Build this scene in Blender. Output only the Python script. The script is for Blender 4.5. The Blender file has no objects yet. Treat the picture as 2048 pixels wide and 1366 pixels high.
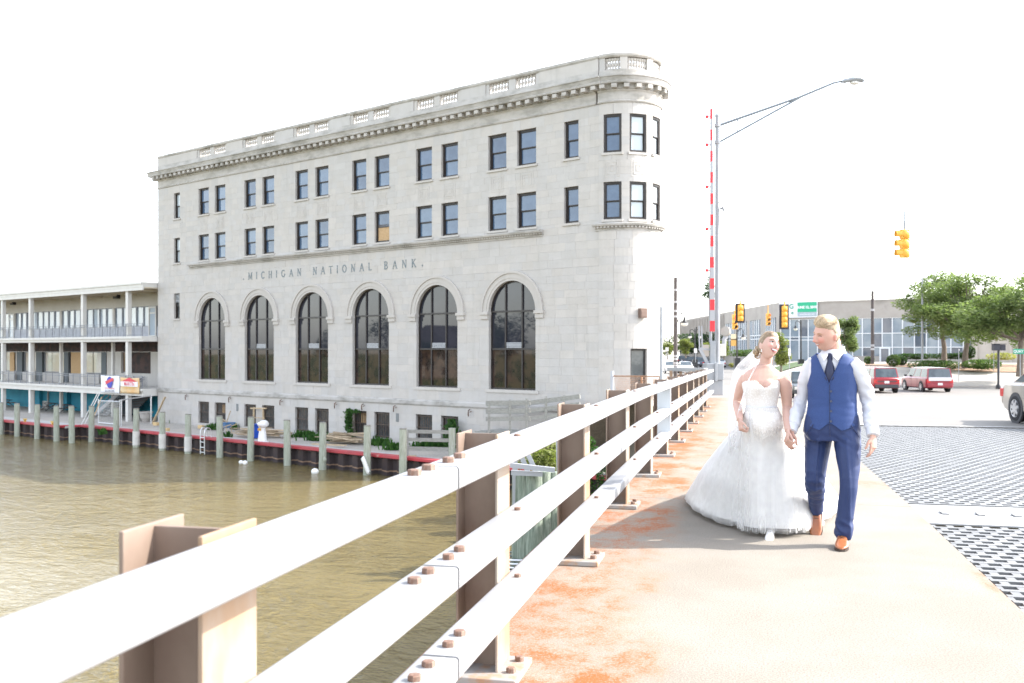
import bpy, math, random
import numpy as np
from mathutils import Vector, Matrix, noise as mn
random.seed(7); np.random.seed(7)
sc = bpy.context.scene
COL = sc.collection
PI = math.pi; R = math.radians

# ------------------------------------------------------------------ camera, sky, sun, exposure
EYE = 1.57
cam_d = bpy.data.cameras.new('camera'); cam = bpy.data.objects.new('camera', cam_d); COL.objects.link(cam)
cam.location = (0, 0, EYE); cam.rotation_euler = (R(90), 0, 0)
cam_d.lens = 35; cam_d.sensor_width = 36; cam_d.shift_y = 16/2048
cam_d.clip_start = 0.05; cam_d.clip_end = 3000
cam_d.dof.use_dof = True; cam_d.dof.focus_distance = 8.1; cam_d.dof.aperture_fstop = 5.0
sc.camera = cam

SUN_EL, SUN_AZ = 38.0, 4.0            # azimuth measured from +X (right) towards +Y (ahead)
sdir = Vector((math.cos(R(SUN_EL))*math.cos(R(SUN_AZ)), math.cos(R(SUN_EL))*math.sin(R(SUN_AZ)), math.sin(R(SUN_EL))))
w = bpy.data.worlds.new('World'); sc.world = w; w.use_nodes = True
nt = w.node_tree; bg = nt.nodes['Background']
sky = nt.nodes.new('ShaderNodeTexSky'); sky.sky_type = 'NISHITA'; sky.sun_disc = False
sky.sun_elevation = R(SUN_EL); sky.sun_rotation = R(90 - SUN_AZ)
sky.altitude = 0; sky.air_density = 1.0; sky.dust_density = 1.2; sky.ozone_density = 1.0
hs = nt.nodes.new('ShaderNodeHueSaturation'); hs.inputs['Saturation'].default_value = 0.42      # milky summer haze
nt.links.new(sky.outputs[0], hs.inputs['Color']); nt.links.new(hs.outputs[0], bg.inputs[0]); bg.inputs[1].default_value = 0.15
sl = bpy.data.lights.new('sun', 'SUN'); sl.energy = 2.1; sl.angle = R(0.6); sl.color = (1, .95, .88)
sun = bpy.data.objects.new('sun', sl); COL.objects.link(sun); sun.location = (60, 5, 60)
sun.rotation_euler = sdir.to_track_quat('Z', 'Y').to_euler()
sc.view_settings.view_transform = 'Standard'; sc.view_settings.look = 'None'
sc.view_settings.gamma = 1; sc.view_settings.use_curve_mapping = False
sc.view_settings.exposure = 2.3
sc.cycles.max_bounces = 8; sc.cycles.diffuse_bounces = 3; sc.cycles.glossy_bounces = 3
sc.cycles.transparent_max_bounces = 10; sc.cycles.transmission_bounces = 4
sc.cycles.caustics_reflective = False; sc.cycles.caustics_refractive = False
# ------------------------------------------------------------------ helpers
F = 1991.0
def P(px, py, Y):
    """point at depth Y metres that the photograph (2048 px wide) shows at px, py"""
    return Vector(((px-1024)/F*Y, Y, EYE-(py-699)/F*Y))
def lerp(a, b, t): return a+(b-a)*t
def sstep(a, b, x):
    t = min(1, max(0, (x-a)/(b-a))); return t*t*(3-2*t)

class NT:
    def __init__(s, m): s.t = m.node_tree; s.n = s.t.nodes; s.l = s.t.links
    def new(s, ty, **kw):
        n = s.n.new(ty)
        for k, v in kw.items(): setattr(n, k, v)
        return n
    def link(s, a, b): s.l.new(a, b)
    def noise(s, scale, detail=4, rough=.55, vec=None, dist=0):
        n = s.new('ShaderNodeTexNoise'); n.inputs['Scale'].default_value = scale
        n.inputs['Detail'].default_value = detail; n.inputs['Roughness'].default_value = rough
        n.inputs['Distortion'].default_value = dist
        s.link(vec if vec is not None else s.co(), n.inputs['Vector']); return n.outputs['Fac']
    def co(s, stretch=None):
        c = s.new('ShaderNodeTexCoord').outputs['Object']
        if stretch:
            m = s.new('ShaderNodeMapping'); m.inputs['Scale'].default_value = stretch
            s.link(c, m.inputs[0]); return m.outputs[0]
        return c
    def ramp(s, fac, a, b, ca=0., cb=1.):
        n = s.new('ShaderNodeMapRange'); n.interpolation_type = 'SMOOTHSTEP'
        n.inputs[1].default_value = a; n.inputs[2].default_value = b
        n.inputs[3].default_value = ca; n.inputs[4].default_value = cb
        s.link(fac, n.inputs[0]); return n.outputs[0]
    def mix(s, fac, a, b, blend='MIX'):
        n = s.new('ShaderNodeMix', data_type='RGBA', blend_type=blend)
        for sock, v in ((n.inputs[0], fac), (n.inputs[6], a), (n.inputs[7], b)):
            if isinstance(v, (int, float)): sock.default_value = v
            elif isinstance(v, tuple): sock.default_value = (*v, 1) if len(v) == 3 else v
            else: s.link(v, sock)
        return n.outputs[2]
    def math(s, op, a, b=0.0, clamp=False):
        n = s.new('ShaderNodeMath', operation=op, use_clamp=clamp)
        for sock, v in ((n.inputs[0], a), (n.inputs[1], b)):
            if isinstance(v, (int, float)): sock.default_value = v
            else: s.link(v, sock)
        return n.outputs[0]
    def bump(s, h, strength, dist=.01):
        b = s.new('ShaderNodeBump'); b.inputs['Strength'].default_value = strength
        b.inputs['Distance'].default_value = dist; s.link(h, b.inputs['Height']); return b.outputs[0]

MATS = {}
def mat(name, c, rough=.6, metal=0., c2=None, nscale=3., nlo=.35, nhi=.65, bump=0., bscale=30., bdist=.01,
        stretch=None, tint=0., spec=None, c3=None, n3=1., lo3=.6, hi3=.75, alpha=None, coat=0., sss=0.):
    """Principled material: colour c mixed with c2 by noise, patches of c3, optional per-face 'tint' value"""
    if name in MATS: return MATS[name]
    m = bpy.data.materials.new(name); m.use_nodes = True; N = NT(m)
    b = N.n['Principled BSDF']; b.inputs['Roughness'].default_value = rough; b.inputs['Metallic'].default_value = metal
    col = c
    if c2 is not None:
        col = N.mix(N.ramp(N.noise(nscale, 5, .6, N.co(stretch)), nlo, nhi), c, c2)
    if c3 is not None:
        col = N.mix(N.ramp(N.noise(n3, 6, .65, N.co(stretch)), lo3, hi3), col, c3)
    if tint:
        a = N.new('ShaderNodeAttribute', attribute_name='tint')
        k = N.math('ADD', N.math('MULTIPLY', a.outputs['Fac'], tint), 1-tint/2)
        cc = N.new('ShaderNodeCombineColor'); [N.link(k, cc.inputs[i]) for i in range(3)]
        col = N.mix(1.0, col, cc.outputs[0], 'MULTIPLY')
    if isinstance(col, tuple): b.inputs['Base Color'].default_value = (*col, 1)
    else: N.link(col, b.inputs['Base Color'])
    if bump: N.link(N.bump(N.noise(bscale, 5, .6, N.co(stretch)), bump, bdist), b.inputs['Normal'])
    if spec is not None: b.inputs['Specular IOR Level'].default_value = spec
    if coat: b.inputs['Coat Weight'].default_value = coat; b.inputs['Coat Roughness'].default_value = .05
    if sss:
        b.inputs['Subsurface Weight'].default_value = sss; b.inputs['Subsurface Radius'].default_value = (.02, .008, .005)
        b.inputs['Subsurface Scale'].default_value = .5
    if alpha is not None: b.inputs['Alpha'].default_value = alpha
    MATS[name] = m; return m

class MB:
    """collects geometry; build() links it as ONE mesh object"""
    def __init__(s): s.v = []; s.f = []; s.t = []; s.mi = []; s.M = None; s.cur = .5; s.m = 0
    def add(s, vs, fs):
        o = len(s.v)
        if s.M is not None: vs = [s.M @ Vector(p) for p in vs]
        s.v.extend([tuple(p) for p in vs])
        for f in fs: s.f.append(tuple(i+o for i in f)); s.t.append(s.cur); s.mi.append(s.m)
        return s
    def box(s, lo, hi, ax=None, c=None):
        x0, y0, z0 = lo; x1, y1, z1 = hi
        vs = [(x0,y0,z0),(x1,y0,z0),(x1,y1,z0),(x0,y1,z0),(x0,y0,z1),(x1,y0,z1),(x1,y1,z1),(x0,y1,z1)]
        if ax is not None: vs = [Vector(c)+ax @ Vector(p) for p in vs]
        return s.add(vs, [(0,3,2,1),(4,5,6,7),(0,1,5,4),(1,2,6,5),(2,3,7,6),(3,0,4,7)])
    def cbox(s, c, size, rz=0., rx=0., ry=0.):
        h = [k/2 for k in size]; M = (Matrix.Rotation(rz,3,'Z') @ Matrix.Rotation(ry,3,'Y') @ Matrix.Rotation(rx,3,'X'))
        return s.box((-h[0],-h[1],-h[2]), h, M, c)
    def bar(s, a, b, w, h, up=(0,0,1)):
        a, b = Vector(a), Vector(b); d = b-a; L = d.length; d.normalize(); u = Vector(up)
        sd = d.cross(u)
        if sd.length < 1e-4: sd = d.cross(Vector((0,1,0)))
        sd.normalize(); uu = sd.cross(d)
        M = Matrix((sd, d, uu)).transposed()
        return s.box((-w/2,0,-h/2), (w/2,L,h/2), M, a)
    def tube(s, pts, r, n=8, caps=True, ref=None, sq=2.0):
        """swept tube; r: number, or list of numbers / (side, depth) pairs"""
        pts = [Vector(p) for p in pts]; m = len(pts); vs = []
        rs = r if isinstance(r, (list, tuple)) else [r]*m
        prev = None
        for i, p in enumerate(pts):
            t = (pts[min(i+1,m-1)]-pts[max(i-1,0)]).normalized()
            if ref is not None: u = Vector(ref)-t*t.dot(Vector(ref))
            elif prev is None:
                u = Vector((0,0,1)).cross(t)
                if u.length < .05: u = Vector((1,0,0))-t*t.x
            else: u = prev-t*t.dot(prev)
            u.normalize(); prev = u; v = t.cross(u)
            ra, rb = rs[i] if isinstance(rs[i], (tuple, list)) else (rs[i], rs[i])
            for k in range(n):
                a = 2*PI*k/n; ca, sa = math.cos(a), math.sin(a)
                if sq != 2: ca = math.copysign(abs(ca)**(2/sq), ca); sa = math.copysign(abs(sa)**(2/sq), sa)
                vs.append(p+u*ca*ra+v*sa*rb)
        fs = [(i*n+k, i*n+(k+1)%n, (i+1)*n+(k+1)%n, (i+1)*n+k) for i in range(m-1) for k in range(n)]
        if caps: fs += [tuple(reversed(range(n))), tuple((m-1)*n+k for k in range(n))]
        return s.add(vs, fs)
    def lathe(s, prof, n=16, c=(0,0,0), a0=0., a1=2*PI, caps=True):
        full = abs(a1-a0-2*PI) < 1e-6; k = n if full else n+1; vs = []
        for r, z in prof:
            for i in range(k):
                a = a0+(a1-a0)*i/n; vs.append((c[0]+r*math.cos(a), c[1]+r*math.sin(a), c[2]+z))
        fs = []
        for j in range(len(prof)-1):
            for i in range(n):
                i2 = (i+1) % k; fs.append((j*k+i, j*k+i2, (j+1)*k+i2, (j+1)*k+i))
        if caps and full: fs += [tuple(reversed(range(k))), tuple((len(prof)-1)*k+i for i in range(k))]
        return s.add(vs, fs)
    def prism(s, poly, z0, z1, plane='xy'):
        n = len(poly)
        def mk(p, z): return (p[0],p[1],z) if plane == 'xy' else ((p[0],z,p[1]) if plane == 'xz' else (z,p[0],p[1]))
        vs = [mk(p,z0) for p in poly]+[mk(p,z1) for p in poly]
        fs = [tuple(reversed(range(n))), tuple(range(n,2*n))]+[(i,(i+1)%n,n+(i+1)%n,n+i) for i in range(n)]
        return s.add(vs, fs)
    def grid(s, rows, cyc=False):
        m = len(rows[0]); vs = [p for r in rows for p in r]
        fs = [(j*m+i, j*m+(i+1)%m, (j+1)*m+(i+1)%m, (j+1)*m+i) for j in range(len(rows)-1) for i in range(m if cyc else m-1)]
        return s.add(vs, fs)
    def ball(s, c, r, n=12, m=8):
        rx, ry, rz = r if isinstance(r, (tuple, list)) else (r,)*3
        rows = [[(c[0]+rx*math.sin(PI*j/m)*math.cos(2*PI*i/n), c[1]+ry*math.sin(PI*j/m)*math.sin(2*PI*i/n), c[2]+rz*math.cos(PI*j/m)) for i in range(n)] for j in range(m, -1, -1)]
        return s.grid(rows, True)
    def mesh(s, name, mats, smooth=None):
        me = bpy.data.meshes.new(name); me.from_pydata(s.v, [], s.f); me.validate(clean_customdata=False)
        for m_ in (mats if isinstance(mats, (list, tuple)) else [mats]): me.materials.append(m_)
        if len(me.polygons) == len(s.t):
            if any(t != .5 for t in s.t):
                at = me.attributes.new('tint', 'FLOAT', 'FACE'); at.data.foreach_set('value', s.t)
            if any(s.mi): me.polygons.foreach_set('material_index', s.mi)
        if smooth is not None:
            me.polygons.foreach_set('use_smooth', [True]*len(me.polygons))
            if smooth > 0: me.set_sharp_from_angle(angle=R(smooth))
        me.update(); return me
    def build(s, name, mats, parent=None, smooth=None, world=False, bevel=0., fix=False, solid=0.):
        me = s.mesh(name, mats, smooth)
        if fix:
            import bmesh
            bm = bmesh.new(); bm.from_mesh(me); bmesh.ops.recalc_face_normals(bm, faces=bm.faces); bm.to_mesh(me); bm.free()
        o = bpy.data.objects.new(name, me); COL.objects.link(o)
        if parent is not None:
            o.parent = parent
            if world:
                Mp = wmat(parent); me.transform(Mp.inverted())
        if solid: md = o.modifiers.new('solid', 'SOLIDIFY'); md.thickness = solid; md.offset = 0
        if bevel: md = o.modifiers.new('bevel', 'BEVEL'); md.width = bevel; md.segments = 2; md.limit_method = 'ANGLE'
        return o
def wmat(o):
    M = Matrix.LocRotScale(o.location, o.rotation_euler, o.scale)
    return wmat(o.parent) @ M if o.parent else M
def tag(o, label=None, cat=None, group=None, kind=None):
    for k, v in (('label', label), ('category', cat), ('group', group), ('kind', kind)):
        if v: o[k] = v
    return o
def thing(name, label, cat, loc=(0,0,0), rz=0., group=None):
    o = bpy.data.objects.new(name, None); COL.objects.link(o); o.location = loc; o.rotation_euler = (0,0,rz)
    o.empty_display_size = .2
    return tag(o, label, cat, group)
def struct(o): o['kind'] = 'structure'; return o
def kids(o): return [c for c in bpy.data.objects if c.parent == o]
def dup(root, loc, rz=None, label=None, group=None, scale=None):
    r = root.copy(); COL.objects.link(r); r.location = loc
    if rz is not None: r.rotation_euler = (0,0,rz)
    if scale is not None: r.scale = (scale,)*3
    if label: r['label'] = label
    if group: r['group'] = group
    for ch in kids(root):
        c = ch.copy(); COL.objects.link(c); c.parent = r
        for g in kids(ch):
            d = g.copy(); COL.objects.link(d); d.parent = c
    return r
def cr(pts, n):
    """Catmull-Rom resampling of a list of tuples/vectors/numbers, n steps per span"""
    A = np.array([np.array(p, float).ravel() for p in pts]); out = []
    for i in range(len(A)-1):
        p0 = A[max(i-1,0)]; p1 = A[i]; p2 = A[i+1]; p3 = A[min(i+2,len(A)-1)]
        for k in range(n):
            t = k/n; out.append(.5*((2*p1)+(-p0+p2)*t+(2*p0-5*p1+4*p2-p3)*t*t+(-p0+3*p1-3*p2+p3)*t**3))
    out.append(A[-1]); return out
def nz(p, s=1.): return mn.noise(Vector(p)*s)
# ------------------------------------------------------------------ frames of the place
D2 = Vector((-.7675, .641, 0)).normalized(); N2 = Vector((-D2.y, D2.x, 0))*-1
N2 = Vector((-.641, -.7675, 0)).normalized()
R0 = Vector((4.839, 54.741, 0)); FRZ = math.atan2(D2.y, D2.x)          # facade: x = a (leftwards), y = q (towards the river)
U2 = Vector((.2279, .9737, 0)); V2 = Vector((.9737, -.2279, 0)); BRZ = math.atan2(V2.y, V2.x)   # bridge: x = s (right), y = t (ahead)
FM = Matrix.Translation(R0) @ Matrix.Rotation(FRZ, 4, 'Z')
BM = Matrix.Rotation(BRZ, 4, 'Z')
def fac(a, q, z=0): return FM @ Vector((a, q, z))
def brg(s, t, z=0): return BM @ Vector((s, t, z))
def fac_inv(p): return FM.inverted() @ Vector(p)
def fac_at(px, q):
    """facade coordinate a of the vertical plane q seen at photo column px, and its depth"""
    r = Vector(((px-1024)/F, 1, 0)); O = R0+N2*q; k = O.dot(N2)/r.dot(N2); return (r*k-O).dot(D2), r.y*k
WATER = -5.45
def zt(t):
    if t < 10.6: return 0.0
    if t < 34: return -.01*(t-10.6)
    if t < 66: k = (t-34)/32; return -.234-.32*k-.796*sstep(0, 1, k)
    return -1.35
def hground(x, y):
    p = fac_inv((x, y, 0)); a, q = p.x, p.y
    s, t = V2.x*x+V2.y*y, U2.x*x+U2.y*y
    z = zt(t)-.1
    rise = sstep(86, 101, t-max(0, 25-s)*.0)*sstep(1, 7, s)*(1-.45*sstep(52, 70, s))
    if t > 86: z = lerp(z, -.12 if s < 52 else -.3, rise)
    if a > -6: z = lerp(z, -4.55, sstep(-6, 1.5, a)*max(sstep(-6, -1, q), sstep(40, 46, a)*sstep(-70, -40, q)))
    return z

# ---- river
m = bpy.data.materials.new('river_water'); m.use_nodes = True; Nn = NT(m); b = Nn.n['Principled BSDF']
c0 = Nn.noise(.05, 4, .6); cc = Nn.mix(Nn.ramp(c0, .35, .65), (.140, .110, .045), (.178, .140, .058))
Nn.link(cc, b.inputs['Base Color']); b.inputs['Roughness'].default_value = .09; b.inputs['IOR'].default_value = 1.33
w1 = Nn.noise(.9, 3, .5, Nn.co((1.0, 1.7, 1)), .6); w2 = Nn.noise(3.4, 4, .6, Nn.co((1, 1.6, 1)), .8)
h = Nn.math('ADD', Nn.math('MULTIPLY', w1, .6), Nn.math('MULTIPLY', w2, .30))
calm = Nn.ramp(Nn.noise(.09, 3, .6, Nn.co((1, 2.0, 1)), .5), .3, .7, .25, .85)
bn_ = Nn.new('ShaderNodeBump'); bn_.inputs['Distance'].default_value = .42; Nn.link(h, bn_.inputs['Height']); Nn.link(calm, bn_.inputs['Strength']); Nn.link(bn_.outputs[0], b.inputs['Normal'])
mb = MB(); mb.add([(-900,-90,0),(900,-90,0),(900,8.9,0),(-900,8.9,0)], [(0,1,2,3)])
mb = MB(); mb.add([(-900,6.0,0),(900,6.0,0),(900,110,0),(-900,110,0)], [(0,1,2,3)])
o = mb.build('river_water', m); o.location = R0+Vector((0,0,WATER)); o.rotation_euler = (0,0,FRZ); struct(o)

# ---- ground on the far side (waterfront, street level, library mound), out to the horizon
mg = bpy.data.materials.new('ground_surface'); mg.use_nodes = True; Nn = NT(mg); b = Nn.n['Principled BSDF']
b.inputs['Roughness'].default_value = .9
dirt = Nn.mix(Nn.ramp(Nn.noise(.35, 6, .65), .38, .62), (.40, .36, .31), (.30, .28, .25))
dirt = Nn.mix(Nn.ramp(Nn.noise(9, 5, .7), .45, .62), dirt, (.46, .43, .39))
Nn.link(dirt, b.inputs['Base Color']); Nn.link(Nn.bump(Nn.noise(6, 6, .7), .6, .05), b.inputs['Normal'])
aa = sorted(set(list(np.linspace(-60, 90, 76))+[-900,-600,-400,-300,-220,-160,-120,-90,-75,110,140,180,240,340,500,900]))
qq = [7.0,6,4.5,3,1.5,0,-2,-4,-7,-10,-14,-18]+list(np.arange(-22,-130,-4.0))+[-140,-160,-190,-240,-320,-450,-700,-1100,-1600]
rows = []
for q in qq:
    row = []
    for a in aa:
        p = fac(a, q); z = hground(p.x, p.y)-(.35 if (a < -7 or (q < -8 and a < 40)) and U2.x*p.x+U2.y*p.y < 90 else 0)
        if a > -3 and q > -1: z += .05*nz((a*.5, q*.5, 3))
        row.append((p.x, p.y, z))
    rows.append(row)
g = MB().grid(rows).build('ground', mg, smooth=0); struct(g)
# near bank behind the camera and opposite bank down the river (seen only mirrored in the bank's windows)
mlawn = mat('lawn', (.055, .095, .03), .9, c2=(.09, .13, .045), nscale=.8, bump=.5, bscale=25, bdist=.05)
mb = MB(); mb.M = FM
mb.grid([[(a, q, -3.9-1.6*(q < 76)) for a in (-40, -10, 20, 60, 110, 180, 400, 900)] for q in (72, 76, 110, 300, 900)])
struct(mb.build('opposite_bank_ground', mlawn))

# ---- bridge deck: sidewalk slab, steel grating, joint plate, concrete approach
ms = bpy.data.materials.new('sidewalk_grit'); ms.use_nodes = True; Nn = NT(ms); b = Nn.n['Principled BSDF']
b.inputs['Roughness'].default_value = .85; b.inputs['Specular IOR Level'].default_value = .25
base = Nn.mix(Nn.ramp(Nn.noise(1.2, 5, .6), .3, .7), (.250, .224, .188), (.290, .263, .226))
grit = Nn.noise(95, 3, .75); base = Nn.mix(Nn.ramp(grit, .36, .60, .0, 1.), Nn.mix(.55, base, (.10,.082,.065)), base)
sep = Nn.new('ShaderNodeSeparateXYZ'); Nn.link(Nn.co(), sep.inputs[0]); sx, sy = sep.outputs[0], sep.outputs[1]
def gauss(cx, cy, wx, wy):
    dx = Nn.math('MULTIPLY', Nn.math('SUBTRACT', sx, cx), 1/wx); dy = Nn.math('MULTIPLY', Nn.math('SUBTRACT', sy, cy), 1/wy)
    return Nn.math('EXPONENT', Nn.math('MULTIPLY', Nn.math('ADD', Nn.math('MULTIPLY', dx, dx), Nn.math('MULTIPLY', dy, dy)), -1.0))
dens = Nn.math('MULTIPLY', Nn.math('EXPONENT', Nn.math('MULTIPLY', Nn.math('MAXIMUM', Nn.math('ADD', sx, .95), 0), -2.4)), .98)
for cx, cy, wx, wy, k in ((-.55,5.05,.20,.36,.75),(-.68,4.55,.25,.3,.5),(-.80,6.05,.12,.2,.62),(-.62,6.6,.1,.25,.4),(-.9,4.2,.25,.5,.35),(1.45,12.4,.6,.5,.85),(1.35,14.2,.7,.6,.6),
                          (1.60,7.2,.09,1.1,.75),(1.6,9.6,.10,1.3,.45),(-.72,9.2,.16,.8,.55),(-.75,11.9,.25,.7,.8),(-.6,13.6,.7,.35,.65),(.1,15.6,.9,.5,.55),(-.7,17.5,.5,1.3,.7),(0.0,20,1.2,1.2,.5),
                          (1.25,5.0,.35,.12,.3),(.9,4.2,.5,.1,.25)):
    dens = Nn.math('ADD', dens, Nn.math('MULTIPLY', gauss(cx, cy, wx, wy), k))
br = Nn.ramp(Nn.noise(2.2, 12, .80, Nn.co((1, .8, 1)), .15), .22, .85)
st = Nn.math('MULTIPLY', dens, br); st = Nn.math('MULTIPLY', st, Nn.ramp(Nn.noise(60, 3, .7), .25, .6, .45, 1.25))
stain = Nn.ramp(st, .10, .80, 0, .95)
col = Nn.mix(stain, base, Nn.mix(Nn.ramp(st, .2, .7), (.30, .155, .068), (.30, .082, .018)))
Nn.link(col, b.inputs['Base Color']); Nn.link(Nn.bump(grit, .45, .006), b.inputs['Normal'])
ts = [-8,-4,0,3,6,8.3,10.58]
def slab(name, m, s0, s1, tl, th, dz=0., rows_s=None):
    mb = MB(); n = len(tl)
    for i in range(n-1):
        z0, z1 = zt(tl[i])+dz, zt(tl[i+1])+dz
        vs = [(s0,tl[i],z0-th),(s1,tl[i],z0-th),(s1,tl[i+1],z1-th),(s0,tl[i+1],z1-th),(s0,tl[i],z0),(s1,tl[i],z0),(s1,tl[i+1],z1),(s0,tl[i+1],z1)]
        fs = [(0,3,2,1),(4,5,6,7),(3,0,4,7),(1,2,6,5)]
        if i == 0: fs.append((0,1,5,4))
        if i == n-2: fs.append((2,3,7,6))
        mb.add(vs, fs)
    o = mb.build(name, m); o.rotation_euler = (0,0,BRZ); return struct(o)
slab('sidewalk', ms, -1.62, 1.62, [-8,-4,0,4,8,10.596], .22)
slab('sidewalk', ms, -1.62, 1.62, [10.604,14,18,24.59], .22)
slab('sidewalk', ms, -1.62, 1.62, [24.61,30,34,38,43.2], .22)
msteel = mat('grey_steel', (.32,.33,.34), .55, .35, c2=(.42,.43,.43), nscale=2, bump=.15)
for (s0, s1, z0, z1) in ((-1.66,-1.60,-1.0,-.02),(-1.72,-1.5,-1.06,-1.0)):
    pass
gb = MB()
gb.box((-1.60,-8,-1.5),(-1.56,43,-.62)); gb.box((-1.70,-8,-1.56),(-1.42,43,-1.5)); gb.box((-1.64,-8,-.60),(-1.60,24,-.05)); gb.box((.6,-8,-1.6),(.66,43,-.65)); gb.box((1.63,-8,-1.4),(1.68,24,-.30))
for t in np.arange(-6, 43, 3.0): gb.box((-1.55,t,-1.3),(14,t+.12,-.62))
o = gb.build('bridge_girders', msteel); o.rotation_euler = (0,0,BRZ); struct(o)
mgr = mat('galvanised_grating', (.155,.155,.156), .6, .1, c2=(.20,.20,.197), nscale=5, bump=.2, bscale=60)
mb = MB(); SR = 15.0
def gz(t): return zt(t)-.07
t = -1.0; row = 0
while t < 24.4:
    if not 10.0 < t < 11.25:
        z = gz(t); x0 = 1.70
        mb.box((x0, t-.030, z-.05), (SR, t+.030, z))
        step = .155
        off = (row % 2)*step*.5; nxt = t+.155; x = x0+off
        while x < SR and nxt < 24.5 and t > 4.5:
            mb.add([(x-.030,t+.0305,z-.002),(x+.030,t+.0305,z-.002),(x+.030,nxt-.0305,z-.002),(x-.030,nxt-.0305,z-.002),
                    (x-.030,t+.0305,z-.09),(x+.030,t+.0305,z-.09),(x+.030,nxt-.0305,z-.09),(x-.030,nxt-.0305,z-.09)],
                   [(0,1,2,3),(0,3,7,4),(1,5,6,2)])
            x += step
    t += .155; row += 1
o = mb.build('roadway_grating', mgr); o.rotation_euler = (0,0,BRZ); struct(o)
mpl = mat('galvanised_plate', (.29,.29,.29), .6, .1, c2=(.33,.33,.325), nscale=3, bump=.5, bscale=90, bdist=.004)
mb = MB(); z = -.062
mb.box((1.66, 10.02, z-.02), (SR, 10.60, z)); mb.box((1.66, 10.62, z-.02), (SR, 11.22, z-.004))
x = 1.9
while x < SR:
    mb.box((x, 10.56, z+.001), (x+.07, 10.74, z+.014)); x += .33
o = mb.build('roadway_joint_plate', mpl, bevel=.006); o.rotation_euler = (0,0,BRZ); struct(o)
mrd = mat('road_concrete', (.19,.178,.162), .85, c2=(.165,.156,.145), nscale=.5, bump=.25, bscale=40, c3=(.185,.175,.165), n3=.22, lo3=.6, hi3=.8)
slab('road', mrd, 1.66, 16, [24.55,28,31,34,37,40,43.5], .3, -.06)
# street beyond the bridge: one sheet following the ground
def sheet(name, m, s_t, dz, kind='structure'):
    rows = []
    for (t, s0, s1) in s_t:
        row = []
        for k in range(25):
            s = lerp(s0, s1, k/24); p = brg(s, t); row.append((p.x, p.y, hground(p.x, p.y)+dz if t > 43.6 else zt(t)+dz-.098))
        rows.append(row)
    o = MB().grid(rows).build(name, m, smooth=0); o['kind'] = kind; return o
sheet('street', mrd, [(43.5,-1.7,40)]+[(t, -1.7-min(5.3,(t-43.5)*.4), 40+(t-43.5)*3.4) for t in np.arange(44.5, 88.1, 1.5)]+[(88.2,-7,2)]+
      [(t, -7-(t-88)*.06, 1) for t in range(94, 330, 6)], .04)
mwp = mat('road_paint_white', (.45,.45,.44), .6, c2=(.34,.335,.32), nscale=4)
mb = MB()
def stripe(s0, t0, s1, t1, wd, dz=.004):
    n = 10
    for i in range(n):
        a = Vector((lerp(s0,s1,i/n), lerp(t0,t1,i/n))); c = Vector((lerp(s0,s1,(i+1)/n), lerp(t0,t1,(i+1)/n)))
        dd = (c-a).normalized(); nn = Vector((-dd.y, dd.x))*wd/2; vs = []
        for q in (a-nn, c-nn, c+nn, a+nn):
            p = brg(q.x, q.y); zz = zt(q.y)-.06 if q.y < 43.4 else hground(p.x, p.y)+.03
            vs.append((p.x, p.y, zz+dz))
        mb.add(vs, [(0,1,2,3)])
stripe(1.7, 24.72, 16, 24.72, .18); stripe(1.8, 30.2, 16, 30.2, .45); stripe(1.8, 33.5, 16, 33.5, .35)
stripe(16, 46, 60, 46.5, .5); stripe(18, 50, 60, 51, .5); stripe(10, 71, 40, 71, .3)
struct(mb.build('road_markings', mwp))
# pale pavement along the far kerb, lawn and mulch beds of the library mound
mpv = mat('pavement_pale', (.36,.325,.29), .85, c2=(.30,.28,.26), nscale=.7, bump=.2, bscale=30)
sheet('pavement', mpv, [(85.0,2,150),(86.5,1.4,150),(88.5,1,150),(90.5,1,150)], .10)
mb = MB(); mb.M = BM; mb.box((2, 84.6, -1.6), (150, 84.98, -1.30)); struct(mb.build('kerb', mpv))
mm = mat('mulch_bed', (.27,.165,.105), .95, c2=(.34,.225,.15), nscale=3, bump=.6, bscale=20, bdist=.05)
sheet('mulch_bed', mm, [(96,20,52),(99,16,50),(103,14,50),(110,12,50),(124,12,50)], .05)
mgrv = mat('gravel_mound', (.30,.285,.265), .95, c2=(.37,.35,.32), nscale=4, bump=.6, bscale=20, bdist=.05)
rows = []
for j in range(8):
    r = []
    for i in range(13):
        s = lerp(26, 58, i/12); t = lerp(86.6, 98, j/7); p = brg(s, t)
        r.append((p.x, p.y, hground(p.x, p.y)+.06+.55*math.sin(PI*i/12)*sstep(0,4,j)))
    rows.append(r)
o = MB().grid(rows).build('gravel_mound', mgrv, smooth=0); struct(o)
sheet('lawn', mlawn, [(112,3.0,11.5),(118,2.5,11.5),(126,2.2,9),(136,1.8,6.5)], .06)
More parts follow.
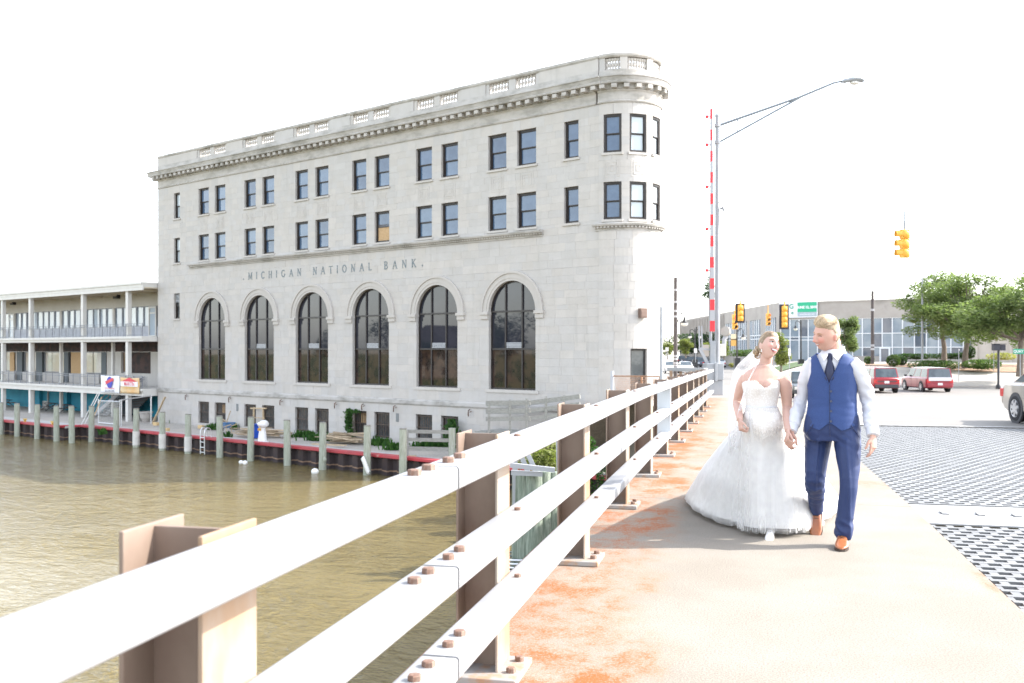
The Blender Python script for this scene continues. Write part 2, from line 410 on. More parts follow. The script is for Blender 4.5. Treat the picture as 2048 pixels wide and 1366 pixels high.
# ------------------------------------------------------------------ the stone bank building
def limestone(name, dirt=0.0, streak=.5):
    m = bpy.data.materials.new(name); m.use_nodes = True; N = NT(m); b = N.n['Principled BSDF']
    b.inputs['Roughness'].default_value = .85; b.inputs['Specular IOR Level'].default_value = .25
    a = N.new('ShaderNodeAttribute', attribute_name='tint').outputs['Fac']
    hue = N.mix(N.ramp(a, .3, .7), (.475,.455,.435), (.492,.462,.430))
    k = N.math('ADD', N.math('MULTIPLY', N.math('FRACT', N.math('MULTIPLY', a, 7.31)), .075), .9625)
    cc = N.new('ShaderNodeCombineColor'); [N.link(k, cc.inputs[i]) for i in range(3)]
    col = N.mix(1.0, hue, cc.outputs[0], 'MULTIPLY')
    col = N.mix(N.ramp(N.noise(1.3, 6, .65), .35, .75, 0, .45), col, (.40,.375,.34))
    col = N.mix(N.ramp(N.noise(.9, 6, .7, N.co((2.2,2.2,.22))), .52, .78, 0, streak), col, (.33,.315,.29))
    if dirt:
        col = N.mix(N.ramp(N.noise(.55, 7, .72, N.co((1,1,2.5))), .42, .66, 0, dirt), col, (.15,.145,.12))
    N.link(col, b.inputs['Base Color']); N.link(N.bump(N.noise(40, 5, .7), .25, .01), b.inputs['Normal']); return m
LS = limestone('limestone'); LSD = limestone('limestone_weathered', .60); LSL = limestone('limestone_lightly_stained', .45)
mframe = mat('window_frame_bronze', (.032,.026,.024), .45, spec=.4)
def glass(name, c, rough=.03, nscale=None, c2=None, spec=.5):
    m = mat(name, c, rough, c2=c2, nscale=nscale or 1, spec=spec, nlo=.4, nhi=.6); return m
gl_up = glass('glass_upper', (.055,.095,.165), .04, .55, (.085,.135,.215), .55)
gl_var = [gl_up, glass('glass_upper_dark', (.035,.065,.12), .04, .45, (.075,.12,.19), .55), glass('glass_upper_pale', (.075,.12,.19), .05, .6, (.11,.165,.245), .55)]
gl_bv = [glass('glass_basement_dark', (.03,.035,.04), .1, 1, (.07,.075,.08)), glass('glass_basement_grey', (.07,.08,.085), .1, 1, (.15,.16,.16))]
gl_ar = glass('glass_arched', (.022,.024,.034), .02, .7, (.030,.031,.042), .5)
gl_lo = glass('glass_arched_lower', (.020,.014,.013), .03, 1.6, (.050,.030,.022), .5)
gl_pale = glass('glass_pale', (.42,.47,.50), .05); gl_bs = glass('glass_basement', (.06,.07,.075), .1, 1, (.13,.14,.14))
mosb = mat('chipboard', (.42,.27,.14), .9, c2=(.52,.36,.20), nscale=14, nlo=.4, nhi=.6)
miron = mat('iron_bars', (.05,.048,.045), .6, c2=(.12,.075,.05), nscale=8)
mlouv = mat('louver_grey', (.33,.34,.36), .5, .2)

bank = thing('bank_building', 'pale limestone bank building with rounded corner, arched windows and carved name', 'building', R0, FRZ)
CB = [6.33+6.17*i for i in range(6)]; WOFF = (-1.125, 1.125); AL = 45.04
ZS, RA, RO = 3.84, 1.80, 2.36
rects = []
for c in CB:
    for o_ in WOFF:
        rects += [(c+o_-.715, c+o_+.715, 12.33, 14.43), (c+o_-.715, c+o_+.715, 8.68, 10.73)]
for z0, z1 in ((12.33,14.43),(8.68,10.73)): rects += [(41.72,42.62,z0,z1), (1.46,2.47,z0,z1)]
rects.append((41.75,42.6,4.1,6.17))
for i, c in enumerate(CB):
    rects.append((c-RA, c+RA, -.81, ZS))
    if i > 0:
        for o_ in WOFF: rects.append((c+o_-.74, c+o_+.74, -4.3, -2.58))
keys = [-4.7,-4.3,-2.58,-2.0,-1.62,-.95,-.81,ZS,6.2,8.08,8.49,8.68,10.73,12.33,14.43,15.05,4.1,6.17]
keys = sorted(set(keys)); rowsz = []
for z0, z1 in zip(keys[:-1], keys[1:]):
    n = max(1, round((z1-z0)/.45)); rowsz += [(lerp(z0,z1,i/n), lerp(z0,z1,(i+1)/n)) for i in range(n)]
G = .0018
def half(z): return math.sqrt(max(0, RO*RO-(z-ZS)**2)) if z > ZS else RA
stones = []    # (sort key, kind, data)
rs = random.Random(3)
for z0, z1 in rowsz:
    if -2.0 <= z0 < -1.63: continue                                   # belt course
    zm = (z0+z1)/2
    cuts = [(r[0], r[1]) for r in rects if r[2] < zm < r[3] and not (abs(r[1]-r[0]-2*RA) < .01)]
    L = 0.03; ivs = []; bounds = []
    for c0, c1 in sorted(cuts): bounds.append((c0, c1, None))
    for c in CB:
        if -.81 <= zm <= ZS: bounds.append((c-RA, c+RA, None))
        elif ZS < zm and z0 < ZS+RO: bounds.append((c-half(z0), c+half(z0), c))
    bounds.sort(); cur = (L, None)
    for b0, b1, cc in bounds:
        ivs.append((cur, (b0, cc))); cur = (b1, cc)
    ivs.append((cur, (AL, None)))
    for (l, lc), (r, rc) in ivs:
        if r-l < .03 and lc is None and rc is None: continue
        rin = rc if rc is not None else r; lin = lc if lc is not None else l     # widest extent
        lmax = l; rmin = r
        xs = []; x = lmax; rem = rmin-lmax
        if rem > 1.15:
            n = max(2, round(rem/ rs.uniform(.72,.98))); base = [lmax+rem*i/n for i in range(1, n)]
            xs = [b_+rs.uniform(-.13,.13) for b_ in base]
        edges = ['L']+xs+['R']
        for e0, e1 in zip(edges[:-1], edges[1:]):
            zz = [lerp(z0,z1,i/4) for i in range(5)] if (lc is not None and e0 == 'L') or (rc is not None and e1 == 'R') else [z0,z1]
            def bl(z): return (e0 if e0 != 'L' else (lc+half(z) if lc is not None else l))+G
            def brr(z): return (e1 if e1 != 'R' else (rc-half(z) if rc is not None else r))-G
            zz2 = [min(max(q, z0+G), z1-G) for q in zz]
            if brr(z1)-bl(z1) < .02: continue
            poly = [(bl(z), z) for z in zz2]+[(brr(z), z) for z in reversed(zz2)]
            poly = [p for i, p in enumerate(poly) if i == 0 or (abs(p[0]-poly[i-1][0])+abs(p[1]-poly[i-1][1])) > 1e-5]
            a = sum(p[0] for p in poly)/len(poly)
            size = (max(p[0] for p in poly)-min(p[0] for p in poly))*(z1-z0)/(52+.64*a)**2*1e4
            vis = z0 > -2 or a > 9
            stones.append((size if vis else 0, 'flat', poly, rs.uniform(-.004,.005), rs.random()))
TR = 2.15; TQ = .07
def tp(th, out=0., z=0.): rr = TR+TQ+out; return (-rr*math.sin(th), -TR+rr*math.cos(th), z)
TW = [R(20), R(58), R(96), R(134)]; TWH = R(13.2)
tcuts_u = [(t-TWH, t+TWH) for t in TW]
def tcuts(zm):
    if 12.33 < zm < 14.43 or 8.68 < zm < 10.73: return tcuts_u
    if -.9 < zm < 1.62: return [(R(58)-R(12), R(58)+R(14))]
    return []
trows = []
tk = sorted([-2.0,-.9,1.62,8.05,8.49,8.68,10.73,12.33,14.43,15.05])
for z0, z1 in zip(tk[:-1], tk[1:]):
    n = max(1, round((z1-z0)/.45)); trows += [(lerp(z0,z1,i/n), lerp(z0,z1,(i+1)/n)) for i in range(n)]
for z0, z1 in trows:
    zm = (z0+z1)/2; cur = R(-1); ivs = []
    for c0, c1 in tcuts(zm): ivs.append((cur, c0)); cur = c1
    ivs.append((cur, R(150)))
    for l, r in ivs:
        n = max(1, round((r-l)*TR/rs.uniform(.75,1.0)))
        xs = [l]+[lerp(l,r,i/n)+rs.uniform(-.05,.05) for i in range(1,n)]+[r]
        for e0, e1 in zip(xs[:-1], xs[1:]):
            tm = (e0+e1)/2; fc = max(0, math.cos(tm-R(40)))
            stones.append(((e1-e0)*TR*(z1-z0)*fc/53**2*1e4*.9, 'arc', (e0+.0022, e1-.0022, z0+G, z1-G), rs.uniform(-.004,.004), rs.random()))
stones.sort(key=lambda q: -q[0])
def stone_geo(mb, st):
    mb.cur = st[4]
    if st[1] == 'flat': mb.prism(st[2], st[3], -.36, 'xz')
    else:
        e0, e1, z0, z1 = st[2]; n = 4; th = [lerp(e0,e1,i/n) for i in range(n+1)]
        pts = [tp(t, st[3]) for t in th]+[tp(t, -.36) for t in reversed(th)]
        mb.prism([(p[0],p[1]) for p in pts], z0, z1)
for st in stones[:292]:
    mb = MB(); stone_geo(mb, st); mb.build('stone', LS, bank)
mb = MB()
for st in stones[292:]: stone_geo(mb, st)
mb.build('stone_courses', LS, bank)['kind'] = 'stuff'
# core behind the stones, and the sides that turn away
poly = [(AL, -.37), (0, -.37)]+[tp(R(t), -.38)[:2] for t in range(5, 136, 10)]
e = tp(R(135), -.38); poly += [(e[0]+30, e[1]-30), (AL, e[1]-30)]
mb = MB(); mb.cur = .62; mb.prism([(p[0],p[1]) for p in poly], -5.2, 16.4); mb.build('wall_core', LS, bank)
mb = MB(); mb.cur = .4; e2 = tp(R(135.5), 0)
mb.box((AL-.001, -36, -5.2), (AL+.02, -.0, 16.4)); mb.build('side_wall', LSL, bank)

def sweep(mb, path, prof, close=True):
    """path: (a, q, na, nq); prof: closed (out, z) outline"""
    n = len(prof)
    rows = [[(p[0]+p[2]*o_, p[1]+p[3]*o_, z) for (o_, z) in prof] for p in path]
    vs = [v for r in rows for v in r]
    fs = [(i*n+k, i*n+(k+1)%n, (i+1)*n+(k+1)%n, (i+1)*n+k) for i in range(len(path)-1) for k in range(n)]
    fs += [tuple(range(n)), tuple((len(path)-1)*n+k for k in reversed(range(n)))]
    mb.add(vs, fs)
flat = lambda a0, a1: [(a0,0,0,1),(a1,0,0,1)]
def arc(t0, t1, n=24): return [(*tp(lerp(t0,t1,i/n))[:2], -math.sin(lerp(t0,t1,i/n)), math.cos(lerp(t0,t1,i/n))) for i in range(n+1)]
def street(t=R(135), L=34): p = tp(t); return [(p[0],p[1],-math.sin(t),math.cos(t)), (p[0]+L*.7071,p[1]-L*.7071,-math.sin(t),math.cos(t))]
# cornice (architrave moulding, frieze, corona) flat part and round part
arch_prof = [(-.3,15.05),(.06,15.05),(.09,15.12),(.03,15.17),(.03,15.62),(.09,15.70),(.09,15.76),(-.3,15.76)]
cor_prof = [(-.3,15.77),(.13,15.77),(.16,15.99),(.54,16.02),(.57,16.10),(.54,16.14),(.62,16.34),(.67,16.36),(.67,16.42),(-.3,16.52)]
mb = MB(); mb.cur = .55; sweep(mb, flat(AL,.25), arch_prof); sweep(mb, arc(R(-2),R(135),30)+street(), arch_prof); mb.build('architrave', LSL, bank, fix=True)
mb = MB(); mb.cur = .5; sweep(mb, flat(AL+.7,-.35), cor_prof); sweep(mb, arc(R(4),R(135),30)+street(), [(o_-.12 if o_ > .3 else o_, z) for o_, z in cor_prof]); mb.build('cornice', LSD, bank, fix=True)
mb = MB(); mb.cur = .6; a = .15
while a < AL+.5: mb.box((a-.15,.05,15.775),(a+.15,.50,15.985)); a += .66
th = R(9)
while th < R(140):
    p = tp(th, .23); mb.cbox((p[0],p[1],15.88), (.29,.38,.205), -th) if False else mb.box((-.145,-.19,-.103),(.145,.19,.103), Matrix.Rotation(th,3,'Z'), p[:2]+(15.88,)); th += R(15.2)
mb.build('modillions', LSL, bank)['kind'] = 'stuff'
# parapet: base, solid panels, balustrades, coping
mb = MB(); mb.cur = .6; sweep(mb, flat(AL,.1), [(-.45,16.50),(0.04,16.50),(0.04,16.92),(-.45,16.92)]); sweep(mb, arc(R(-1),R(135),30)+street(), [(-.45,16.50),(-.02,16.50),(-.02,16.86),(-.45,16.86)])
mb.build('parapet_base', LSL, bank, fix=True)
mb = MB(); mb.cur = .58; cop = [(-.5,17.56),(.02,17.56),(.08,17.64),(.08,17.76),(.02,17.80),(-.5,17.80)]
sweep(mb, flat(AL,.1), cop); sweep(mb, arc(R(-1),R(135),30)+street(), [(o_-.05,z-.02) for o_,z in cop]); mb.build('coping', LSD, bank, fix=True)
def panel(a0, a1, proud=.0):
    mb = MB(); mb.cur = rs.random(); mb.box((a0,-.42,16.925),(a1,proud,17.555)); mb.build('parapet_panel', LS, bank)
bprof = [(.105,0),(.105,.07),(.06,.09),(.05,.13),(.095,.24),(.10,.30),(.055,.44),(.055,.48),(.08,.50),(.105,.56),(.105,.63)]
bal0 = None
def baluster(a, q, z=16.925):
    global bal0
    if bal0 is None:
        mb = MB(); mb.cur = .7; mb.lathe(bprof, 10); bal0 = mb.build('baluster', LS, bank, smooth=40); bal0.location = (a,q,z); return
    c = bal0.copy(); COL.objects.link(c); c.location = (a,q,z)
prev = .1
for c in CB:
    p0 = c-2.05; panel(prev, p0, .03); prev = c+2.05
    panel(p0+.005, p0+.25, -.03); panel(c-.25, c+.25, -.03); panel(c+1.80, c+2.045, -.03)
    for o_ in (-1.03, 1.03):
        for k in range(6): baluster(c+o_+(k-2.5)*.235, -.2)
panel(prev, AL, .03)
for th0, th1 in ((R(-1),R(8)),(R(31),R(42)),(R(74),R(86)),(R(118),R(126))):
    mb = MB(); mb.cur = rs.random(); sweep(mb, arc(th0,th1,4), [(-.42,16.865),(-.06,16.865),(-.06,17.545),(-.42,17.545)]); mb.build('parapet_panel', LS, bank, fix=True)
for th0, th1, n in ((8,31,5),(42,74,7),(86,118,7)):
    for k in range(n):
        p = tp(R(lerp(th0,th1,(k+.5)/n)), -.24); baluster(p[0], p[1], 16.865)
# string course under the upper windows
sp = [(-.2,8.085),(.05,8.085),(.07,8.2),(.12,8.2),(.12,8.28),(.26,8.32),(.30,8.42),(.28,8.46),(-.2,8.50)]
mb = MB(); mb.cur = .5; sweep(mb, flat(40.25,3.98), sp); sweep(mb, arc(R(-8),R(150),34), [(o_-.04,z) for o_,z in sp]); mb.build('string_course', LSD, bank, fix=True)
mb = MB(); mb.cur = .7; a = 4.1
while a < 40.2: mb.box((a-.055,.05,8.205),(a+.055,.19,8.312)); a += .2
th = R(-5)
while th < R(120): mb.box((-.055,-.06,-.05),(.055,.06,.05), Matrix.Rotation(th,3,'Z'), tp(th,.11)[:2]+(8.258,)); th += R(5.2)
mb.build('dentils', LSL, bank)['kind'] = 'stuff'
# belt course over the basement, plinth
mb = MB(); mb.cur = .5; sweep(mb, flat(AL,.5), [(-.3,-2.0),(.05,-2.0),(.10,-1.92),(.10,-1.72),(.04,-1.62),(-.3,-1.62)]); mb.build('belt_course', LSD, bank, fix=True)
mb = MB(); mb.cur = .45; mb.box((1,-.36,-5.2),(AL,.07,-4.45)); mb.build('plinth', LSL, bank)

# ---- windows
proto = {}
def win(kind, a, z0, wd, ht, maker, rz=0., q=0.):
    key = (kind, round(wd,2), round(ht,2))
    if key in proto:
        o = proto[key].copy(); COL.objects.link(o); o.location = (a,q,z0); o.rotation_euler = (0,0,rz)
        for ch in kids(proto[key]):
            c = ch.copy(); COL.objects.link(c); c.parent = o
            if ch.name.startswith('pane') and kind in ('sash','single','barred'): c.material_slots[0].link = 'OBJECT'; c.material_slots[0].material = rs.choice(gl_var if kind != 'barred' else gl_bv)
    else:
        o = maker(wd, ht); o.parent = bank; o.location = (a,q,z0); o.rotation_euler = (0,0,rz); proto[key] = o
    return o
def ring(mb, x0, x1, z0, z1, b, q0, q1):
    mb.box((x0,q0,z0),(x0+b,q1,z1)); mb.box((x1-b,q0,z0),(x1,q1,z1)); mb.box((x0+b,q0,z0),(x1-b,q1,z0+b)); mb.box((x0+b,q0,z1-b),(x1-b,q1,z1))
def sash(wd, ht, gm=None, inset=-.16):
    gm = gm or gl_up; mb = MB(); h2 = wd/2-.003
    ring(mb, -h2, h2, .004, ht-.004, .10, inset-.17, inset)
    ring(mb, -h2+.101, h2-.101, ht*.5-.02, ht-.105, .045, inset-.10, inset-.04); ring(mb, -h2+.101, h2-.101, .105, ht*.5-.022, .045, inset-.15, inset-.09)
    o = mb.build('window', mframe)
    for z0, z1, q in ((ht*.5+.02, ht-.15, inset-.075), (.15, ht*.5-.06, inset-.125)):
        pb = MB(); pb.box((-h2+.14,q-.012,z0),(h2-.14,q,z1)); pb.build('pane', gm, o)
    s = MB(); s.cur = .75; s.box((-wd/2-.10,.004,-.13),(wd/2+.10,.085,-.005)); s.box((-wd/2+.004,-.33,-.05),(wd/2-.004,.0035,.003)); s.build('sill', LS, o)
    return o
osb_done = False
for i, c in enumerate(CB):
    for o_ in WOFF:
        for z0, ht in ((12.33,2.10),(8.68,2.05)):
            w_ = win('sash', c+o_, z0, 1.43, ht, sash)
            if i == 2 and o_ < 0 and z0 < 9:
                mb = MB(); mb.box((-.58,-.255,.14),(.58,-.235,1.22)); bo = mb.build('chipboard_panel', mosb, w_); bo['label'] = 'yellow chipboard covering the lower sash'
        mb = MB(); mb.cur = .62; a0 = c+o_
        ring(mb, a0-.5,a0+.5,10.98,11.96,.05,.004,.012); ring(mb, a0-.36,a0+.36,11.12,11.82,.06,.004,.016); ring(mb, a0-.2,a0+.2,11.28,11.66,.04,.004,.012)
        mb.build('spandrel_panel', LS, bank)
for z0, ht in ((12.33,2.10),(8.68,2.05)):
    win('narrow', 42.17, z0, .9, ht, lambda a, b_: sash(a, b_, gl_pale)); win('single', 1.965, z0, 1.01, ht, sash)
def slim(wd, ht):
    o = sash(wd, ht, gl_bs); mb = MB()
    for k in range(6): mb.box((-wd/2+.1,-.13,ht-.16-k*.11),(wd/2-.1,-.10,ht-.1-k*.11))
    mb.build('louver', mlouv, o); return o
win('slim', 42.175, 4.1, .85, 2.07, slim)
for t in TW[:3]:
    for z0, ht in ((12.33,2.10),(8.68,2.05)):
        rr = (TR+TQ)*math.cos(TWH); p = (-rr*math.sin(t), -TR+rr*math.cos(t))
        win('round%d' % (t > .5), p[0], z0, 2*(TR+TQ)*math.sin(TWH)-.02, ht, lambda a, b_: sash(a, b_, gl_up if t < .5 else gl_pale, -.06), t, p[1])
    mb = MB(); mb.cur = .62
    for (b0, b1, y0, y1) in ((-.42,.42,11.0,11.95),(-.30,.30,11.13,11.82),(-.14,.14,11.3,11.65)):
        q0 = TR+TQ+.006
        Mx = Matrix.Translation((0,-TR,0)) @ Matrix.Rotation(t, 4, 'Z'); mb.M = Mx
        for x0, x1, zz0, zz1 in ((b0,b0+.05,y0,y1),(b1-.05,b1,y0,y1),(b0+.05,b1-.05,y0,y0+.05),(b0+.05,b1-.05,y1-.05,y1)):
            k = math.sqrt(max(0,(TR+TQ)**2-max(abs(x0),abs(x1))**2)); mb.box((x0,k-.02,zz0),(x1,k+.016,zz1))
    mb.build('spandrel_panel', LS, bank)
def shop(wd, ht):
    mb = MB(); ring(mb, -wd/2, wd/2, 0, ht, .09, -.3, -.14); o = mb.build('window', mframe)
    pb = MB(); pb.box((-wd/2+.08,-.24,.08),(wd/2-.08,-.22,ht-.08)); pb.build('pane', gl_bs, o); return o
rr = (TR+TQ)*math.cos(R(13)); win('shop', -rr*math.sin(R(59)), -.9, .97, 2.5, shop, R(59), -TR+rr*math.cos(R(59)))
# arched windows
def arched(i, c):
    mb = MB(); bw = .09; q0, q1 = -.33, -.20
    n = 28; out = [(c+RA-.004, -.806)]+[(c+(RA-.004)*math.cos(PI*k/n), ZS+(RA-.004)*math.sin(PI*k/n)) for k in range(n+1)]+[(c-RA+.004, -.806)]
    inn = [(c+RA-bw, -.806+bw)]+[(c+(RA-bw)*math.cos(PI*k/n), ZS+(RA-bw)*math.sin(PI*k/n)) for k in range(n+1)]+[(c-RA+bw, -.806+bw)]
    m_ = len(out)
    for k in range(m_):
        k2 = (k+1) % m_
        A, B, Ci, Di = out[k], out[k2], inn[k2], inn[k]
        vs = [(p[0],q0,p[1]) for p in (A,B,Ci,Di)]+[(p[0],q1,p[1]) for p in (A,B,Ci,Di)]
        mb.add(vs, [(0,3,2,1),(4,5,6,7),(0,1,5,4),(1,2,6,5),(2,3,7,6),(3,0,4,7)])
    xs = [c-RA+bw, c-.64, c+.64, c+RA-bw]; zc = [-.806+bw, 1.60, ZS, ZS+RA]
    for x in xs[1:3]:
        top = ZS+math.sqrt((RA-bw)**2-(x-c)**2); mb.box((x-.045,q0+.02,-.72),(x+.045,q1+.02,top))
    for z in zc[1:3]: mb.box((c-RA+bw,q0+.03,z-.05),(c+RA-bw,q1+.03,z+.05))
    wo = mb.build('arched_window', mframe, bank, fix=True)
    for r_ in range(3):
        for k in range(3):
            x0, x1 = xs[k]+(.045 if k else 0), xs[k+1]-(.045 if k < 2 else 0); z0, z1 = zc[r_]+(.05 if r_ else 0), zc[r_+1]-(.05 if r_ < 2 else 0)
            if r_ < 2: poly = [(x0,z0),(x1,z0),(x1,z1),(x0,z1)]
            else:
                rr_ = RA-bw; poly = [(x0,z0),(x1,z0)]+[(lerp(x1,x0,j/8), ZS+math.sqrt(max(.0025, rr_*rr_-(lerp(x1,x0,j/8)-c)**2))) for j in range(9)]
            pb = MB(); pb.M = Matrix.Translation((0,0,0)); tl = rs.uniform(-.004,.004)
            pb.prism(poly, -.275, -.262, 'xz'); pb.build('pane', gl_lo if r_ == 0 else gl_ar, wo)
    if i != 5:
        mb = MB()
        for k in range(4): mb.box((c-.58,-.24,1.67+k*.085),(c+.58,-.20,1.735+k*.085))
        mb.build('louver', mlouv, wo)
    mb = MB(); mb.cur = .7
    for r0, r1, qq in ((RA+.001, RA+.16, .035), (RA+.16, RO-.12, .06), (RO-.12, RO+.02, .12)):
        for k in range(30):
            a0, a1 = PI*k/30, PI*(k+1)/30
            pp = [(c+r*math.cos(a), ZS+r*math.sin(a)) for r, a in ((r0,a0),(r1,a0),(r1,a1),(r0,a1))]
            vs = [(p[0],-.30,p[1]) for p in pp]+[(p[0],qq,p[1]) for p in pp]
            mb.add(vs, [(3,2,1,0),(4,5,6,7),(0,1,5,4),(1,2,6,5),(2,3,7,6),(3,0,4,7)])
    mb.build('archivolt', LS, bank, fix=True)
    for s in (-1, 1):
        mb = MB(); mb.cur = .75; x0, x1 = sorted((c+s*(RA-.03), c+s*(RO+.10)))
        mb.box((x0,-.2,3.66),(x1,.17,3.835)); mb.box((x0+.05,-.2,3.40),(x1-.05,.10,3.655)); mb.build('impost', LS, bank)
    mb = MB(); mb.cur = .8; mb.box((c-RA-.25,-.3,-1.0),(c+RA+.25,.06,-.812)); mb.build('sill', LS, bank)
for i, c in enumerate(CB): arched(i, c)
def barred(wd, ht):
    mb = MB(); ring(mb, -wd/2+.004, wd/2-.004, .004, ht-.004, .06, -.34, -.24); o = mb.build('window', mframe)
    pb = MB(); pb.box((-wd/2+.06,-.31,.06),(wd/2-.06,-.295,ht-.06)); pb.build('pane', gl_bs, o)
    gb = MB()
    for k in range(9): x = lerp(-wd/2+.08, wd/2-.08, k/8); gb.box((x-.017,-.17,.03),(x+.017,-.14,ht-.02))
    for z in (.08, ht*.5, ht-.14): gb.box((-wd/2+.01,-.14,z),(wd/2-.01,-.115,z+.05))
    gb.build('window_grille', miron, o); return o
for i, c in enumerate(CB):
    if i == 0: continue
    for o_ in WOFF:
        w_ = win('barred', c+o_, -4.3, 1.48, 1.72, barred)
        if (i == 5 and o_ < 0) or (i == 2 and o_ > 0):
            mb = MB(); mb.box((-.62,-.292,.9),(.1,-.275,1.62)); mb.build('chipboard_panel', mosb, w_)
for a in (16.05, 33.75):
    mb = MB(); mb.box((a-.13,.002,-3.15),(a+.13,.02,-2.6)); mb.build('vent_plate', mat('vent_grey', (.17,.18,.18), .6), bank)
mrust = mat('rusty_iron', (.16,.075,.04), .8, c2=(.07,.045,.035), nscale=12)
for a in (9.6, 16.2, 19.3, 22.1, 28.2, 34.6, 40.6):
    mb = MB(); mb.tube([(a,.06,-2.1),(a,.2,-2.15),(a,.22,-2.35),(a+.05,.16,-2.5)], .035, 6); mb.tube([(a-.15,.08,-2.2),(a-.1,.2,-2.25)], .025, 6); mb.build('iron_hook', mrust, bank)
# box lamp on the rounded corner
mb = MB(); t = R(62); p = tp(t, .16); Mr = Matrix.Rotation(t,3,'Z'); mb.box((-.2,-.15,-.26),(.2,.15,.26), Mr, p[:2]+(3.55,)); mb.box((-.16,.151,-.2),(.16,.17,.12), Mr, p[:2]+(3.55,))
lb = mb.build('wall_lamp', mat('lamp_bronze', (.17,.11,.085), .5, .2), bank, bevel=.02)

# ---- carved name
GLY = {}
def arcp(cx, cy, rx, ry, a0, a1, n=14): return [(cx+rx*math.cos(R(lerp(a0,a1,k/n))), cy+ry*math.sin(R(lerp(a0,a1,k/n)))) for k in range(n+1)]
K, T = .135, .075
GLY['M'] = (.98, [([(.12,0),(.15,1)],T),([(.15,1),(.49,.08)],K),([(.49,.08),(.83,1)],T),([(.83,1),(.86,0)],K)], [(.12,0),(.86,0),(.10,1),(.88,1)])
GLY['I'] = (.28, [([(.14,0),(.14,1)],K)], [(.14,0),(.14,1)])
GLY['C'] = (.80, [(arcp(.46,.5,.37,.48,48,312,20),K)], [(.72,.84),(.72,.16)])
GLY['H'] = (.82, [([(.14,0),(.14,1)],K),([(.68,0),(.68,1)],K),([(.14,.52),(.68,.52)],T)], [(.14,0),(.68,0),(.14,1),(.68,1)])
GLY['G'] = (.88, [(arcp(.46,.5,.37,.48,48,318,20),K),([(.73,.42),(.73,.12)],K)], [(.73,.43),(.72,.84)])
GLY['A'] = (.86, [([(.08,0),(.42,1)],T),([(.42,1),(.78,0)],K),([(.20,.34),(.66,.34)],T)], [(.08,0),(.78,0)])
GLY['N'] = (.86, [([(.14,0),(.14,1)],T),([(.14,1),(.72,0)],K),([(.72,0),(.72,1)],T)], [(.14,0),(.12,1),(.72,1)])
GLY['T'] = (.72, [([(.36,0),(.36,1)],K),([(.04,.96),(.68,.96)],T)], [(.36,0),(.05,.92),(.67,.92)])
GLY['O'] = (.92, [(arcp(.46,.5,.37,.47,0,360,24),K)], [])
GLY['L'] = (.62, [([(.14,0),(.14,1)],K),([(.14,.04),(.58,.04)],T)], [(.14,1),(.57,.1)])
GLY['B'] = (.70, [([(.14,0),(.14,1)],K),(arcp(.30,.76,.25,.22,90,-90,10),K*.8),(arcp(.30,.27,.31,.25,90,-90,10),K*.9),([(.14,.98),(.3,.98)],T),([(.14,.53),(.3,.53)],T),([(.14,.03),(.3,.03)],T)], [(.14,0),(.14,1)])
GLY['K'] = (.80, [([(.14,0),(.14,1)],K),([(.14,.42),(.62,.98)],T),([(.30,.58),(.74,0)],K)], [(.14,0),(.14,1),(.64,1),(.74,0)])
mlet = mat('letter_bluegrey', (.13,.17,.19), .7, c2=(.20,.23,.24), nscale=6)
def stroke(mb, pts, wd, fn, q0, q1):
    pts = [Vector(p) for p in pts]; m_ = len(pts); L = []; Rr = []
    for i, p in enumerate(pts):
        t = (pts[min(i+1,m_-1)]-pts[max(i-1,0)]).normalized(); nn = Vector((-t.y,t.x))*wd/2; L.append(p+nn); Rr.append(p-nn)
    for i in range(m_-1):
        q = [fn(L[i]), fn(Rr[i]), fn(Rr[i+1]), fn(L[i+1])]
        vs = [(x,q0,z) for x, z in q]+[(x,q1,z) for x, z in q]
        mb.add(vs, [(0,1,2,3),(7,6,5,4),(0,4,5,1),(1,5,6,2),(2,6,7,3),(3,7,4,0)])
def word(txt, a0, a1, z0, ht):
    sc_ = ht; tot = sum(GLY[ch][0] for ch in txt)*sc_; gap = (a0-a1-tot)/(len(txt)-1); x = a0
    for ch in txt:
        wd, sts, ser = GLY[ch]; mb = MB(); x0 = x
        for k, (pts, t_) in enumerate(sts): stroke(mb, pts, t_, lambda p: (x0-p[0]*sc_, z0+p[1]*sc_), .004, .022+.0012*k)
        for k, (sx_, sz_) in enumerate(ser): stroke(mb, [(sx_-.13,sz_),(sx_+.13,sz_)], .05, lambda p: (x0-p[0]*sc_, z0+p[1]*sc_), .004, .028+.0012*k)
        o = mb.build('letter', mlet, bank, fix=True); x -= wd*sc_+gap
word('MICHIGAN', 32.35, 26.0, 6.87, .51); word('NATIONAL', 24.68, 18.55, 6.87, .51); word('BANK', 17.32, 14.33, 6.87, .51)
for a in (32.95, 13.75):
    mb = MB(); mb.prism([(a-.07,6.93),(a,6.86),(a+.07,6.93),(a,7.0)], .004, .022, 'xz'); mb.build('letter_dot', mlet, bank)
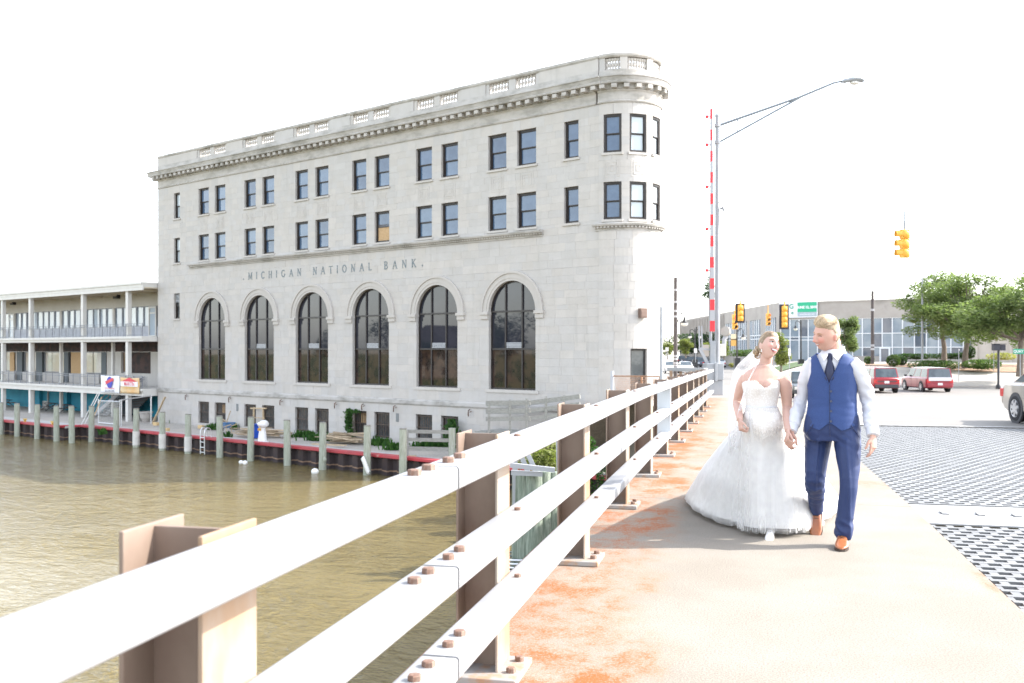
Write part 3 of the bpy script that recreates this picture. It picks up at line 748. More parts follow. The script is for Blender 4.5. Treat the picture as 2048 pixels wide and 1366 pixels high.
# ------------------------------------------------------------------ white two-storey gallery building left of the bank
mwht = mat('cream_painted_steel', (.60,.585,.55), .55, c2=(.56,.54,.51), nscale=1.5)
msof = mat('soffit_tan', (.60,.53,.42), .8); mbei = mat('beige_panel_wall', (.50,.475,.445), .85, c2=(.46,.435,.405), nscale=.6)
mteal = mat('teal_painted_block', (.015,.22,.34), .75, c2=(.025,.27,.38), nscale=1.2, bump=.3, bscale=8, c3=(.05,.10,.12), n3=3, lo3=.62, hi3=.72)
mgry = mat('grey_panel', (.40,.41,.45), .6, c2=(.34,.35,.38), nscale=2); mdgr = mat('dark_grey_pier', (.085,.10,.11), .7)
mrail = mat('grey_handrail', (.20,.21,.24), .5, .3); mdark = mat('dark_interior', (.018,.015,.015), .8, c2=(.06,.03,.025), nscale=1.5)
gl_gal = glass('glass_gallery', (.38,.44,.51), .03, .4, (.44,.50,.55), .7); mslat = mat('dark_slat_wall', (.045,.042,.048), .6)
mconc = mat('concrete_floor', (.46,.45,.43), .85, c2=(.40,.39,.38), nscale=.8)
gal = thing('gallery_building', 'cream two storey gallery building with balconies and teal ground floor beside the stone bank', 'building', R0, FRZ)
GA0, GA1, GQ = 45.2, 92.0, 1.2
def ga(px, q): return fac_at(px, q)[0]
def gz_(py, px, q): return EYE-(py-699)*fac_at(px, q)[1]/F
mb = MB(); mb.box((GA0,-11,6.78),(GA1,GQ+.15,7.02)); mb.box((GA0-.02,-11,7.02),(GA1,GQ+.25,7.20)); mb.box((GA0,GQ-.02,6.52),(GA1,GQ+.12,6.78))
mb.build('roof', mwht, gal)
mb = MB(); mb.box((GA0+.02,-2.4,6.70),(GA1,GQ-.03,6.778))
for a in np.arange(GA0+1.2, GA1, 3.1): mb.box((a,-2.4,6.5),(a+.25,GQ-.03,6.698))
mb.build('soffit', msof, gal)
for z0, z1 in ((2.25,2.68),(-2.32,-1.70)):
    mb = MB(); mb.box((GA0,-4,z0),(GA1,GQ+.05,z1-.2)); mb.box((GA0,-4,z1-.198),(GA1,GQ+.18,z1)); mb.build('balcony_slab', mwht, gal)
fpost = [ga(px, GQ) for px in (3, 58.5, 163.4, 253)]
for a in fpost+[fpost[0]+9.5]:
    for z0, z1 in ((-4.75,-2.32),(-1.69,2.25),(2.69,6.52)):
        mb = MB(); mb.box((a-.2,GQ-.36,z0),(a+.2,GQ-.02,z1)); mb.build('post', mwht, gal)
for px in (66, 122.5, 226.5):
    a = ga(px, -1.0)
    for z0, z1 in ((-4.75,-2.32),(-1.69,2.25)): mb = MB(); mb.box((a-.13,-1.13,z0),(a+.13,-.87,z1)); mb.build('inner_post', mwht, gal)
# upper floor: beige wall with a window band over grey panels
mb = MB(); mb.box((GA0,-2.9,5.45),(GA1,-2.4,6.76)); mb.build('upper_wall', mbei, gal)
mb = MB(); mb.box((GA0,-2.9,2.69),(GA1,-2.45,3.62)); a = GA0+.8
while a < GA1-1: mb.box((a,-2.45,2.72),(a+1.44,-2.41,3.6)); a += 1.5
mb.build('parapet_panel', mgry, gal)
a = GA0+1.5; k = 0
while a < GA1-2:
    wd = 1.18
    mb = MB(); ring(mb, a, a+wd, 3.63, 5.44, .06, -2.62, -2.46); fr = mb.build('window', mat('frame_grey', (.24,.25,.28), .5, .2), gal)
    pb = MB(); tl = rs.uniform(-.03,.03); pb.add([(a+.05,-2.55+tl,3.68),(a+wd-.05,-2.55-tl,3.68),(a+wd-.05,-2.55-tl,5.4),(a+.05,-2.55+tl,5.4)], [(0,1,2,3)]); pb.build('pane', gl_gal, fr)
    a += 1.24; k += 1
    if k % 8 == 0: mb = MB(); mb.box((a,-2.7,3.62),(a+.4,-2.4,5.45)); mb.build('pier', mbei, gal); a += .45
for px in (304, 22):
    a = ga(px, -2.3); mb = MB(); ring(mb, a-.62, a+.62, 2.7, 5.4, .14, -2.44, -2.3); mb.box((a-.5,-2.42,4.75),(a+.5,-2.31,4.88)); d_ = mb.build('door', mwht, gal)
    pb = MB(); pb.box((a-.48,-2.4,2.84),(a+.48,-2.38,4.75)); pb.box((a-.48,-2.4,4.88),(a+.48,-2.38,5.26)); pb.build('pane', gl_gal, d_)
for px, py in ((234, 593.5), (27, 606.5)):
    a = ga(px, -2.3); z = gz_(py, px, -2.3); mb = MB(); mb.box((a-.38,-2.4,z-.18),(a+.38,-2.1,z+.18)); mb.build('wall_light', mat('fixture_black', (.02,.02,.025), .5), gal)
# middle floor: glazed bays between dark piers, chipboard in places, low grey wall
mb = MB(); mb.box((GA0,-3.3,1.35),(GA1,-2.6,2.24)); mb.build('fascia_band', mdark, gal)
aw = ga(206, -2.6)
mb = MB(); mb.box((GA0,-3.2,-1.69),(ga(301,-2.6),-2.62,1.34)); mb.box((ga(242,-2.6),-3.2,-1.69),(aw,-2.62,1.34)); mb.box((ga(301,-2.6),-3.2,-1.69),(ga(242,-2.6),-2.62,-.6)); mb.build('middle_wall', mbei, gal)
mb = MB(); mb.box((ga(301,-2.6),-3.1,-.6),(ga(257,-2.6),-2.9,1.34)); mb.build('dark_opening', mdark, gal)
mb = MB(); mb.box((ga(257,-2.6),-3.1,-.6),(ga(242,-2.6),-2.8,1.34)); fr = mb.build('window', mat('frame_grey', (.24,.25,.28)), gal)
pb = MB(); pb.box((ga(256,-2.6),-2.8,-.5),(ga(243,-2.6),-2.78,1.3)); pb.build('pane', glass('glass_mixed', (.16,.10,.07), .05, 1.2, (.12,.17,.05)), fr)
piers = [206, 213, 131, 137.5, 75, 85, 36.5, 45, 7, 0]
edges = [aw]
for i in range(0, len(piers), 2):
    a0, a1 = sorted((ga(piers[i], -2.6), ga(piers[i+1], -2.6))); mb = MB(); mb.box((a0,-3.1,-1.69),(a1+.25,-2.55,1.34)); mb.build('pier', mdgr, gal); edges += [a0, a1+.25]
mb = MB(); mb.box((aw,-3.3,-1.69),(GA1,-3.15,1.34)); mb.build('back_wall', mat('mid_dim', (.30,.25,.21), .8, c2=(.45,.30,.22), nscale=.35), gal)
es = sorted(edges)
for i in range(2, len(es)-1, 2):
    a0, a1 = es[i-0], es[i+1]
    if a1-a0 < 1: continue
es2 = sorted(set(round(e,2) for e in edges))
bays = [(ga(204,-2.6), ga(139,-2.6)), (ga(130,-2.6), ga(86,-2.6)), (ga(74,-2.6), ga(46,-2.6)), (ga(35,-2.6), ga(8,-2.6))]
for bi, (b1, b0) in enumerate([(max(b), min(b)) for b in bays]):
    n = 3; mb = MB(); ring(mb, b0, b1, -.75, 1.33, .07, -2.9, -2.75); fr = mb.build('window', mat('frame_grey', (.24,.25,.28)), gal)
    for k in range(n):
        x0, x1 = lerp(b0,b1,k/n)+.05, lerp(b0,b1,(k+1)/n)-.05
        if (bi, k) in ((0,2),(3,1)):
            pb = MB(); pb.box((x0,-2.8,-1.2),(x1,-2.72,1.3)); pb.build('chipboard_panel', mosb, fr)
        else:
            tl = rs.uniform(-.05,.05); pb = MB(); pb.add([(x0,-2.83+tl,-.7),(x1,-2.83-tl,-.7),(x1,-2.83-tl,1.28),(x0,-2.83+tl,1.28)], [(0,1,2,3)])
            pb.build('pane', glass('glass_reflection_tone', (.60,.51,.42), .04, .45, (.66,.63,.58), .7), fr)  # bright reflections are painted into the pane colour
    mb = MB(); mb.box((b0+.2,-2.9,-1.69),(b1-.3,-2.4,-.78)); mb.build('low_wall', mat('low_wall_grey', (.42,.40,.38), .8), gal)
# ground floor: teal block wall, louvred opening, slat screen under the stairs
mb = MB(); mb.box((GA0,-4.0,-4.9),(GA1,-3.5,-2.33)); mb.build('ground_floor_wall', mteal, gal)
for px in (78, 133): mb = MB(); a = ga(px,-3.3); mb.box((a-.5,-3.5,-4.9),(a+.3,-3.1,-2.33)); mb.build('buttress', mteal, gal)
a = ga(88, -3.4); mb = MB(); ring(mb, a-.95, a+.95, -4.7, -2.35, .18, -3.5, -3.36); fr = mb.build('louvred_opening', mat('low_wall_grey', (.42,.40,.38)), gal)
for k in range(8): mb = MB(); mb.box((a-.75,-3.48,-3.75+k*.15),(a+.75,-3.40,-3.66+k*.15)); mb.build('louver', mteal, fr)
mb = MB(); mb.box((a-.76,-3.49,-4.55),(a+.76,-3.42,-3.8)); mb.build('panel', mconc, fr)
a0, a1 = ga(306,-2.2), ga(236,-2.2)
mb = MB(); z = -4.7; hgt = 2.3
while z < -2.4:
    k = (z+4.7)/2.3; x1 = lerp(ga(200,-2.2), ga(245,-2.2), k*.8); x0 = lerp(ga(258,-2.2), a0, k)
    mb.box((x0,-2.3,z),(x1,-2.2,z+.12)); z += .15
mb.build('slat_screen', mslat, gal)
st0, st1 = Vector((ga(207,-1.9),-1.9,-4.7)), Vector((ga(262,-1.9),-1.9,-2.3))
mb = MB()
for dq in (0, 1.1): mb.bar(st0+Vector((0,dq,0)), st1+Vector((0,dq,0)), .08, .34)
for k in range(12): p = st0.lerp(st1, (k+.5)/12); mb.box((p.x-.16,-1.88,p.z),(p.x+.16,-.82,p.z+.05))
sta = mb.build('staircase', mgry, gal)
mb = MB()
for dq in (0, 1.1):
    for hh in (.55, 1.0): mb.bar(st0+Vector((0,dq,hh)), st1+Vector((0,dq,hh)), .05, .05)
    for k in range(6): p = st0.lerp(st1, k/5); mb.bar(p+Vector((0,dq,0)), p+Vector((0,dq,1.0)), .045, .045)
mb.build('handrail', mrail, sta)
for z in (2.68, -1.70):
    mb = MB(); q = GQ+.08
    for hh in (1.05, .88, .1): mb.box((GA0+.05,q-.02,z+hh-.02),(GA1,q+.02,z+hh+.025))
    a = GA0+.1
    while a < GA1: mb.box((a-.018,q-.025,z),(a+.018,q+.025,z+1.05)); a += 1.32
    if z < 0:
        for k in range(14): a = GA0+.2+k*.17; mb.box((a-.01,q-.5,z+.1),(a+.01,q-.48,z+1.0))
        mb.bar((GA0+.3,q-.3,z+1.0),(GA0+2.6,q-.3,z+.1),.06,.06); mb.bar((GA0+.3,q-.3,z+.8),(GA0+2.6,q-.3,z-.05),.06,.06)
    mb.build('balcony_railing', mrail, gal)

# ---- text helper and the two banners
def textmesh(txt, size, m, name='lettering', parent=None, bold=0., depth=.002):
    cu = bpy.data.curves.new(name, 'FONT'); cu.body = txt; cu.size = size; cu.extrude = depth; cu.offset = bold; cu.align_x = 'CENTER'; cu.align_y = 'CENTER'; cu.resolution_u = 3
    to = bpy.data.objects.new(name, cu); me = bpy.data.meshes.new_from_object(to); bpy.data.objects.remove(to); bpy.data.curves.remove(cu)
    me.materials.append(m); o = bpy.data.objects.new(name, me); COL.objects.link(o); o.parent = parent; return o
def on_board(o, x, z, q=.012, flip=True):
    """lay text flat on a board whose face looks along +q of the facade frame (a runs left, so text is turned)"""
    o.rotation_euler = (R(90), 0, R(180)); o.location = (x, q, z); return o
mbl = mat('print_blue', (.04,.05,.38), .6); mred = mat('print_red', (.62,.05,.07), .6); mwh = mat('print_white', (.78,.78,.80), .6); mora = mat('print_tan', (.66,.40,.17), .6, c2=(.62,.47,.27), nscale=1.5); myel = mat('print_yellow', (.72,.45,.10), .6); mink = mat('print_ink', (.05,.06,.12), .6)
def banner(px0, px1, py0, py1, m, label):
    q = GQ+.24; a1, a0 = ga(px0,q), ga(px1,q); pm = (px0+px1)/2; z0, z1 = gz_(py1,pm,q), gz_(py0,pm,q); wd, ht = a1-a0, z1-z0
    c = fac((a0+a1)/2, q, z0); t = thing('banner', label, 'banner', c, FRZ, 'banners on the balcony railing')
    rows = [[(lerp(-wd/2,wd/2,i/14), .035*math.sin(i*1.1)*(1-j/8)+.02*math.sin(i*2.3+j), ht*j/8+(.05*math.sin(PI*i/14)*-1 if j == 8 else 0)) for i in range(15)] for j in range(9)]
    MB().grid(rows).build('cloth', m, t, smooth=0, solid=.004); return t, wd, ht
t, wd, ht = banner(202, 239, 751, 786, mwh, 'white banner with blue disc and red ribbon on the balcony railing')
mb = MB(); mb.prism([(.50*math.cos(k*PI/14), .08+.50*math.sin(k*PI/14)) for k in range(28)], .055, .058, 'xz'); o = mb.build('disc', mbl, t); o.location = (0,0,ht*.55)
mb = MB(); mb.prism([(.72,-.26),(.42,-.16),(0,-.02),(-.55,.12),(-.72,.06),(-.60,.22),(-.70,.34),(-.45,.36),(0,.26),(.45,.12),(.76,.06),(.62,-.1)], .060, .063, 'xz'); o = mb.build('ribbon', mred, t); o.location = (0,0,ht*.62)
on_board(textmesh('810-234-7399', .27, mink, parent=t), 0, ht*.12, .066); on_board(textmesh('COMMERCIAL & RESIDENTIAL', .13, mred, parent=t), 0, ht*.27, .066)
t, wd, ht = banner(241, 279, 755, 787, mora, 'tan banner reading MARTIN under a red roof shape on the balcony railing')
mb = MB(); mb.prism([(wd*.42,0),(-wd*.40,0),(-.02,.36)], .055, .058, 'xz'); o = mb.build('roof_shape', mred, t); o.location = (0,0,ht*.74)
mb = MB(); mb.box((-wd*.44,.055,0),(wd*.46,.058,.40)); o = mb.build('white_band', mwh, t); o.location = (0,0,ht*.44)
on_board(textmesh('MARTIN', .46, mred, parent=t, bold=.004), 0, ht*.585, .066); on_board(textmesh('Construction', .27, myel, parent=t), 0, ht*.37, .066)
# ------------------------------------------------------------------ waterfront: seawall, mooring piles, quay clutter
GZ = -4.5
def gp(px, py, z=GZ): Y = F*(EYE-z)/(py-699); return Vector(((px-1024)/F*Y, Y, z))
mpile = bpy.data.materials.new('weathered_pile_wood'); mpile.use_nodes = True; Nn = NT(mpile); b = Nn.n['Principled BSDF']; b.inputs['Roughness'].default_value = .9
c_ = Nn.mix(Nn.ramp(Nn.noise(6, 6, .7, Nn.co((4,4,.35))), .35, .65), (.26,.28,.22), (.39,.41,.35)); c_ = Nn.mix(Nn.ramp(Nn.noise(1.5,5,.7), .55, .75), c_, (.17,.19,.14))
Nn.link(c_, b.inputs['Base Color']); Nn.link(Nn.bump(Nn.noise(9, 5, .7, Nn.co((5,5,.4))), .6, .02), b.inputs['Normal'])
msheet = mat('sheet_pile_rust', (.030,.021,.024), .75, c2=(.052,.034,.033), nscale=1.2, c3=(.085,.047,.033), n3=2.5, stretch=(1,1,.5), bump=.2)
Nn = NT(msheet); b = Nn.n['Principled BSDF']; sp_ = Nn.new('ShaderNodeSeparateXYZ'); Nn.link(Nn.co(), sp_.inputs[0]); oi = Nn.new('ShaderNodeObjectInfo')
zz_ = Nn.math('ABSOLUTE', Nn.math('ADD', Nn.math('ADD', sp_.outputs[2], 5.21), Nn.math('MULTIPLY', Nn.math('SUBTRACT', Nn.noise(2.2, 4, .6), .5), .22)))
Nn.link(Nn.mix(Nn.ramp(zz_, .015, .05, .85, 0), b.inputs['Base Color'].links[0].from_socket, (.30,.19,.12)), b.inputs['Base Color'])
mred2 = mat('red_cap_paint', (.42,.035,.05), .5, c2=(.36,.05,.06), nscale=1.5, c3=(.45,.25,.22), n3=2, lo3=.66, hi3=.75)
mwood = mat('grey_timber', (.22,.22,.20), .9, c2=(.31,.31,.285), nscale=5, stretch=(1,1,6), bump=.3)
mlum = mat('fresh_lumber', (.42,.31,.19), .85, c2=(.52,.41,.27), nscale=4, bump=.3); malu = mat('aluminium', (.62,.63,.64), .35, .7)
mwplas = mat('white_plastic', (.76,.76,.75), .4); mblu = mat('blue_plastic', (.012,.07,.42), .4)
sw = thing('seawall', 'rusty steel sheet pile seawall with red cap along the quay', 'seawall', R0, FRZ)
JA = fac_at(150, 7.4)[0]
prof = [(0,0),(.45,0),(.62,.26),(1.07,.26),(1.24,0)]
mb = MB(); n_ = len(prof)
mb.grid([[(x, q, z) for x, q in prof] for z in (-5.9, -4.42)])
me = mb.mesh('sheet_pile', msheet)
a = -6.0
while a < 86:
    o = bpy.data.objects.new('sheet_pile', me); COL.objects.link(o); o.parent = sw; o.location = (a, 6.75 if a < JA else 8.3, 0); a += 1.24
mb = MB(); mb.box((-6,6.6,-4.46),(JA,7.22,-4.30)); mb.box((JA,8.15,-4.46),(86,8.77,-4.30)); mb.bar((JA-.2,6.95,-4.381),(JA+.6,8.45,-4.381),.5,.15); mb.build('cap', mred2, sw, bevel=.02)
mb = MB(); mb.box((-6,5.5,-4.52),(JA,6.62,-4.40)); mb.box((JA,6.4,-4.52),(86,8.2,-4.36)); mb.build('concrete_edge', mconc, sw)
mb = MB(); mb.box((JA+.05,6.6,-6.2),(88,8.28,-4.53)); mb.build('quay_block', msheet, sw)
PL = [(2,805),(34.8,807),(74.3,809),(113.3,812),(143.9,812),(183,812),(232,815),(272,817),(325,824),(376,828),(440,832),(501,834),(575,840),(645,844.5),(734,851),(806,857)]
PLAB = ['leftmost mooring pile at the edge of the photo','weathered mooring pile, second from the left along the seawall','weathered mooring pile, third from the left along the seawall','weathered mooring pile in front of the picnic table','weathered mooring pile left of the seawall jog',
 'mooring pile beside the leaning white frame','mooring pile in front of the stairs','mooring pile with white wrap in front of the teal wall','mooring pile with white wrap at the corner of the bank','white wrapped mooring pile left of the ladder','bare mooring pile right of the ladder',
 'bare mooring pile in front of the blue bin','bare mooring pile between the blue bin and the lumber heap','mooring pile with a knot near the water','mooring pile with a white fender hanging low','mooring pile at the left end of the timber fence']
for i, (px, py) in enumerate(PL):
    q = 8.95 if px < 150 else 7.55; a, Y = fac_at(px, q); zt_ = EYE-(py-699)*Y/F; r = .215
    p = fac(a, q, WATER-.4); t = thing('mooring_pile', PLAB[i], 'mooring pile', p, rs.uniform(0,6), 'mooring piles along the seawall')
    mb = MB(); h_ = zt_-p.z; lx, ly = rs.uniform(-.05,.05), rs.uniform(-.03,.03)
    mb.tube([(lx*k/8, ly*k/8, h_*k/8) for k in range(9)], [r*(1.04-.015*k+.02*nz((i,k*.6,0))) for k in range(9)], 14); mb.build('shaft', mpile, t, smooth=50)
    mb = MB(); mb.tube([(lx,ly,h_-.04),(lx,ly,h_+.02)], [r*.97, r*.88], 14); mb.build('weathered_top', mat('pile_top', (.20,.19,.17), .9), t)
    if i in (7, 8, 9):
        mb = MB(); mb.tube([(lx*.3,ly*.3,.55),(lx*.3,ly*.3,.95),(lx*.6,ly*.6,1.55)], r+.035, 14); mb.build('white_wrap', mat('wrap_white', (.60,.58,.55), .6, c2=(.50,.48,.45), nscale=2), t)
    if i in (13,): mb = MB(); mb.ball((-.2,.1,1.0), (.12,.12,.16)); mb.build('knot', mpile, t)
# white fender on a pile, floats
p = gp(729, 922, -5.0); f_ = MB(); f_.tube(cr([(.20,0,-.42),(.14,0,-.36),(-.12,0,.30),(-.2,0,.42)], 4), [.05]+[.12]*11+[.05], 10); o = f_.build('boat_fender', mwplas, smooth=50); a, Y = fac_at(731, 7.85); o.location = fac(a, 7.85, -4.85)
tag(o, 'white boat fender slanting against the mooring pile', 'fender')
for px, py, r_, lab in ((482,928,.13,'pair of small white floats drifting by the seawall'),(630,947,.2,'round white buoy floating near the mooring piles')):
    p = gp(px, py, WATER); mb = MB(); mb.ball((0,0,.1), (r_*1.1,r_,r_)); 
    if px == 482: mb.ball((.24,.05,.06), .16)
    o = mb.build('float', mwplas, smooth=60); o.location = p; tag(o, lab, 'float')
# swimming ladder
a, Y = fac_at(405, 7.42); t = thing('ladder', 'aluminium ladder hooked over the red seawall cap', 'ladder', fac(a, 7.42, -5.4), FRZ)
for s in (-.24, .24):
    mb = MB(); mb.tube(cr([(s,0,0),(s,0,.9),(s,0,1.45),(s,-.12,1.72),(s,-.35,1.72),(s,-.5,1.5),(s,-.5,1.0)], 4), .035, 8); mb.build('rail', malu, t, smooth=50)
for z in (.12, .45, .8, 1.1): mb = MB(); mb.tube([(-.24,0,z),(.24,0,z)], .03, 8); mb.build('rung', malu, t)
# blue bin, white pedestal, wheelbarrow, sawhorse, lumber heaps
p = gp(510, 876); t = thing('waste_bin', 'blue plastic bin beside the white pedestal', 'bin', p, FRZ)
mb = MB(); mb.tube([(0,0,0),(0,0,.9)], [(.34,.30),(.42,.38)], 4, ref=(1,1,0)); mb.build('bin_body', mblu, t); mb = MB(); mb.box((-.36,-.34,.9),(.36,.34,.96)); mb.build('lid', mblu, t)
p = gp(525, 887); t = thing('dock_pedestal', 'white dock pedestal with draped cover beside the blue bin', 'pedestal', p, FRZ)
mb = MB(); mb.lathe([(.42,0),(.40,.12),(.30,.16),(.26,.5),(.20,.9)], 12); mb.build('base', mwplas, t, smooth=40)
mb = MB(); mb.tube(cr([(0,0,.88),(.02,0,1.1),(-.08,0,1.32),(-.02,0,1.42)], 3), [(.2,.2),(.19,.18),(.22,.2),(.27,.22),(.36,.28),(.42,.3),(.4,.28),(.33,.24),(.26,.2),(.1,.1)], 12); mb.build('cover', mwplas, t, smooth=50)
mb = MB(); mb.box((-.1,.2,.85),(.1,.3,1.0)); mb.build('yellow_tag', mat('yellow_tag', (.65,.36,.06), .6), t)
p = gp(452, 864); t = thing('wheelbarrow', 'blue wheelbarrow full of scraps by the seawall ladder', 'wheelbarrow', p, FRZ)
mb = MB(); mb.tube([(0,0,.3),(.0,0,.72)], [(.35,.25),(.72,.42)], 4, ref=(1,1,0)); mb.build('tray', mat('barrow_blue', (.05,.16,.36), .5, c2=(.14,.22,.34), nscale=4), t)
mb = MB(); mb.lathe([(.12,-.05),(.2,-.04),(.2,.04),(.12,.05)], 12); o = mb.build('wheel', mat('rubber', (.03,.03,.03), .8), t); o.rotation_euler = (R(90),0,0); o.location = (.55,0,.2)
mb = MB(); mb.bar((.5,.2,.25),(-.95,.25,.6),.05,.05); mb.bar((.5,-.2,.25),(-.95,-.25,.6),.05,.05); mb.bar((-.4,.2,0),(-.3,.2,.4),.04,.04); mb.bar((-.4,-.2,0),(-.3,-.2,.4),.04,.04); mb.build('handle', mlum, t)
mb = MB(); mb.bar((-.2,.1,.7),(-1.0,.3,1.6),.05,.05); mb.bar((.1,0,.7),(.6,.3,.85),.1,.04); mb.bar((-.1,-.1,.72),(.4,.1,.95),.12,.04); mb.build('scrap', mlum, t)
p = gp(517, 862); t = thing('timber_trestle', 'rough timber trestle standing behind the blue bin', 'trestle', p, FRZ)
for s, nm in ((-.62,'leg'),(.62,'leg')): mb = MB(); mb.bar((s*1.05,0,0),(s*.9,0,1.75),.11,.09); mb.build('leg', mlum, t)
mb = MB(); mb.bar((-.95,0,1.72),(.95,0,1.66),.14,.09); mb.build('top_rail', mlum, t); mb = MB(); mb.bar((-.85,.06,1.0),(.7,.06,.98),.07,.05); mb.build('cross_rail', mlum, t)
def heap(px0, px1, py, n, label, h):
    p0, p1 = gp(px0, py), gp(px1, py+4); c = (p0+p1)/2; t = thing('lumber_heap', label, 'lumber', c); L = (p1-p0).length
    for k in range(n):
        a0 = rs.uniform(-.35,.35); l = rs.uniform(1.2,3.2); x = rs.uniform(-L/2+1,L/2-1) if L > 2 else 0; y = rs.uniform(-.7,.7); z = .06+h*(k/n)*rs.uniform(.5,1)
        base = math.atan2((p1-p0).y, (p1-p0).x)+a0; mb = MB(); mb.cur = rs.random(); d_ = Vector((math.cos(base),math.sin(base),rs.uniform(-.05,.08)))*l/2
        cpt = Vector((math.cos(base-a0)*x-math.sin(base-a0)*y, math.sin(base-a0)*x+math.cos(base-a0)*y, z)); mb.bar(cpt-d_, cpt+d_, rs.choice((.09,.14,.2)), rs.choice((.04,.07))); mb.build('board', mat('lumber_mix', (.37,.28,.19), .9, c2=(.50,.40,.28), nscale=3, tint=.7), t)
heap(465, 572, 871, 30, 'heap of scrap boards behind the blue bin', .65); heap(655, 728, 884, 30, 'heap of scrap boards under the ivy', .7)
for px, py, nm, lab in ((660,889,'plank','pale plank lying on the gravel in front of the ivy'),(795,910,'plank','pale plank at the red cap beside the fence pile')):
    p = gp(px, py, GZ+.12); o = MB().bar((-1.2,0,0),(1.2,.2,.0),.3,.06).build(nm, mlum); o.location = p; o.rotation_euler = (0,0,FRZ+.2); tag(o, lab, 'plank')
for px, py, lab in ((333,863,'small tan block on the quay behind the white wrapped pile'),(312,851,'tan block at the corner of the bank'),(402,857,'yellow block beside the ladder top')):
    o = MB().box((-.2,-.15,0),(.2,.15,.26)).build('block', mat('tan_block', (.58,.42,.22), .8), bevel=.02); o.location = gp(px, py, GZ+.03); o.rotation_euler = (0,0,FRZ+.3); tag(o, lab, 'block')
for px, py, lab in ((50,845,'yellow bollard cleat, left one on the red cap'),(105,851,'yellow bollard cleat, right one on the red cap')):
    mb = MB(); mb.box((-.07,-.07,0),(.07,.07,.16)); mb.box((-.22,-.06,.16),(.22,.06,.26)); o = mb.build('mooring_cleat', mat('cleat_yellow', (.62,.42,.10), .6)); a, Y = fac_at(px, 8.4); o.location = fac(a, 8.4, -4.30); o.rotation_euler = (0,0,FRZ); tag(o, lab, 'cleat')
# chain-link gate frame and leaning poles in front of the stairs, flower pot
q = 4.0; a0, a1 = fac_at(243,q)[0], fac_at(197,q)[0]; ae = fac_at(311,.6)[0]
t = thing('chainlink_gate', 'galvanised gate frame standing before the gallery stairs', 'gate', fac(a0,q,-4.6), FRZ)
mb = MB()
for x in (0, .25, a1-a0): mb.tube([(x,0,0),(x,0,2.1)], .045, 8)
mb.tube([(.25,0,2.0),(a1-a0,0,1.95)], .035, 6); mb.tube([(.25,0,.15),(a1-a0,0,.15)], .035, 6); mb.build('gate_frame', malu, t)
mb = MB()
for k in range(26):
    x = lerp(.25, a1-a0, k/26); mb.bar((x,0,.15),(min(x+.35,a1-a0),0,1.95),.008,.008); mb.bar((min(x+.35,a1-a0),0,.15),(x,0,1.95),.008,.008)
mb.build('mesh', malu, t)['kind'] = 'stuff'
mb = MB(); mb.tube([(.25,0,2.1),(ae-a0,-3.0,2.35)], .05, 8); mb.tube([(ae-a0,-3.0,0),(ae-a0,-3.0,2.4)], .06, 8); mb.build('top_pipe', malu, t)
t = thing('dock_gangway', 'long narrow white gangway leaning on the left gate post', 'gangway', fac(fac_at(188,5.6)[0],5.6,-4.5), FRZ)
for x in (0, .5): mb = MB(); mb.bar((x,.9,-.1),(x*.6-.5,-.2,2.6),.09,.06); mb.build('rail', malu, t)
mb = MB(); mb.bar((.0,.9,-.05),(-1.0,.9,-.05),.08,.08); mb.build('foot', malu, t); mb = MB(); mb.bar((-.35,.5,.0),(-.65,-.3,2.3),.25,.05); mb.build('board', mlum, t)
o = MB().bar((0,0,0),(-.9,-.6,2.2),.3,.06).build('plank', mlum); o.location = fac(fac_at(305,1.5)[0],1.5,-4.5); o.rotation_euler = (0,0,FRZ); tag(o, 'tan plank leaning in the corner between gallery and bank', 'plank')
mb = MB(); mb.lathe([(.30,0),(.34,.1),(.52,.72),(.60,.74),(.60,.86),(.54,.86),(.46,.3)], 16); o = mb.build('flower_pot', mat('pot_grey', (.42,.39,.36), .8), smooth=40); a, Y = fac_at(292,0.2); o.location = fac(a, .2, -4.55); tag(o, 'empty grey flower pot against the teal wall', 'flower pot')
def picnic(px, q, label):
    a, Y = fac_at(px, q); t = thing('picnic_table', label, 'picnic table', fac(a,q,-4.55), FRZ, 'picnic tables under the gallery')
    mb = MB(); mb.box((-.95,-.38,.72),(.95,.38,.77)); mb.build('table_top', mat('picnic_dark', (.12,.11,.11), .7), t)
    for s in (-1, 1): mb = MB(); mb.box((-.95,s*.72-.13,.43),(.95,s*.72+.13,.47)); mb.build('bench', mat('picnic_dark', (.12,.11,.11)), t)
    for s in (-.6,.6): mb = MB(); mb.bar((s,-.75,0),(s,.3,.72),.06,.06); mb.bar((s,.75,0),(s,-.3,.72),.06,.06); mb.bar((s,-.8,.4),(s,.8,.4),.05,.05); mb.build('leg_frame', mat('picnic_dark', (.12,.11,.11)), t)
picnic(128, -1.4, 'dark picnic table under the gallery behind the piles'); picnic(100, -1.8, 'picnic table further left under the gallery, in front of the louvred opening'); picnic(10, -1.8, 'picnic table at the left edge under the gallery')
# timber fence right of the last pile, timber ramp, fender piles under the railing
t = thing('timber_fence', 'grey timber fence with three rails on the quay', 'fence', fac(fac_at(860,5.5)[0],5.5,-4.5), FRZ)
xa, Ya = fac_at(814,6.2); xb, Yb = fac_at(904,5.2); A_, B_ = fac(xa,6.2,0), fac(xb,5.2,0)
for z, hh in ((-3.0,.2),(-3.45,.2),(-3.95,.22)): MB().bar(A_+Vector((0,0,z)), B_+Vector((0,0,z+.02)), .06, hh).build('rail', mwood, t, world=True)
MB().tube([B_+Vector((0,0,-4.7)), B_+Vector((0,0,-2.75))], .19, 12).build('post', mpile, t, world=True, smooth=50); MB().bar(A_+Vector((0,0,-4.6)), A_+Vector((0,0,-2.9)), .16, .16).build('post', mwood, t, world=True)
t = thing('timber_ramp', 'grey timber ramp with railings climbing along the foot of the bank', 'ramp', fac(6,3,-4.5), FRZ)
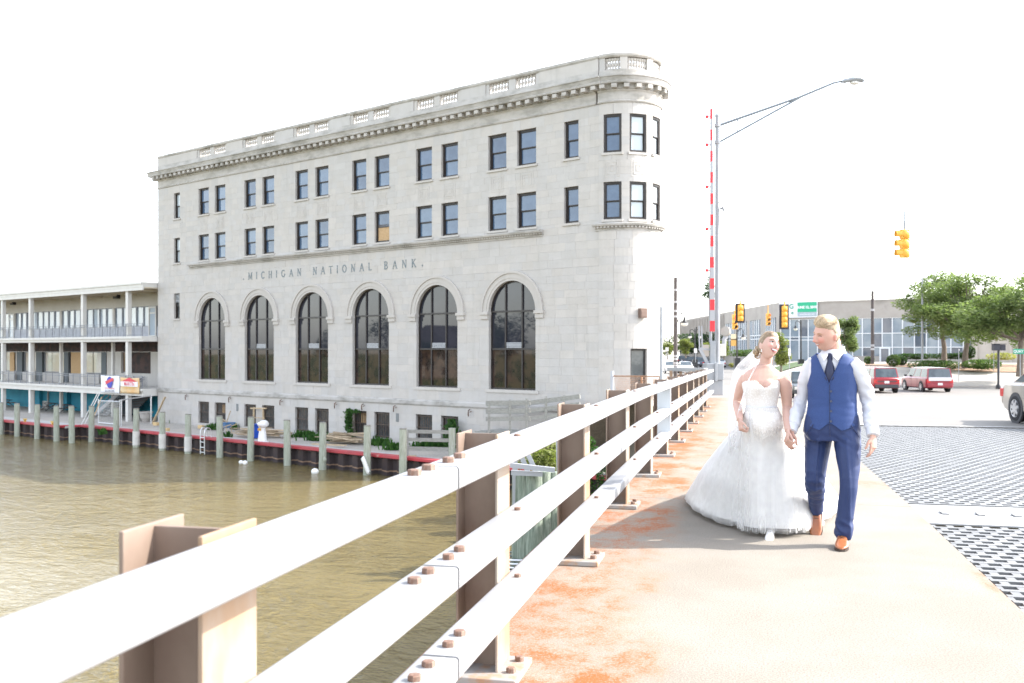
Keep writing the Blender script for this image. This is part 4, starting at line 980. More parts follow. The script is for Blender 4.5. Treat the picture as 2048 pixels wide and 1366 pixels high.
def rp(px, py, q): a, Y = fac_at(px, q); return fac(a, q, EYE-(py-699)*Y/F)
for q in (3.6, 1.4):
    o_ = 0 if q > 2 else -3
    for px in (978, 1020, 1053, 1092, 1128): 
        p = rp(px, 803-(px-978)*.07*(1 if q > 2 else 1.2), q); MB().bar(Vector((p.x,p.y,-4.6)), p, .13, .13).build('post', mwood, t, world=True)
    for k, py in enumerate((806, 822, 838)) if q > 2 else ((0,808),(1,824)):
        MB().bar(rp(972,py,q), rp(1060,py-1,q), .05, .24).build('rail', mwood, t, world=True); MB().bar(rp(1061,py-1,q), rp(1160,py-14,q), .05, .2).build('rail', mwood, t, world=True)
for k in range(14):
    a = lerp(fac_at(975,2.5)[0], fac_at(1160,2.5)[0], k/14); z = lerp(-3.0,-2.2,max(0,(k-6)/8)); w_ = abs(fac_at(975,2.5)[0]-fac_at(1160,2.5)[0])/14-.02
    mb = MB(); mb.M = FM; mb.box((a-w_,1.4,z-.08),(a,3.6,z)); mb.build('floor_plank', mwood, t, world=True)
mb = MB(); mb.M = FM; mb.box((fac_at(1160,3.6)[0],3.5,-3.4),(fac_at(975,3.6)[0],3.62,-3.12)); mb.build('skirt_board', mwood, t, world=True)
t = thing('pile_cluster', 'cluster of greenish timber fender piles bound with steel cable below the railing', 'pile cluster', P(1065,1130,32)*1.0)
mgp = mat('green_pile_wood', (.15,.19,.15), .9, c2=(.27,.31,.26), nscale=4, stretch=(3,3,.4), bump=.6, bscale=12, bdist=.03)
for px, Y, r_, dz in ((1036,31.6,.2,.0),(1050,31.2,.24,.05),(1068,31.0,.27,.0),(1086,31.4,.25,.12),(1103,31.8,.24,.1),(1058,32.1,.22,.1),(1080,32.3,.22,.2),(1118,32.2,.24,.0)):
    p = P(px, 950, Y); MB().tube([Vector((p.x,p.y,WATER-.3)), Vector((p.x,p.y,p.z+dz))], [r_*1.05, r_*.95], 12).build('pile', mgp, t, world=True, smooth=50)
mb = MB(); c = P(1072, 1112, 31.5)
for k in range(5): mb.tube([(c.x+1.05*math.cos(a), c.y+.75*math.sin(a), c.z-.12*k+.03*math.sin(3*a)) for a in np.linspace(0,2*PI,25)], .035, 6, caps=False)
mb.build('cable_wrap', malu, t, world=True)
mst = mat('painted_steel_grey', (.42,.43,.46), .5, .2)
t = thing('steel_catwalk', 'grey steel catwalk bracket on top of the fender piles', 'catwalk', P(1060,945,31))
for a_, b_ in (((1020,930,30.5),(1110,940,30.5)),((1022,945,30.6),(1085,948,30.6)),((1030,900,31.5),(1030,1010,31.5)),((1040,905,31.4),(1056,945,31.4)),((1052,900,31.3),(1072,944,31.3)),((1115,845,34),(1118,960,34))):
    MB().bar(P(*a_), P(*b_), .16, .14).build('strut', mst, t, world=True)
# chain-link fence in front of the round corner, grey pole beside it
t = thing('chainlink_fence', 'rusty chain-link fence in front of the rounded bank corner', 'fence', P(1270,775,48))
for a_, b_ in (((1224.5,742),(1224.5,800)),): MB().tube([P(*a_,49), P(*b_,49)], .09, 8).build('end_post', mst, t, world=True)
mrst = mat('rusty_mesh', (.26,.13,.07), .8, c2=(.36,.22,.14), nscale=5)
MB().tube([P(1225,752,49), P(1322,752.5,47.2)], .035, 6).build('top_rail', mrst, t, world=True)
for px in (1283, 1320): MB().tube([P(px,752,48), P(px,800,48)], .05, 6).build('post', mrst, t, world=True)
mb = MB(); A_, B_ = P(1226,752,49), P(1322,752.5,47.2); n_ = 42
for k in range(n_):
    for s in (0, 1):
        p0 = A_.lerp(B_, k/n_); p1 = A_.lerp(B_, min(1,(k+6)/n_)); h_ = Vector((0,0,-1.25)); mb.bar(p0+(h_ if s else Vector()), p1+(Vector() if s else h_), .008, .008)
mb.build('mesh', mrst, t, world=True)['kind'] = 'stuff'
# ------------------------------------------------------------------ bridge railing
mrl = mat('railing_white_paint', (.305,.305,.312), .55, c2=(.265,.265,.27), nscale=1.6, c3=(.20,.165,.135), n3=7, lo3=.64, hi3=.74, bump=.12, bscale=45, bdist=.003)
mpost = mat('railing_post_tan', (.175,.122,.092), .65, c2=(.245,.185,.145), nscale=2.2, stretch=(1,1,.6), c3=(.20,.115,.065), n3=4, bump=.12, bscale=80, bdist=.003)
mflg = mat('railing_flange', (.29,.18,.105), .6, c2=(.32,.275,.235), nscale=2.5, stretch=(1,1,.5), bump=.1, bscale=60, bdist=.003)
mbolt = mat('rusty_bolt', (.15,.075,.05), .7, c2=(.22,.15,.115), nscale=40, bump=.3, bscale=120, bdist=.002)
mplate = mat('base_plate_galv', (.28,.265,.25), .7, c2=(.33,.19,.105), nscale=9, nlo=.45, nhi=.7, bump=.3, bscale=50, bdist=.004)
rl = thing('bridge_railing', 'white three-rail steel bridge railing along the left edge of the sidewalk', 'railing', brg(-1.1, 2, 0), BRZ)
def rrect(w_, h_, r, n=3):
    pts = []
    for cx, cz, a0 in ((w_/2-r,h_/2-r,0),(-w_/2+r,h_/2-r,90),(-w_/2+r,-h_/2+r,180),(w_/2-r,-h_/2+r,270)):
        for k in range(n+1): a = R(a0+90*k/n); pts.append((cx+r*math.cos(a), cz+r*math.sin(a)))
    return pts
RP = rrect(.145, .086, .013)
def rail(z, t0, t1, n=8):
    mb = MB(); mb.M = BM; m_ = len(RP)
    rows = [[(-1.0725+x, t, zt(t)+z-.043+zz) for x, zz in reversed(RP)] for t in np.linspace(t0, t1, n)]
    mb.grid(rows, True); o = len(mb.v)-len(rows)*m_
    mb.f += [tuple(o+k for k in range(m_)), tuple(o+(len(rows)-1)*m_+k for k in reversed(range(m_)))]; mb.t += [.5,.5]; mb.mi += [0,0]
    return mb.build('rail', mrl, rl, world=True, smooth=35, fix=True)
JT = 3.434
rails = {}
for zi, z in enumerate((1.15, .79, .465)):
    for t0, t1 in ((-2.5, JT-.010), (JT+.010, 13.90), (13.96, 33.4)): rails[(zi, t0)] = rail(z, t0, t1)
hexm = MB(); hexm.lathe([(.024,0),(.024,.017),(.021,.020)], 6); hexme = hexm.mesh('bolt', mbolt)
hexs = MB(); hexs.lathe([(.020,0),(.019,.006),(.012,.011)], 10); hexsm = hexs.mesh('bolt', mbolt)
def bolt(s, t, z, parent, me=None):
    o = bpy.data.objects.new('bolt', me or hexme); COL.objects.link(o); o.parent = parent
    o.location = wmat(parent).inverted() @ brg(s, t, z); o.rotation_euler = (0,0,random.random())
    return o
posts_t = [1.945-2.64+2.64*k for k in range(0, 13)]
for zi, z in enumerate((1.15, .79, .465)):
    for dt in (-.27, -.12, .12, .27): bolt(-1.075, JT+dt, zt(JT)+z, rails[(zi, -2.5 if dt < 0 else JT+.010)])
    for tl in posts_t[2:]:
        key = JT+.010 if tl < 13 else 13.96
        bolt(-1.075, tl+.13, zt(tl)+z, rails[(zi, key)], hexsm if zi == 0 else None).scale = (.7,.7,.7) if zi else (1,1,1)
for tl in posts_t:
    b0 = zt(tl); t1 = tl+.247
    pm = MB(); pm.M = BM
    pm.box((-1.337, tl+.118, b0+.036), (-1.155, tl+.132, b0+1.160))
    po = pm.build('post', mpost, rl, world=True)
    fm = MB(); fm.M = BM; fm.box((-1.155, tl, b0+.036), (-1.143, t1, b0+1.165)); fm.build('inner_flange', mflg, po, world=True, bevel=.003)
    fm = MB(); fm.M = BM; fm.box((-1.349, tl, b0+.036), (-1.337, t1, b0+1.168)); fm.build('outer_flange', mpost, po, world=True, bevel=.003)
    bm_ = MB(); bm_.M = BM; bm_.box((-1.47, tl-.10, b0+.001), (-1.034, t1+.03, b0+.036)); bp = bm_.build('base_plate', mplate, po, world=True, bevel=.006)
    for dt in (.02, .20): bolt(-1.083, tl+dt, b0+.036, bp).scale = (.95,.95,1.2)
mb = MB(); mb.M = BM; b0 = zt(13.93); mb.box((-1.185, 13.905, b0+.36), (-1.0, 13.955, b0+1.152)); mb.build('splice_plate', mat('railing_grey_steel', (.52,.55,.58), .5, .2), rl, world=True, bevel=.006)
t = thing('approach_railing', 'short grey railing turning left beyond the end of the bridge railing', 'railing', P(1370,760,37))
MB().bar(P(1338,738.5,37), P(1412,740,35.5), .2, .14).build('rail', mrl, t, world=True, bevel=.01)
for px in (1342, 1361, 1380, 1400): MB().bar(P(px,741,36.6), P(px,800,36.6), .1, .1).build('post', mflg, t, world=True)
random.seed(11)

# ------------------------------------------------------------------ crossing gate, light mast, signals
mgp2 = mat('gate_grey', (.27,.285,.305), .5, .1, c2=(.31,.32,.335), nscale=2); mgw = mat('gate_white', (.36,.36,.375), .5); mgr2 = mat('gate_red', (.72,.03,.04), .5)
GY = 39.6
t = thing('crossing_gate', 'raised red and white striped crossing gate arm on a grey cabinet', 'crossing gate', P(1427,790,GY))
mb = MB(); mb.box((-.36,-.4,.6),(.32,.4,1.26)); mb.box((-.27,-.35,0),(.31,.35,.598)); mb.box((-.05,-.46,.55),(.06,-.4,1.3)); mb.build('cabinet', mgp2, t, bevel=.02)
x0 = -.055; mb = MB(); mb.box((x0-.1,-.16,1.1),(x0+.1,.02,2.15)); mb.build('arm_socket', mgp2, t, bevel=.015)
mb = MB(); mb.tube([(x0-.05,.06,2.1),(x0-.05,.06,5.2),(x0-.02,.06,6.2)], [.06,.05,.04], 6); mb.build('arm_back_tube', mgp2, t)
z_of = lambda py: (790-py)*GY/F
edges = [217.6+21.2*k for k in range(0, 22)]
for k in range(21):
    z1, z0 = z_of(edges[k]), z_of(edges[k+1]); w0 = lerp(.045,.095, k/20)
    xx = x0+(k-20)*.0022
    mb = MB(); mb.box((xx-w0,-.07,z0+.001),(xx+w0,-.02,z1-.001)); mb.build('red_stripe' if k % 2 == 0 else 'white_stripe', mgr2 if k % 2 == 0 else mgw, t)
for py in (234, 290, 374, 458, 541):
    z = z_of(py); mb = MB(); mb.tube([(x0-.27,-.05,z),(x0-.17,-.05,z)], .065, 10); lp = mb.build('gate_lamp', mgr2, t); mb = MB(); mb.bar((x0-.17,-.05,z),(x0-.06,-.05,z),.03,.05); mb.build('bracket', mgp2, lp)
mb = MB(); mb.bar((-.55,0,1.85),(-.1,0,1.0),.1,.12); mb.bar((-.55,0,1.85),(-.1,0,1.8),.08,.08); mb.bar((-.55,0,1.8),(-.58,0,2.75),.05,.05); mb.bar((-.45,0,1.8),(-.47,0,2.75),.05,.05); mb.build('counterweight_bracket', mgw, t)
mb = MB(); mb.box((-.38,.3,1.55),(-.12,.34,2.0)); mb.build('sign_back', mat('sign_back_tan', (.60,.52,.45), .6), t)
mb = MB(); mb.box((.22,-.2,1.55),(.46,-.17,2.03)); mb.build('sign_back', mat('sign_back_grey', (.56,.53,.48), .6), t, bevel=.02)
mb = MB(); mb.tube([(.42,0,2.0),(.42,0,2.2),(.5,0,2.35)], .09, 10); fl = mb.build('floodlight_neck', mgw, t)
mb = MB(); mb.lathe([(.02,-.22),(.14,-.18),(.2,0),(.19,.12),(.0,.14)], 14); o = mb.build('floodlight', mat('flood_grey', (.36,.33,.29), .6), t, smooth=50); o.rotation_euler = (R(80),0,R(-30)); o.location = (.5,0,2.52)
t = thing('light_mast', 'tall grey street light mast with long arm behind the striped gate', 'street lamp', P(1434.5,770,GY+.5))
zz = lambda py: (770-py)*(GY+.5)/F; xx = lambda px: (px-1434.5)*(GY+.5)/F
mb = MB(); mb.tube([(0,0,0),(0,0,zz(233))], [.11,.085], 14); mb.build('mast', mgp2, t, smooth=50); mb = MB(); mb.lathe([(.1,0),(.1,.05),(.03,.12)], 12); o = mb.build('cap', mgp2, t); o.location = (0,0,zz(233))
mb = MB(); mb.tube([(.05,0,zz(251)),(xx(1600),0,zz(194)),(xx(1667),0,zz(166)),(xx(1685),0,zz(162))], [.055,.05,.045,.04], 8)
mb.tube([(.05,0,zz(285)),(xx(1600),0,zz(195))], .042, 8); mb.bar((xx(1475),0,zz(237)),(xx(1475),0,zz(263)),.035,.035); mb.build('mast_arm', mat('arm_steel', (.20,.22,.24), .5, .3), t)
for py in (251, 285): mb = MB(); mb.lathe([(.125,-.06),(.125,.06)], 12); o = mb.build('clamp', mgp2, t); o.location = (0,0,zz(py))
mb = MB(); mb.tube(cr([(0,0,0),(.2,0,.05),(.5,0,.10),(.78,0,.08),(.9,0,.0)],3), [(.10,.06)]*2+[(.15,.09)]*3+[(.18,.10)]*4+[(.16,.09)]*2+[(.12,.06),(.04,.03)], 12); lh = mb.build('lamp_head', mat('lamp_head_grey', (.30,.32,.345), .5), t, smooth=50); lh.location = (xx(1683),0,zz(163.5)); lh.rotation_euler = (0,0,0)
mb = MB(); mb.ball((.52,0,-.05), (.2,.14,.08)); o = mb.build('lens', mat('lens_frost', (.68,.66,.62), .3), lh)
mb = MB(); mb.tube([(.08,-.1,zz(419)),(.2,-.1,zz(416)),(.26,-.1,zz(422))], [.03,.08,.05], 8); mb.build('detector', mgp2, t)
mb = MB(); mb.tube(cr([(.22,-.1,zz(420)),(.32,-.1,zz(440)),(.24,-.1,zz(463)),(.08,-.1,zz(450)),(.06,-.1,zz(430))],5), .012, 5); mb.build('cable_loop', mgp2, t)
mwire = mat('wire', (.35,.36,.38), .6)
def wire(pts, label, r=.012):
    o = MB().tube(cr(pts, 8), r, 5).build('span_wire', mwire, smooth=0); tag(o, label, 'wire', 'overhead wires'); return o
wire([P(1437,405,40), P(1620,428,38.5), P(1808,443,37.2), P(2080,447,36)], 'overhead wire carrying the nearest yellow signal', .015)
wire([P(1437,527,40), P(1750,527,55)], 'thin overhead wire leaving the light mast below the striped gate middle', .008)
wire([P(1352,573,62), P(1480,590,65), P(1570,594,66), P(1745,560,88)], 'overhead wire carrying the far signals in front of the low building', .014)
myl = mat('signal_yellow', (.70,.33,.03), .5, c2=(.76,.40,.06), nscale=3); mbk = mat('signal_black', (.025,.025,.035), .6)
mlr = bpy.data.materials.new('signal_red_lit'); mlr.use_nodes = True; b = mlr.node_tree.nodes['Principled BSDF']; b.inputs['Base Color'].default_value = (.8,.04,.02,1); b.inputs['Emission Color'].default_value = (1,.06,.02,1); b.inputs['Emission Strength'].default_value = 1.2
def signal(px, py, Y, n, mode, label, rz=0., s=1.0):
    """mode: 'front' shows lenses, 'back' shows the domed backs on a black backplate, 'side' bare housing with visors"""
    h_ = .355*s; t = thing('traffic_signal', label, 'traffic light', P(px,py,Y), rz, 'yellow traffic signals over the street'); mb = MB()
    for k in range(n):
        z = -h_*(k+1)
        mb.box((-.17*s,-.10*s,z+.006),(.17*s,.10*s,z+h_-.006))
    mb.build('housing', myl, t, bevel=.02)
    for k in range(n):
        z = -h_*(k+.5)
        if mode != 'front':
            mb = MB(); mb.ball((0,-.10*s,z), (.155*s,.07*s,.15*s), 12, 8); mb.build('lens_back', myl, t, smooth=60)
        if mode != 'back':
            dirs = ((0,-1),) if mode == 'front' else ((-1,.12),)
            for dx, dy in dirs:
                ax = math.atan2(dy, dx)-PI/2; vs = MB(); vs.M = Matrix.Translation((0,0,z)) @ Matrix.Rotation(ax, 4, 'Z')
                nn = 12; rr = .14*s; rows = []
                for dep in (.10*s, .34*s):
                    rows.append([(rr*math.cos(R(-30+240*i/nn)), dep, rr*math.sin(R(-30+240*i/nn))) for i in range(nn+1)])
                vs.grid(rows); vs.build('visor', myl, t, solid=.012)
                if mode == 'front':
                    l = MB(); l.M = Matrix.Translation((0,-.11*s,z)) @ Matrix.Rotation(R(90),4,'X'); l.lathe([(.13*s,-.01),(.12*s,.02),(.0,.04)], 14); l.build('lens', mlr if k == 0 else mbk, t)
    if mode == 'back': mb = MB(); mb.box((-.32*s,.12*s,-h_*n-.12),(.32*s,.135*s,.12)); mb.build('backplate', mbk, t, bevel=.04)
    mb = MB(); mb.tube([(0,0,0),(0,0,.28*s)], .045, 8); mb.tube([(0,0,.28*s),(0,0,.28*s+.4)], .03, 6); mb.build('hanger', myl if mode != 'side' else mgp2, t)
signal(1809, 459, 37.2, 3, 'side', 'nearest yellow traffic signal hanging alone against the sky', .1)
signal(1469.5, 629, 71, 3, 'front', 'yellow signal with red light, next to the striped gate arm', .15, 1.0)
signal(1481, 610, 66, 3, 'back', 'yellow signal back with black backplate nearest the striped gate arm')
signal(1536, 627, 80, 3, 'front', 'yellow signal with red light above the bride, without backplate', .1, .92)
signal(1569, 612, 66, 4, 'back', 'four-section yellow signal back in front of the green banner')

# ------------------------------------------------------------------ poles, street lamps, signs
mpo = mat('dark_pole', (.055,.045,.045), .7, c2=(.085,.07,.065), nscale=3); mbs = mat('black_steel', (.018,.018,.02), .5); mgl = mat('lamp_globe', (.70,.68,.62), .3)
def pole(px, y0, y1, Y, wpx, label, m=None, name='utility_pole', cat='pole'):
    b0, t1 = P(px,y1,Y), P(px,y0,Y); t = thing(name, label, cat, b0); h_ = (t1-b0).z; r = wpx*Y/F/2
    mb = MB(); mb.tube([(0,0,0),(0,0,h_*.5),(0,0,h_)], [r*1.1,r,r*.85], 10); mb.build('shaft', m or mpo, t, smooth=50); return t, h_, r
t, h_, r = pole(1351, 555, 790, 62, 8, 'dark timber utility pole with a street lamp left of the striped gate')
for py in (580, 604, 622, 633, 712, 718, 726, 731): mb = MB(); mb.tube([(0,0,(790-py)*62/F-.06),(0,0,(790-py)*62/F+.06)], r*1.14, 10); mb.build('band', mgw, t)
zl = lambda py: (790-py)*62/F; xl = lambda px: (px-1351)*62/F
mb = MB(); mb.tube(cr([(.1,0,zl(646)),(.25,0,zl(632)),(.45,0,zl(626)),(xl(1369),0,zl(630)),(xl(1369),0,zl(637))],4), .03, 6); mb.bar((.1,0,zl(626)),(xl(1366),0,zl(626)),.05,.05); mb.build('lamp_arm', mbs, t)
mb = MB(); mb.lathe([(.06,.35),(.11,.1),(.24,0)], 12); o = mb.build('lamp_shade', mbs, t, smooth=50); o.location = (xl(1369),0,zl(646)); mb = MB(); mb.ball((0,0,-.02),(.22,.22,.16)); o = mb.build('lamp_globe', mgl, t, smooth=60); o.location = (xl(1369),0,zl(647))
mb = MB(); mb.tube([(0,0,h_-.05),(.5,0,h_-.05),(.52,0,h_+.4)], .02, 5); mb.tube(cr([(.1,0,h_-.1),(.25,0,h_-.9),(.1,0,h_-1.8)],4), .015, 5); mb.build('conduit', mgw, t)
wire([P(1351,573,62), P(1300,612,75)], 'overhead wire running from the timber pole towards the bank corner', .012)
pole(1322.5, 613, 775, 46, 6, 'slim grey pole next to the rounded bank corner', mgp2)
t, h_, r = pole(1745, 582, 728, 90, 6.5, 'tall dark pole between the groom and the red vehicles')
for py in (620, 691, 698): mb = MB(); z = (728-py)*90/F; mb.tube([(0,0,z-.1),(0,0,z+.1)], r*1.15, 10); mb.build('band', mgw, t)
pole(1844.5, 556, 724, 92, 4, 'slender grey light pole in front of the leafy trees', mgp2, 'light_pole')
for px, y1, Y, label, s_ in ((1390,736,128,'black twin street lamp left of the striped gate',-1),(1474,737,104,'black street lamp post with yellow banner behind the bride',1),(1602,737,118,'black street lamp behind the gap between the couple',-1)):
    y0 = {1390:657, 1474:655, 1602:640}[px]; t, h_, r = pole(px, y0, y1, Y, 3, label, mbs, 'street_lamp', 'street lamp')
    mb = MB(); mb.box((-.3,-.3,0),(.3,.3,1.1)); mb.build('pole_base', mbs, t)
    for s in ((-1,1) if s_ < 0 and px == 1390 else (s_,)):
        mb = MB(); mb.tube(cr([(0,0,h_-.5),(s*.3,0,h_-.15),(s*.6,0,h_-.2),(s*.65,0,h_-.6)],4), .04, 6); mb.build('lamp_arm', mbs, t); mb = MB(); mb.lathe([(.08,.3),(.16,.05),(.28,-.05)], 10); o = mb.build('lamp_shade', mbs, t); o.location = (s*.65,0,h_-.95)
        mb = MB(); mb.ball((0,0,0), (.24,.24,.2)); o = mb.build('lamp_globe', mgl, t, smooth=60); o.location = (s*.65,0,h_-1.08)
    if px == 1474:
        z0, z1 = (737-692)*Y/F, (737-668)*Y/F; x1 = -.08; mb = MB(); mb.box((x1-.56,-.02,z0),(x1,.02,z0+.72)); mb.build('banner_lower', mat('banner_orange', (.62,.36,.10), .7), t)
        mb = MB(); mb.box((x1-.56,-.02,z0+.725),(x1,.02,z1-.62)); mb.build('banner_middle', mat('banner_blue', (.22,.36,.52), .7, c2=(.5,.55,.6), nscale=3), t); mb = MB(); mb.box((x1-.56,-.02,z1-.615),(x1,.02,z1)); mb.build('banner_upper', mat('banner_cream', (.66,.58,.40), .7), t)
def sign(px, y0, y1, yb, Y, wpx, m, label, txt=None, shape='rect'):
    b0 = P(px,yb,Y); k = Y/F; t = thing('street_sign', label, 'sign', b0); z0, z1, wd = (yb-y1)*k, (yb-y0)*k, wpx*k
    mb = MB(); mb.tube([(0,.05,0),(0,.05,z1)], .035, 6); mb.build('post', mgp2, t); mb = MB(); mb.box((-wd/2,-.02,z0),(wd/2,.01,z1)); mb.build('sign_plate', m, t, bevel=.03); return t, z0, z1
msw = mat('sign_white', (.70,.70,.70), .5); msg = mat('sign_green', (.03,.28,.17), .5)
sign(1391, 697, 706, 725, 118, 6, msw, 'small white sign under the twin street lamp'); sign(1579, 697, 712, 737, 84, 5, msw, 'small white sign right of the bride'); sign(1334, 695, 702, 725, 110, 6, msw, 'small white sign near the bank corner')
sign(1918, 698, 701, 763, 80, 2, msw, 'thin sign post beside the red wagon'); sign(1988, 690, 700, 742, 82, 3, mbk, 'dark thin sign post left of the walk signal')
t, z0, z1 = sign(2041, 698, 708, 760, 74, 30, msg, 'green street name sign at the right edge')
o = textmesh('QUAY ST', .26, msw, parent=t, bold=.004); o.rotation_euler = (R(90),0,0); o.location = (0,-.03,(z0+z1)/2)
t = thing('walk_signal', 'black pedestrian signal on a black post at the right', 'pedestrian signal', P(1997,778,73.6)); k = 73.6/F
mb = MB(); mb.lathe([(.22,0),(.2,.25),(.09,.35),(.085,3.0)], 12); mb.build('post', mbs, t, smooth=50)
mb = MB(); mb.box((-.42,-.22,2.85),(.05,.22,3.3)); mb.box((.07,-.2,2.85),(.45,.2,3.28)); mb.build('signal_box', mbk, t, bevel=.03); mb = MB(); mb.box((-.46,-.26,3.3),(.46,.2,3.35)); mb.build('visor', mbk, t)
o = MB().box((-.5,-.02,.05),(.5,.02,.75)).build('event_sign', msw, bevel=.02); o.location = P(2016,777,72); tag(o, 'low white board sign beyond the silver sedan', 'sign')
# ------------------------------------------------------------------ low library building across the street
mlc = mat('library_concrete', (.33,.298,.268), .85, c2=(.37,.338,.305), nscale=.5, c3=(.285,.26,.235), n3=.3); mwm = mat('white_mullion', (.66,.67,.68), .5)
gl_lib = glass('glass_library', (.14,.19,.24), .04, .16, (.26,.30,.33), .6); gl_dk = glass('glass_library_dark', (.09,.11,.14), .04, .2, (.17,.18,.20), .6)
LC = Vector((40.6, 151, 0)); DRr = Vector((.797,-.604,0)); DLl = Vector((.011,1,0)).normalized()
lib = thing('library_building', 'low concrete library building with tall white framed windows and a green banner', 'building', LC)
def lbox(u, n, x0, x1, q0, q1, z0, z1, mb):
    """box along direction u from the corner, outward normal n"""
    M = Matrix(((u.x,n.x,0,0),(u.y,n.y,0,0),(0,0,1,0),(0,0,0,1))); mb.M = Matrix.Translation(LC) @ M; mb.box((x0,q0,z0),(x1,q1,z1)); return mb
NR = Vector((-.604,-.797,0)); NL = Vector((-1,.011,0)).normalized()
ZR = 8.74; ZB = -.3; ZG = 6.1
mb = MB(); lbox(DRr,NR,0,46,-.4,0,ZG,ZR,mb); lbox(DRr,NR,-.02,46,-.4,.12,ZR-.25,ZR,mb); lbox(DRr,NR,27,46,-.4,0,ZB-1,ZG,mb); mb.build('front_wall', mlc, lib, world=True, fix=True)
mb = MB(); lbox(DLl,NL,0,95,-.4,0,ZG+.4,ZR,mb); lbox(DLl,NL,40.5,95,-.4,0,ZB-1,ZG+.39,mb)
for k0, k1 in ((0,1.9),(8.9,11.9),(20.1,21.9),(30.0,31.9)): lbox(DLl,NL,k0,k1,-.4,.06,ZB-1,ZG+.39,mb)
lbox(DLl,NL,0,40.5,-.4,.02,ZB-1,1.0,mb); k = 41.5
while k < 95: lbox(DLl,NL,k,k+.5,0,.22,ZB-1,ZR-.3,mb); k += 1.9
mb.build('side_wall', mlc, lib, world=True, fix=True)
for k0 in (52.5, 71.5):
    mb = MB(); lbox(DLl,NL,k0,k0+1.6,.0,.24,2.2,6.6,mb); mb.build('slot_window', mframe, lib, world=True)
mb = MB(); mb.M = Matrix.Translation(LC); mb.prism([(1.9,1.2),(36,-24.6),(60,20),(60,110),(2.6,94)], ZB-1, ZR-.4); mb.build('roof_mass', mlc, lib, world=True)
# glazed front
XS = [0.1,1.6,3.0,4.4,5.8,8.3,9.6,11.0,12.4,13.8,15.2,16.6,18.0,19.6,21.2,22.8,24.4,26.0,27.0]
ZSx = [ZB, 2.0, 2.6, ZG]
for i in range(len(XS)-1):
    x0, x1 = XS[i], XS[i+1]; mb = MB(); lbox(DRr,NR,x0-.07,x0+.07,-.3,-.05,ZB,ZG,mb)
    zs = [ZB, 3.0, 3.45, ZG] if i < 4 else [ZB+.9, 1.9, 3.9, ZG]
    for z in zs[1:]: lbox(DRr,NR,x0+.07,x1-.07,-.28,-.06,z-.07,z+.05,mb)
    w_ = mb.build('window', mwm, lib, world=True, fix=True)
    for j in range(3):
        mb = MB(); lbox(DRr,NR,x0+.06,x1-.06,-.2,-.16,zs[j]+.04,zs[j+1]-.06,mb); mb.build('pane', gl_lib if (i*5+j*3) % 4 else gl_dk, w_, world=True)
    if i >= 4: mb = MB(); lbox(DRr,NR,x0,x1,-.35,-.02,ZB-1,ZB+.9,mb); mb.build('sill_wall', mlc, lib, world=True)
for px in (1765.5,):
    mb = MB(); x = 15.6; M = Matrix(((DRr.x,NR.x,0,0),(DRr.y,NR.y,0,0),(0,0,1,0),(0,0,0,1))); mb.M = Matrix.Translation(LC) @ M; ring(mb, x-.75, x+.75, ZB-.1, ZB+2.2, .22, -.1, .08); d_ = mb.build('door', mwm, lib, world=True, fix=True)
    pb = MB(); lbox(DRr,NR,x-.54,x+.54,-.05,-.02,ZB+.1,ZB+2.0,pb); pb.build('pane', gl_dk, d_, world=True)
for k0, k1 in ((1.9,8.9),(11.9,20.1),(21.9,30.0),(31.9,40.5)):
    mb = MB(); n = 5
    for i in range(n+1): x = lerp(k0+.1,k1-.1,i/n); lbox(DLl,NL,x-.09,x+.09,-.3,-.02,1.0,ZG+.4,mb)
    for z in (3.3, 3.9): lbox(DLl,NL,k0,k1,-.28,-.04,z-.08,z+.08,mb)
    w_ = mb.build('window', mwm, lib, world=True, fix=True)
    for i in range(n):
        x0, x1 = lerp(k0+.1,k1-.1,i/n)+.08, lerp(k0+.1,k1-.1,(i+1)/n)-.08
        for z0, z1 in ((1.0,3.22),(3.38,3.82),(3.98,ZG+.38)): mb = MB(); lbox(DLl,NL,x0,x1,-.2,-.16,z0,z1,mb); mb.build('pane', gl_lib if (i+int(z0)) % 3 else gl_dk, w_, world=True)
mb = MB(); lbox(DRr,NR,27.2,44,.02,.3,ZB-1,5.0,mb)
for k in range(8): lbox(DRr,NR,27.6+k*2.1,27.9+k*2.1,.3,.5,ZB-1,4.8,mb)
mb.build('low_wing_wall', mat('library_pale_wall', (.52,.46,.40), .85, c2=(.47,.42,.36), nscale=.5), lib, world=True, fix=True)
# entrance steps, side walls
mb = MB()
for k in range(7): lbox(DRr,NR,1.5,7.5,.4+k*.42,3.4,ZB-.14*k-.16,ZB-.14*k-.02,mb)
st_ = thing('entrance_steps', 'concrete entrance steps in front of the library glass doors', 'steps', LC+NR*2); mb.build('steps', mlc, st_, world=True, fix=True)
mb = MB(); lbox(DRr,NR,1.0,1.45,.3,4.2,ZB-1.2,ZB+.3,mb); mb.build('side_curb', mlc, st_, world=True, fix=True); mb = MB(); lbox(DRr,NR,7.55,8.0,.3,4.2,ZB-1.2,ZB+.3,mb); mb.build('side_curb', mlc, st_, world=True, fix=True)
